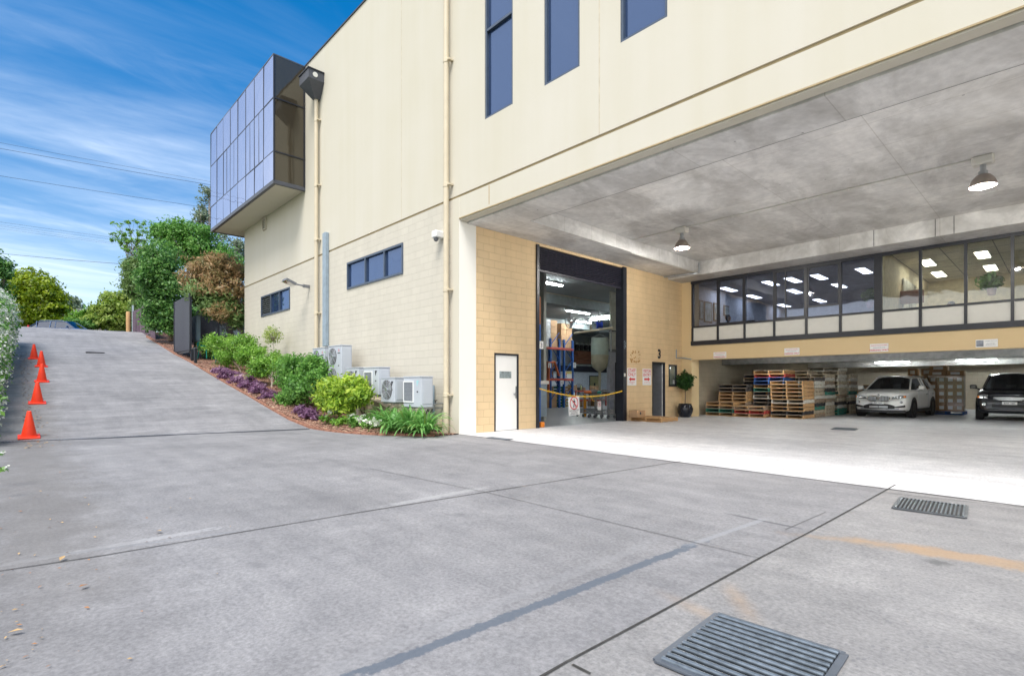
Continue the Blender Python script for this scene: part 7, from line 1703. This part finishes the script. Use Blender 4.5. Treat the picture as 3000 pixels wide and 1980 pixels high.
def noentry(label, yc, zt__, w_, h_, x, tilt, name='no_entry_sign'):
    t = thing(name, label, 'sign', (x, yc, zt__)); 
    def q(y, z): return (x, y*1, z)
    f = MB().bbox(-.004, -w_/2, -h_, .004, w_/2, 0, .003).build('board', m_white); f.parent = t; f.location = (0,0,-h_)
    def att(mb, nm, mat): o = mb.build(nm, mat, base=(0,0,0)); o.parent = t; return o
    r = w_*.39; cz = -h_*.34; m = MB(); k = 36
    for i in range(k):
        a, b = 2*math.pi*i/k, 2*math.pi*(i+1)/k; m.quad((.007, r*math.cos(a), cz+r*math.sin(a)), (.007, r*math.cos(b), cz+r*math.sin(b)), (.007, r*.84*math.cos(b), cz+r*.84*math.sin(b)), (.007, r*.84*math.cos(a), cz+r*.84*math.sin(a)))
    s = .707; e = r*.055; m.quad((.010, -r*.88*s-e, cz+r*.88*s-e), (.010, r*.88*s-e, cz-r*.88*s-e), (.010, r*.88*s+e, cz-r*.88*s+e), (.010, -r*.88*s+e, cz+r*.88*s+e)); att(m, 'red_symbol', m_red)
    g = MB(); 
    def P_(pts): g.poly([(.0085, y*r, cz+z*r) for y, z in pts])
    P_([(.10*math.cos(a)+.02, .56+.10*math.sin(a)) for a in [k_*math.pi/5 for k_ in range(10)]]); P_([(-.14,.38),(.14,.42),(.20,.0),(-.10,-.05)]); P_([(-.10,-.05),(.06,-.03),(-.10,-.66),(-.26,-.66)]); P_([(.04,-.03),(.20,.0),(.30,-.62),(.16,-.66)]); P_([(-.14,.38),(-.08,.3),(-.28,-.02),(-.34,.04)]); P_([(.14,.42),(.34,.14),(.28,.08),(.1,.3)])
    att(g, 'walking_figure', m_blacksign)
    for tx, f_, sz in (('NO ENTRY', .80, .17), ('AUTHORISED', .885, .09), ('PERSONNEL ONLY', .955, .085)): 
        if name == 'no_entry_sign': att(MB().text(tx, (.0075, 0, -h_*f_), (0,1,0), (0,0,1), w_*sz*1.05, bold=.015), 'lettering', m_grey)
    t.rotation_euler = (tilt, 0, 0); return t
ys_ = P(1680, 1190, X=XW+.02).y; h_ = P(1680,1162,X=XW).z-P(1682,1216,X=XW).z
noentry('white NO ENTRY sign with a crossed-out walking figure hanging on the yellow chain', ys_, P(1680,1162,X=XW).z, P(1694,1190,X=XW).y-P(1662,1190,X=XW).y, h_, XW+.03, math.radians(3))
p = P(1756, 1176, d=18.6); noentry('small round crossed-out-figure sign on the leftmost trolley', p.y, p.z, .2, .3, p.x, 0, 'prohibition_sign')
# black scribble on the right guide
sc_ = MB(); rz__ = random.Random(4)
for k in range(3): 
    zc = P(1822, 1002+k*8, X=XW).z; sc_.tube([(XW+.064, rd[1]-.17+.14*i/8, zc+.05*math.sin(i*.9+k)+rz__.uniform(-.02,.02)) for i in range(9)], .005, 4)
sc_.build('chalk_scribble', m_conduit, rdo)

# ================= office contents =================
def panel_light(label, u, v, lx, ly, z=5.40):
    p = P(u, v, Z=z-.02); t = thing('ceiling_panel_light', label, 'light', (p.x, p.y, z), group='lit ceiling panels in the office')
    MB().box(p.x-lx/2-.03, p.y-ly/2-.03, z-.01, p.x+lx/2+.03, p.y+ly/2+.03, z+.012).build('frame', m_white, t); MB().box(p.x-lx/2, p.y-ly/2, z-.018, p.x+lx/2, p.y+ly/2, z-.0105).build('diffuser', m_panel, t)
z8 = lambda a, b: (1950+a*.4419, 650+b*.4419)
for i, (a, b) in enumerate(((418,450),(585,498),(698,410),(846,388),(855,463),(785,557),(1018,368),(1152,426),(1315,327),(1022,524))):
    panel_light(['lit rectangular panel seen through the second office window','lit panel at the left of the third office window','lit panel crossing the third window mullion','highest lit panel in the fourth office window','middle lit panel in the fourth office window','lowest lit panel in the fourth office window','highest lit panel in the fifth office window','lit panel crossing between fifth and sixth windows','lit panel at the top of the sixth office window','faint small lit panel low in the fifth window'][i], *z8(a,b), .28, 1.2)
for i, (a, b) in enumerate(((1738,275),(1813,350),(1912,440),(2102,222),(2155,308),(2216,409))):
    panel_light(['warm lit panel highest in the eighth office window','warm lit panel in the middle of the eighth window','warm lit panel lowest in the eighth window','warm lit panel highest in the ninth window','warm lit panel in the middle of the ninth window','warm lit panel lowest in the ninth window'][i], *z8(a,b), .30, 1.2)
gp = 'framed pictures on the office wall'
for i, (a0, a1, b0, b1) in enumerate(((222,246,520,650),(254,304,530,668),(316,352,540,660),(384,418,555,625))):
    (u0, v0), (u1, v1) = z8(a0, b0), z8(a1, b1); X = XW+.02; y0, y1 = P(u0, v0, X=X).y, P(u1, v1, X=X).y; z1, z0 = P((u0+u1)/2, v0, X=X).z, P((u0+u1)/2, v1, X=X).z
    if y0 > YO-.3: continue
    y1 = min(y1, YO-.1); t = thing('framed_picture', ('leftmost framed picture on the office side wall, edge-on','largest framed picture on the office side wall','framed picture behind the first window mullion','small greenish picture in the second office window')[i], 'picture', (X, (y0+y1)/2, z0), group=gp)
    MB().box(X-.01, y0, z0, X+.03, y1, z1).build('frame', M('brown_frame', (.12,.08,.06), .5), t); MB().box(X+.031, y0+.06, z0+.06, X+.035, y1-.06, z1-.06).build('print', M('print_%d' % i, (.35,.42,.42), .6, var=.5, scale=5), t)
def person(label, x, y, z, shirt, hair, face=0.):
    """seated figure grown as one skin over a joint skeleton"""
    me = bpy.data.meshes.new('person'); J = [(0,0,.50),(0,0,.72),(0,.01,.98),(0,0,1.10),(0,-.02,1.24),(0,-.02,1.33),(-.17,.01,.99),(.17,.01,.99),(-.23,-.06,.74),(.23,-.06,.74),(-.17,-.32,.70),(.17,-.32,.70),(-.10,-.05,.48),(.10,-.05,.48),(-.12,-.45,.50),(.12,-.45,.50),(-.12,-.45,.08),(.12,-.45,.08),(-.12,-.56,.03),(.12,-.56,.03)]
    E = [(0,1),(1,2),(2,3),(3,4),(4,5),(2,6),(2,7),(6,8),(7,9),(8,10),(9,11),(0,12),(0,13),(12,14),(13,15),(14,16),(15,17),(16,18),(17,19)]
    R_ = [.15,.15,.14,.05,.085,.07,.06,.06,.045,.045,.03,.03,.09,.09,.065,.065,.045,.045,.035,.035]
    me.from_pydata([Vector(j) for j in J], E, []); o = bpy.data.objects.new('person', me); COL.objects.link(o)
    s = o.modifiers.new('skin', 'SKIN'); me.skin_vertices[0].data[0].use_root = True
    for i, r in enumerate(R_): me.skin_vertices[0].data[i].radius = (r, r*.8)
    o.modifiers.new('sub', 'SUBSURF').levels = 2; me.materials.append(shirt); o.location = (x, y, z); o.rotation_euler = (0,0,face); tag(o, label, 'person')
    h = MB().lathe([(0,-.15),(.06,-.14),(.098,-.05),(.11,.03),(.09,.10),(.05,.13),(0,.135)], (0,.015,1.31), 16).build('hair', hair, base=(0,0,0), smooth=True); h.parent = o
    f = MB().lathe([(0,-.11),(.05,-.10),(.075,-.04),(.08,.02),(.06,.07),(0,.09)], (0,-.055,1.27), 16).build('face', M('skin', (.45,.28,.20), .6), base=(0,0,0), smooth=True); f.parent = o
    c = thing('office_chair', 'dark office chair under the '+('person in the second window' if x < -5 else 'person in the eighth window'), 'chair', (x, y, z), group='office chairs')
    MB().bbox(x-.24, y-.24, z+.36, x+.24, y+.24, z+.42, .03).build('seat', m_black, c); MB().bbox(x-.22, y+.2, z+.45, x+.22, y+.26, z+.95, .03).build('backrest', m_black, c); MB().cyl((x,y,z+.02),(x,y,z+.36),.03).build('column', m_black, c)
pp_ = P(2133, 925, d=22.3); person('person with dark hair seated behind the second office window', pp_.x, pp_.y, 2.80, M('dark_top', (.05,.04,.05), .8), M('dark_hair', (.03,.02,.02), .6), 1.2)
pp_ = P(2786, 858, d=17.2); person('person with dark hair, head just visible low in the eighth office window', pp_.x, pp_.y, 2.55, M('brown_top', (.2,.12,.1), .8), M('brown_hair', (.04,.03,.025), .6), -.4)
# plants and desk things
for u, v, d, r, lb in ((2549,868,20.5,.2,'dark leafy pot plant at the right end of the blue-tinted office'), (2905,825,17.5,.28,'green leafy office plant in the ninth window')):
    p = P(u, v, d=d); t = thing('office_plant', lb, 'plant', (p.x, p.y, p.z-.45)); MB().lathe([(0,-.45),(.10,-.45),(.13,-.22),(0,-.22)], p, 14).build('pot', M('pink_pot', (.4,.28,.3), .5), t); foliage('leaves', [(p, (r,r,r*.8))], 500, .1, LDG, t, clump=.06, elong=2.4, droop=.3, shell=.2)
tag(MB().box(-9.9, 20.3, 2.8, -4.2, 21.0, 3.50).build('desk_run', M('desk_grey', (.42,.42,.42), .5)), 'long grey desk run behind the blue-tinted office windows', 'desk')
tag(MB().box(-3.7, 20.3, 2.8, 8, 21.0, 3.62).build('desk_run', M('desk_white', (.7,.7,.68), .5)), 'long white desk run behind the clear office windows', 'desk')
p = P(2672, 862, d=17.6); tag(MB().bbox(p.x-.3, p.y-.15, p.z-.3, p.x+.3, p.y+.15, p.z+.12, .01).build('archive_box', M('red_brown_box', (.25,.10,.07), .7)), 'red-brown archive box on the desk in the seventh office window', 'box')
for i, (u, lb) in enumerate(((2233,'dark monitor in the third office window'),(2192,'slim dark screen by the second window mullion'))):
    p = P(u, 915, d=22.0); t = thing('monitor', lb, 'monitor', (p.x, p.y, 3.5)); MB().bbox(p.x-.27, p.y-.02, 3.58, p.x+.27, p.y+.02, 3.95, .01).build('screen', m_black, t); MB().box(p.x-.03,p.y-.02,3.502,p.x+.03,p.y+.02,3.6).build('stand', m_black, t)
p = P(2215, 915, Y=YO-.05); ds = thing('glazed_door', 'dark-framed glazed door at the back of the blue-tinted office', 'door', (p.x, YO-.05, 2.8)); m = MB()
for a, b in ((-.5,-.44),(.44,.5)): m.box(p.x+a, YO-.06, 2.8, p.x+b, YO-.01, 4.9)
m.box(p.x-.44, YO-.06, 4.84, p.x+.44, YO-.01, 4.9).build('frame', m_black, ds); MB().box(p.x-.44, YO-.04, 2.8, p.x+.44, YO-.03, 4.84).build('pane', m_glass_win, ds)
tag(MB().bbox(-3.88, 22.0, 3.6, -3.84, 24.2, 4.9, .01).build('wall_mirror', M('bright_print', (.55,.55,.50), .4, var=.7, scale=3)), 'large pale patterned artwork on the warm partition wall', 'artwork')
# trees behind the hedge, which the facade windows mirror
for i, (x, y) in enumerate(((-41,-7.5),(-47,-9),(-36,-9.5))):
    z = G(x, 0)*.8; tree('broadleaf_tree', ('broadleaf tree standing behind the jasmine hedge, middle one','broadleaf tree behind the upper end of the hedge','broadleaf tree behind the lower end of the hedge')[i], Vector((x, y, z-.2)), [((x+rn.uniform(-1,1), y+rn.uniform(-1,1), z+rn.uniform(2.6,5.2)), (1.3,1.3,1.2)) for _ in range(6)], 3500, .2, LDG, .14, 'trees behind the hedge', clump=.25)
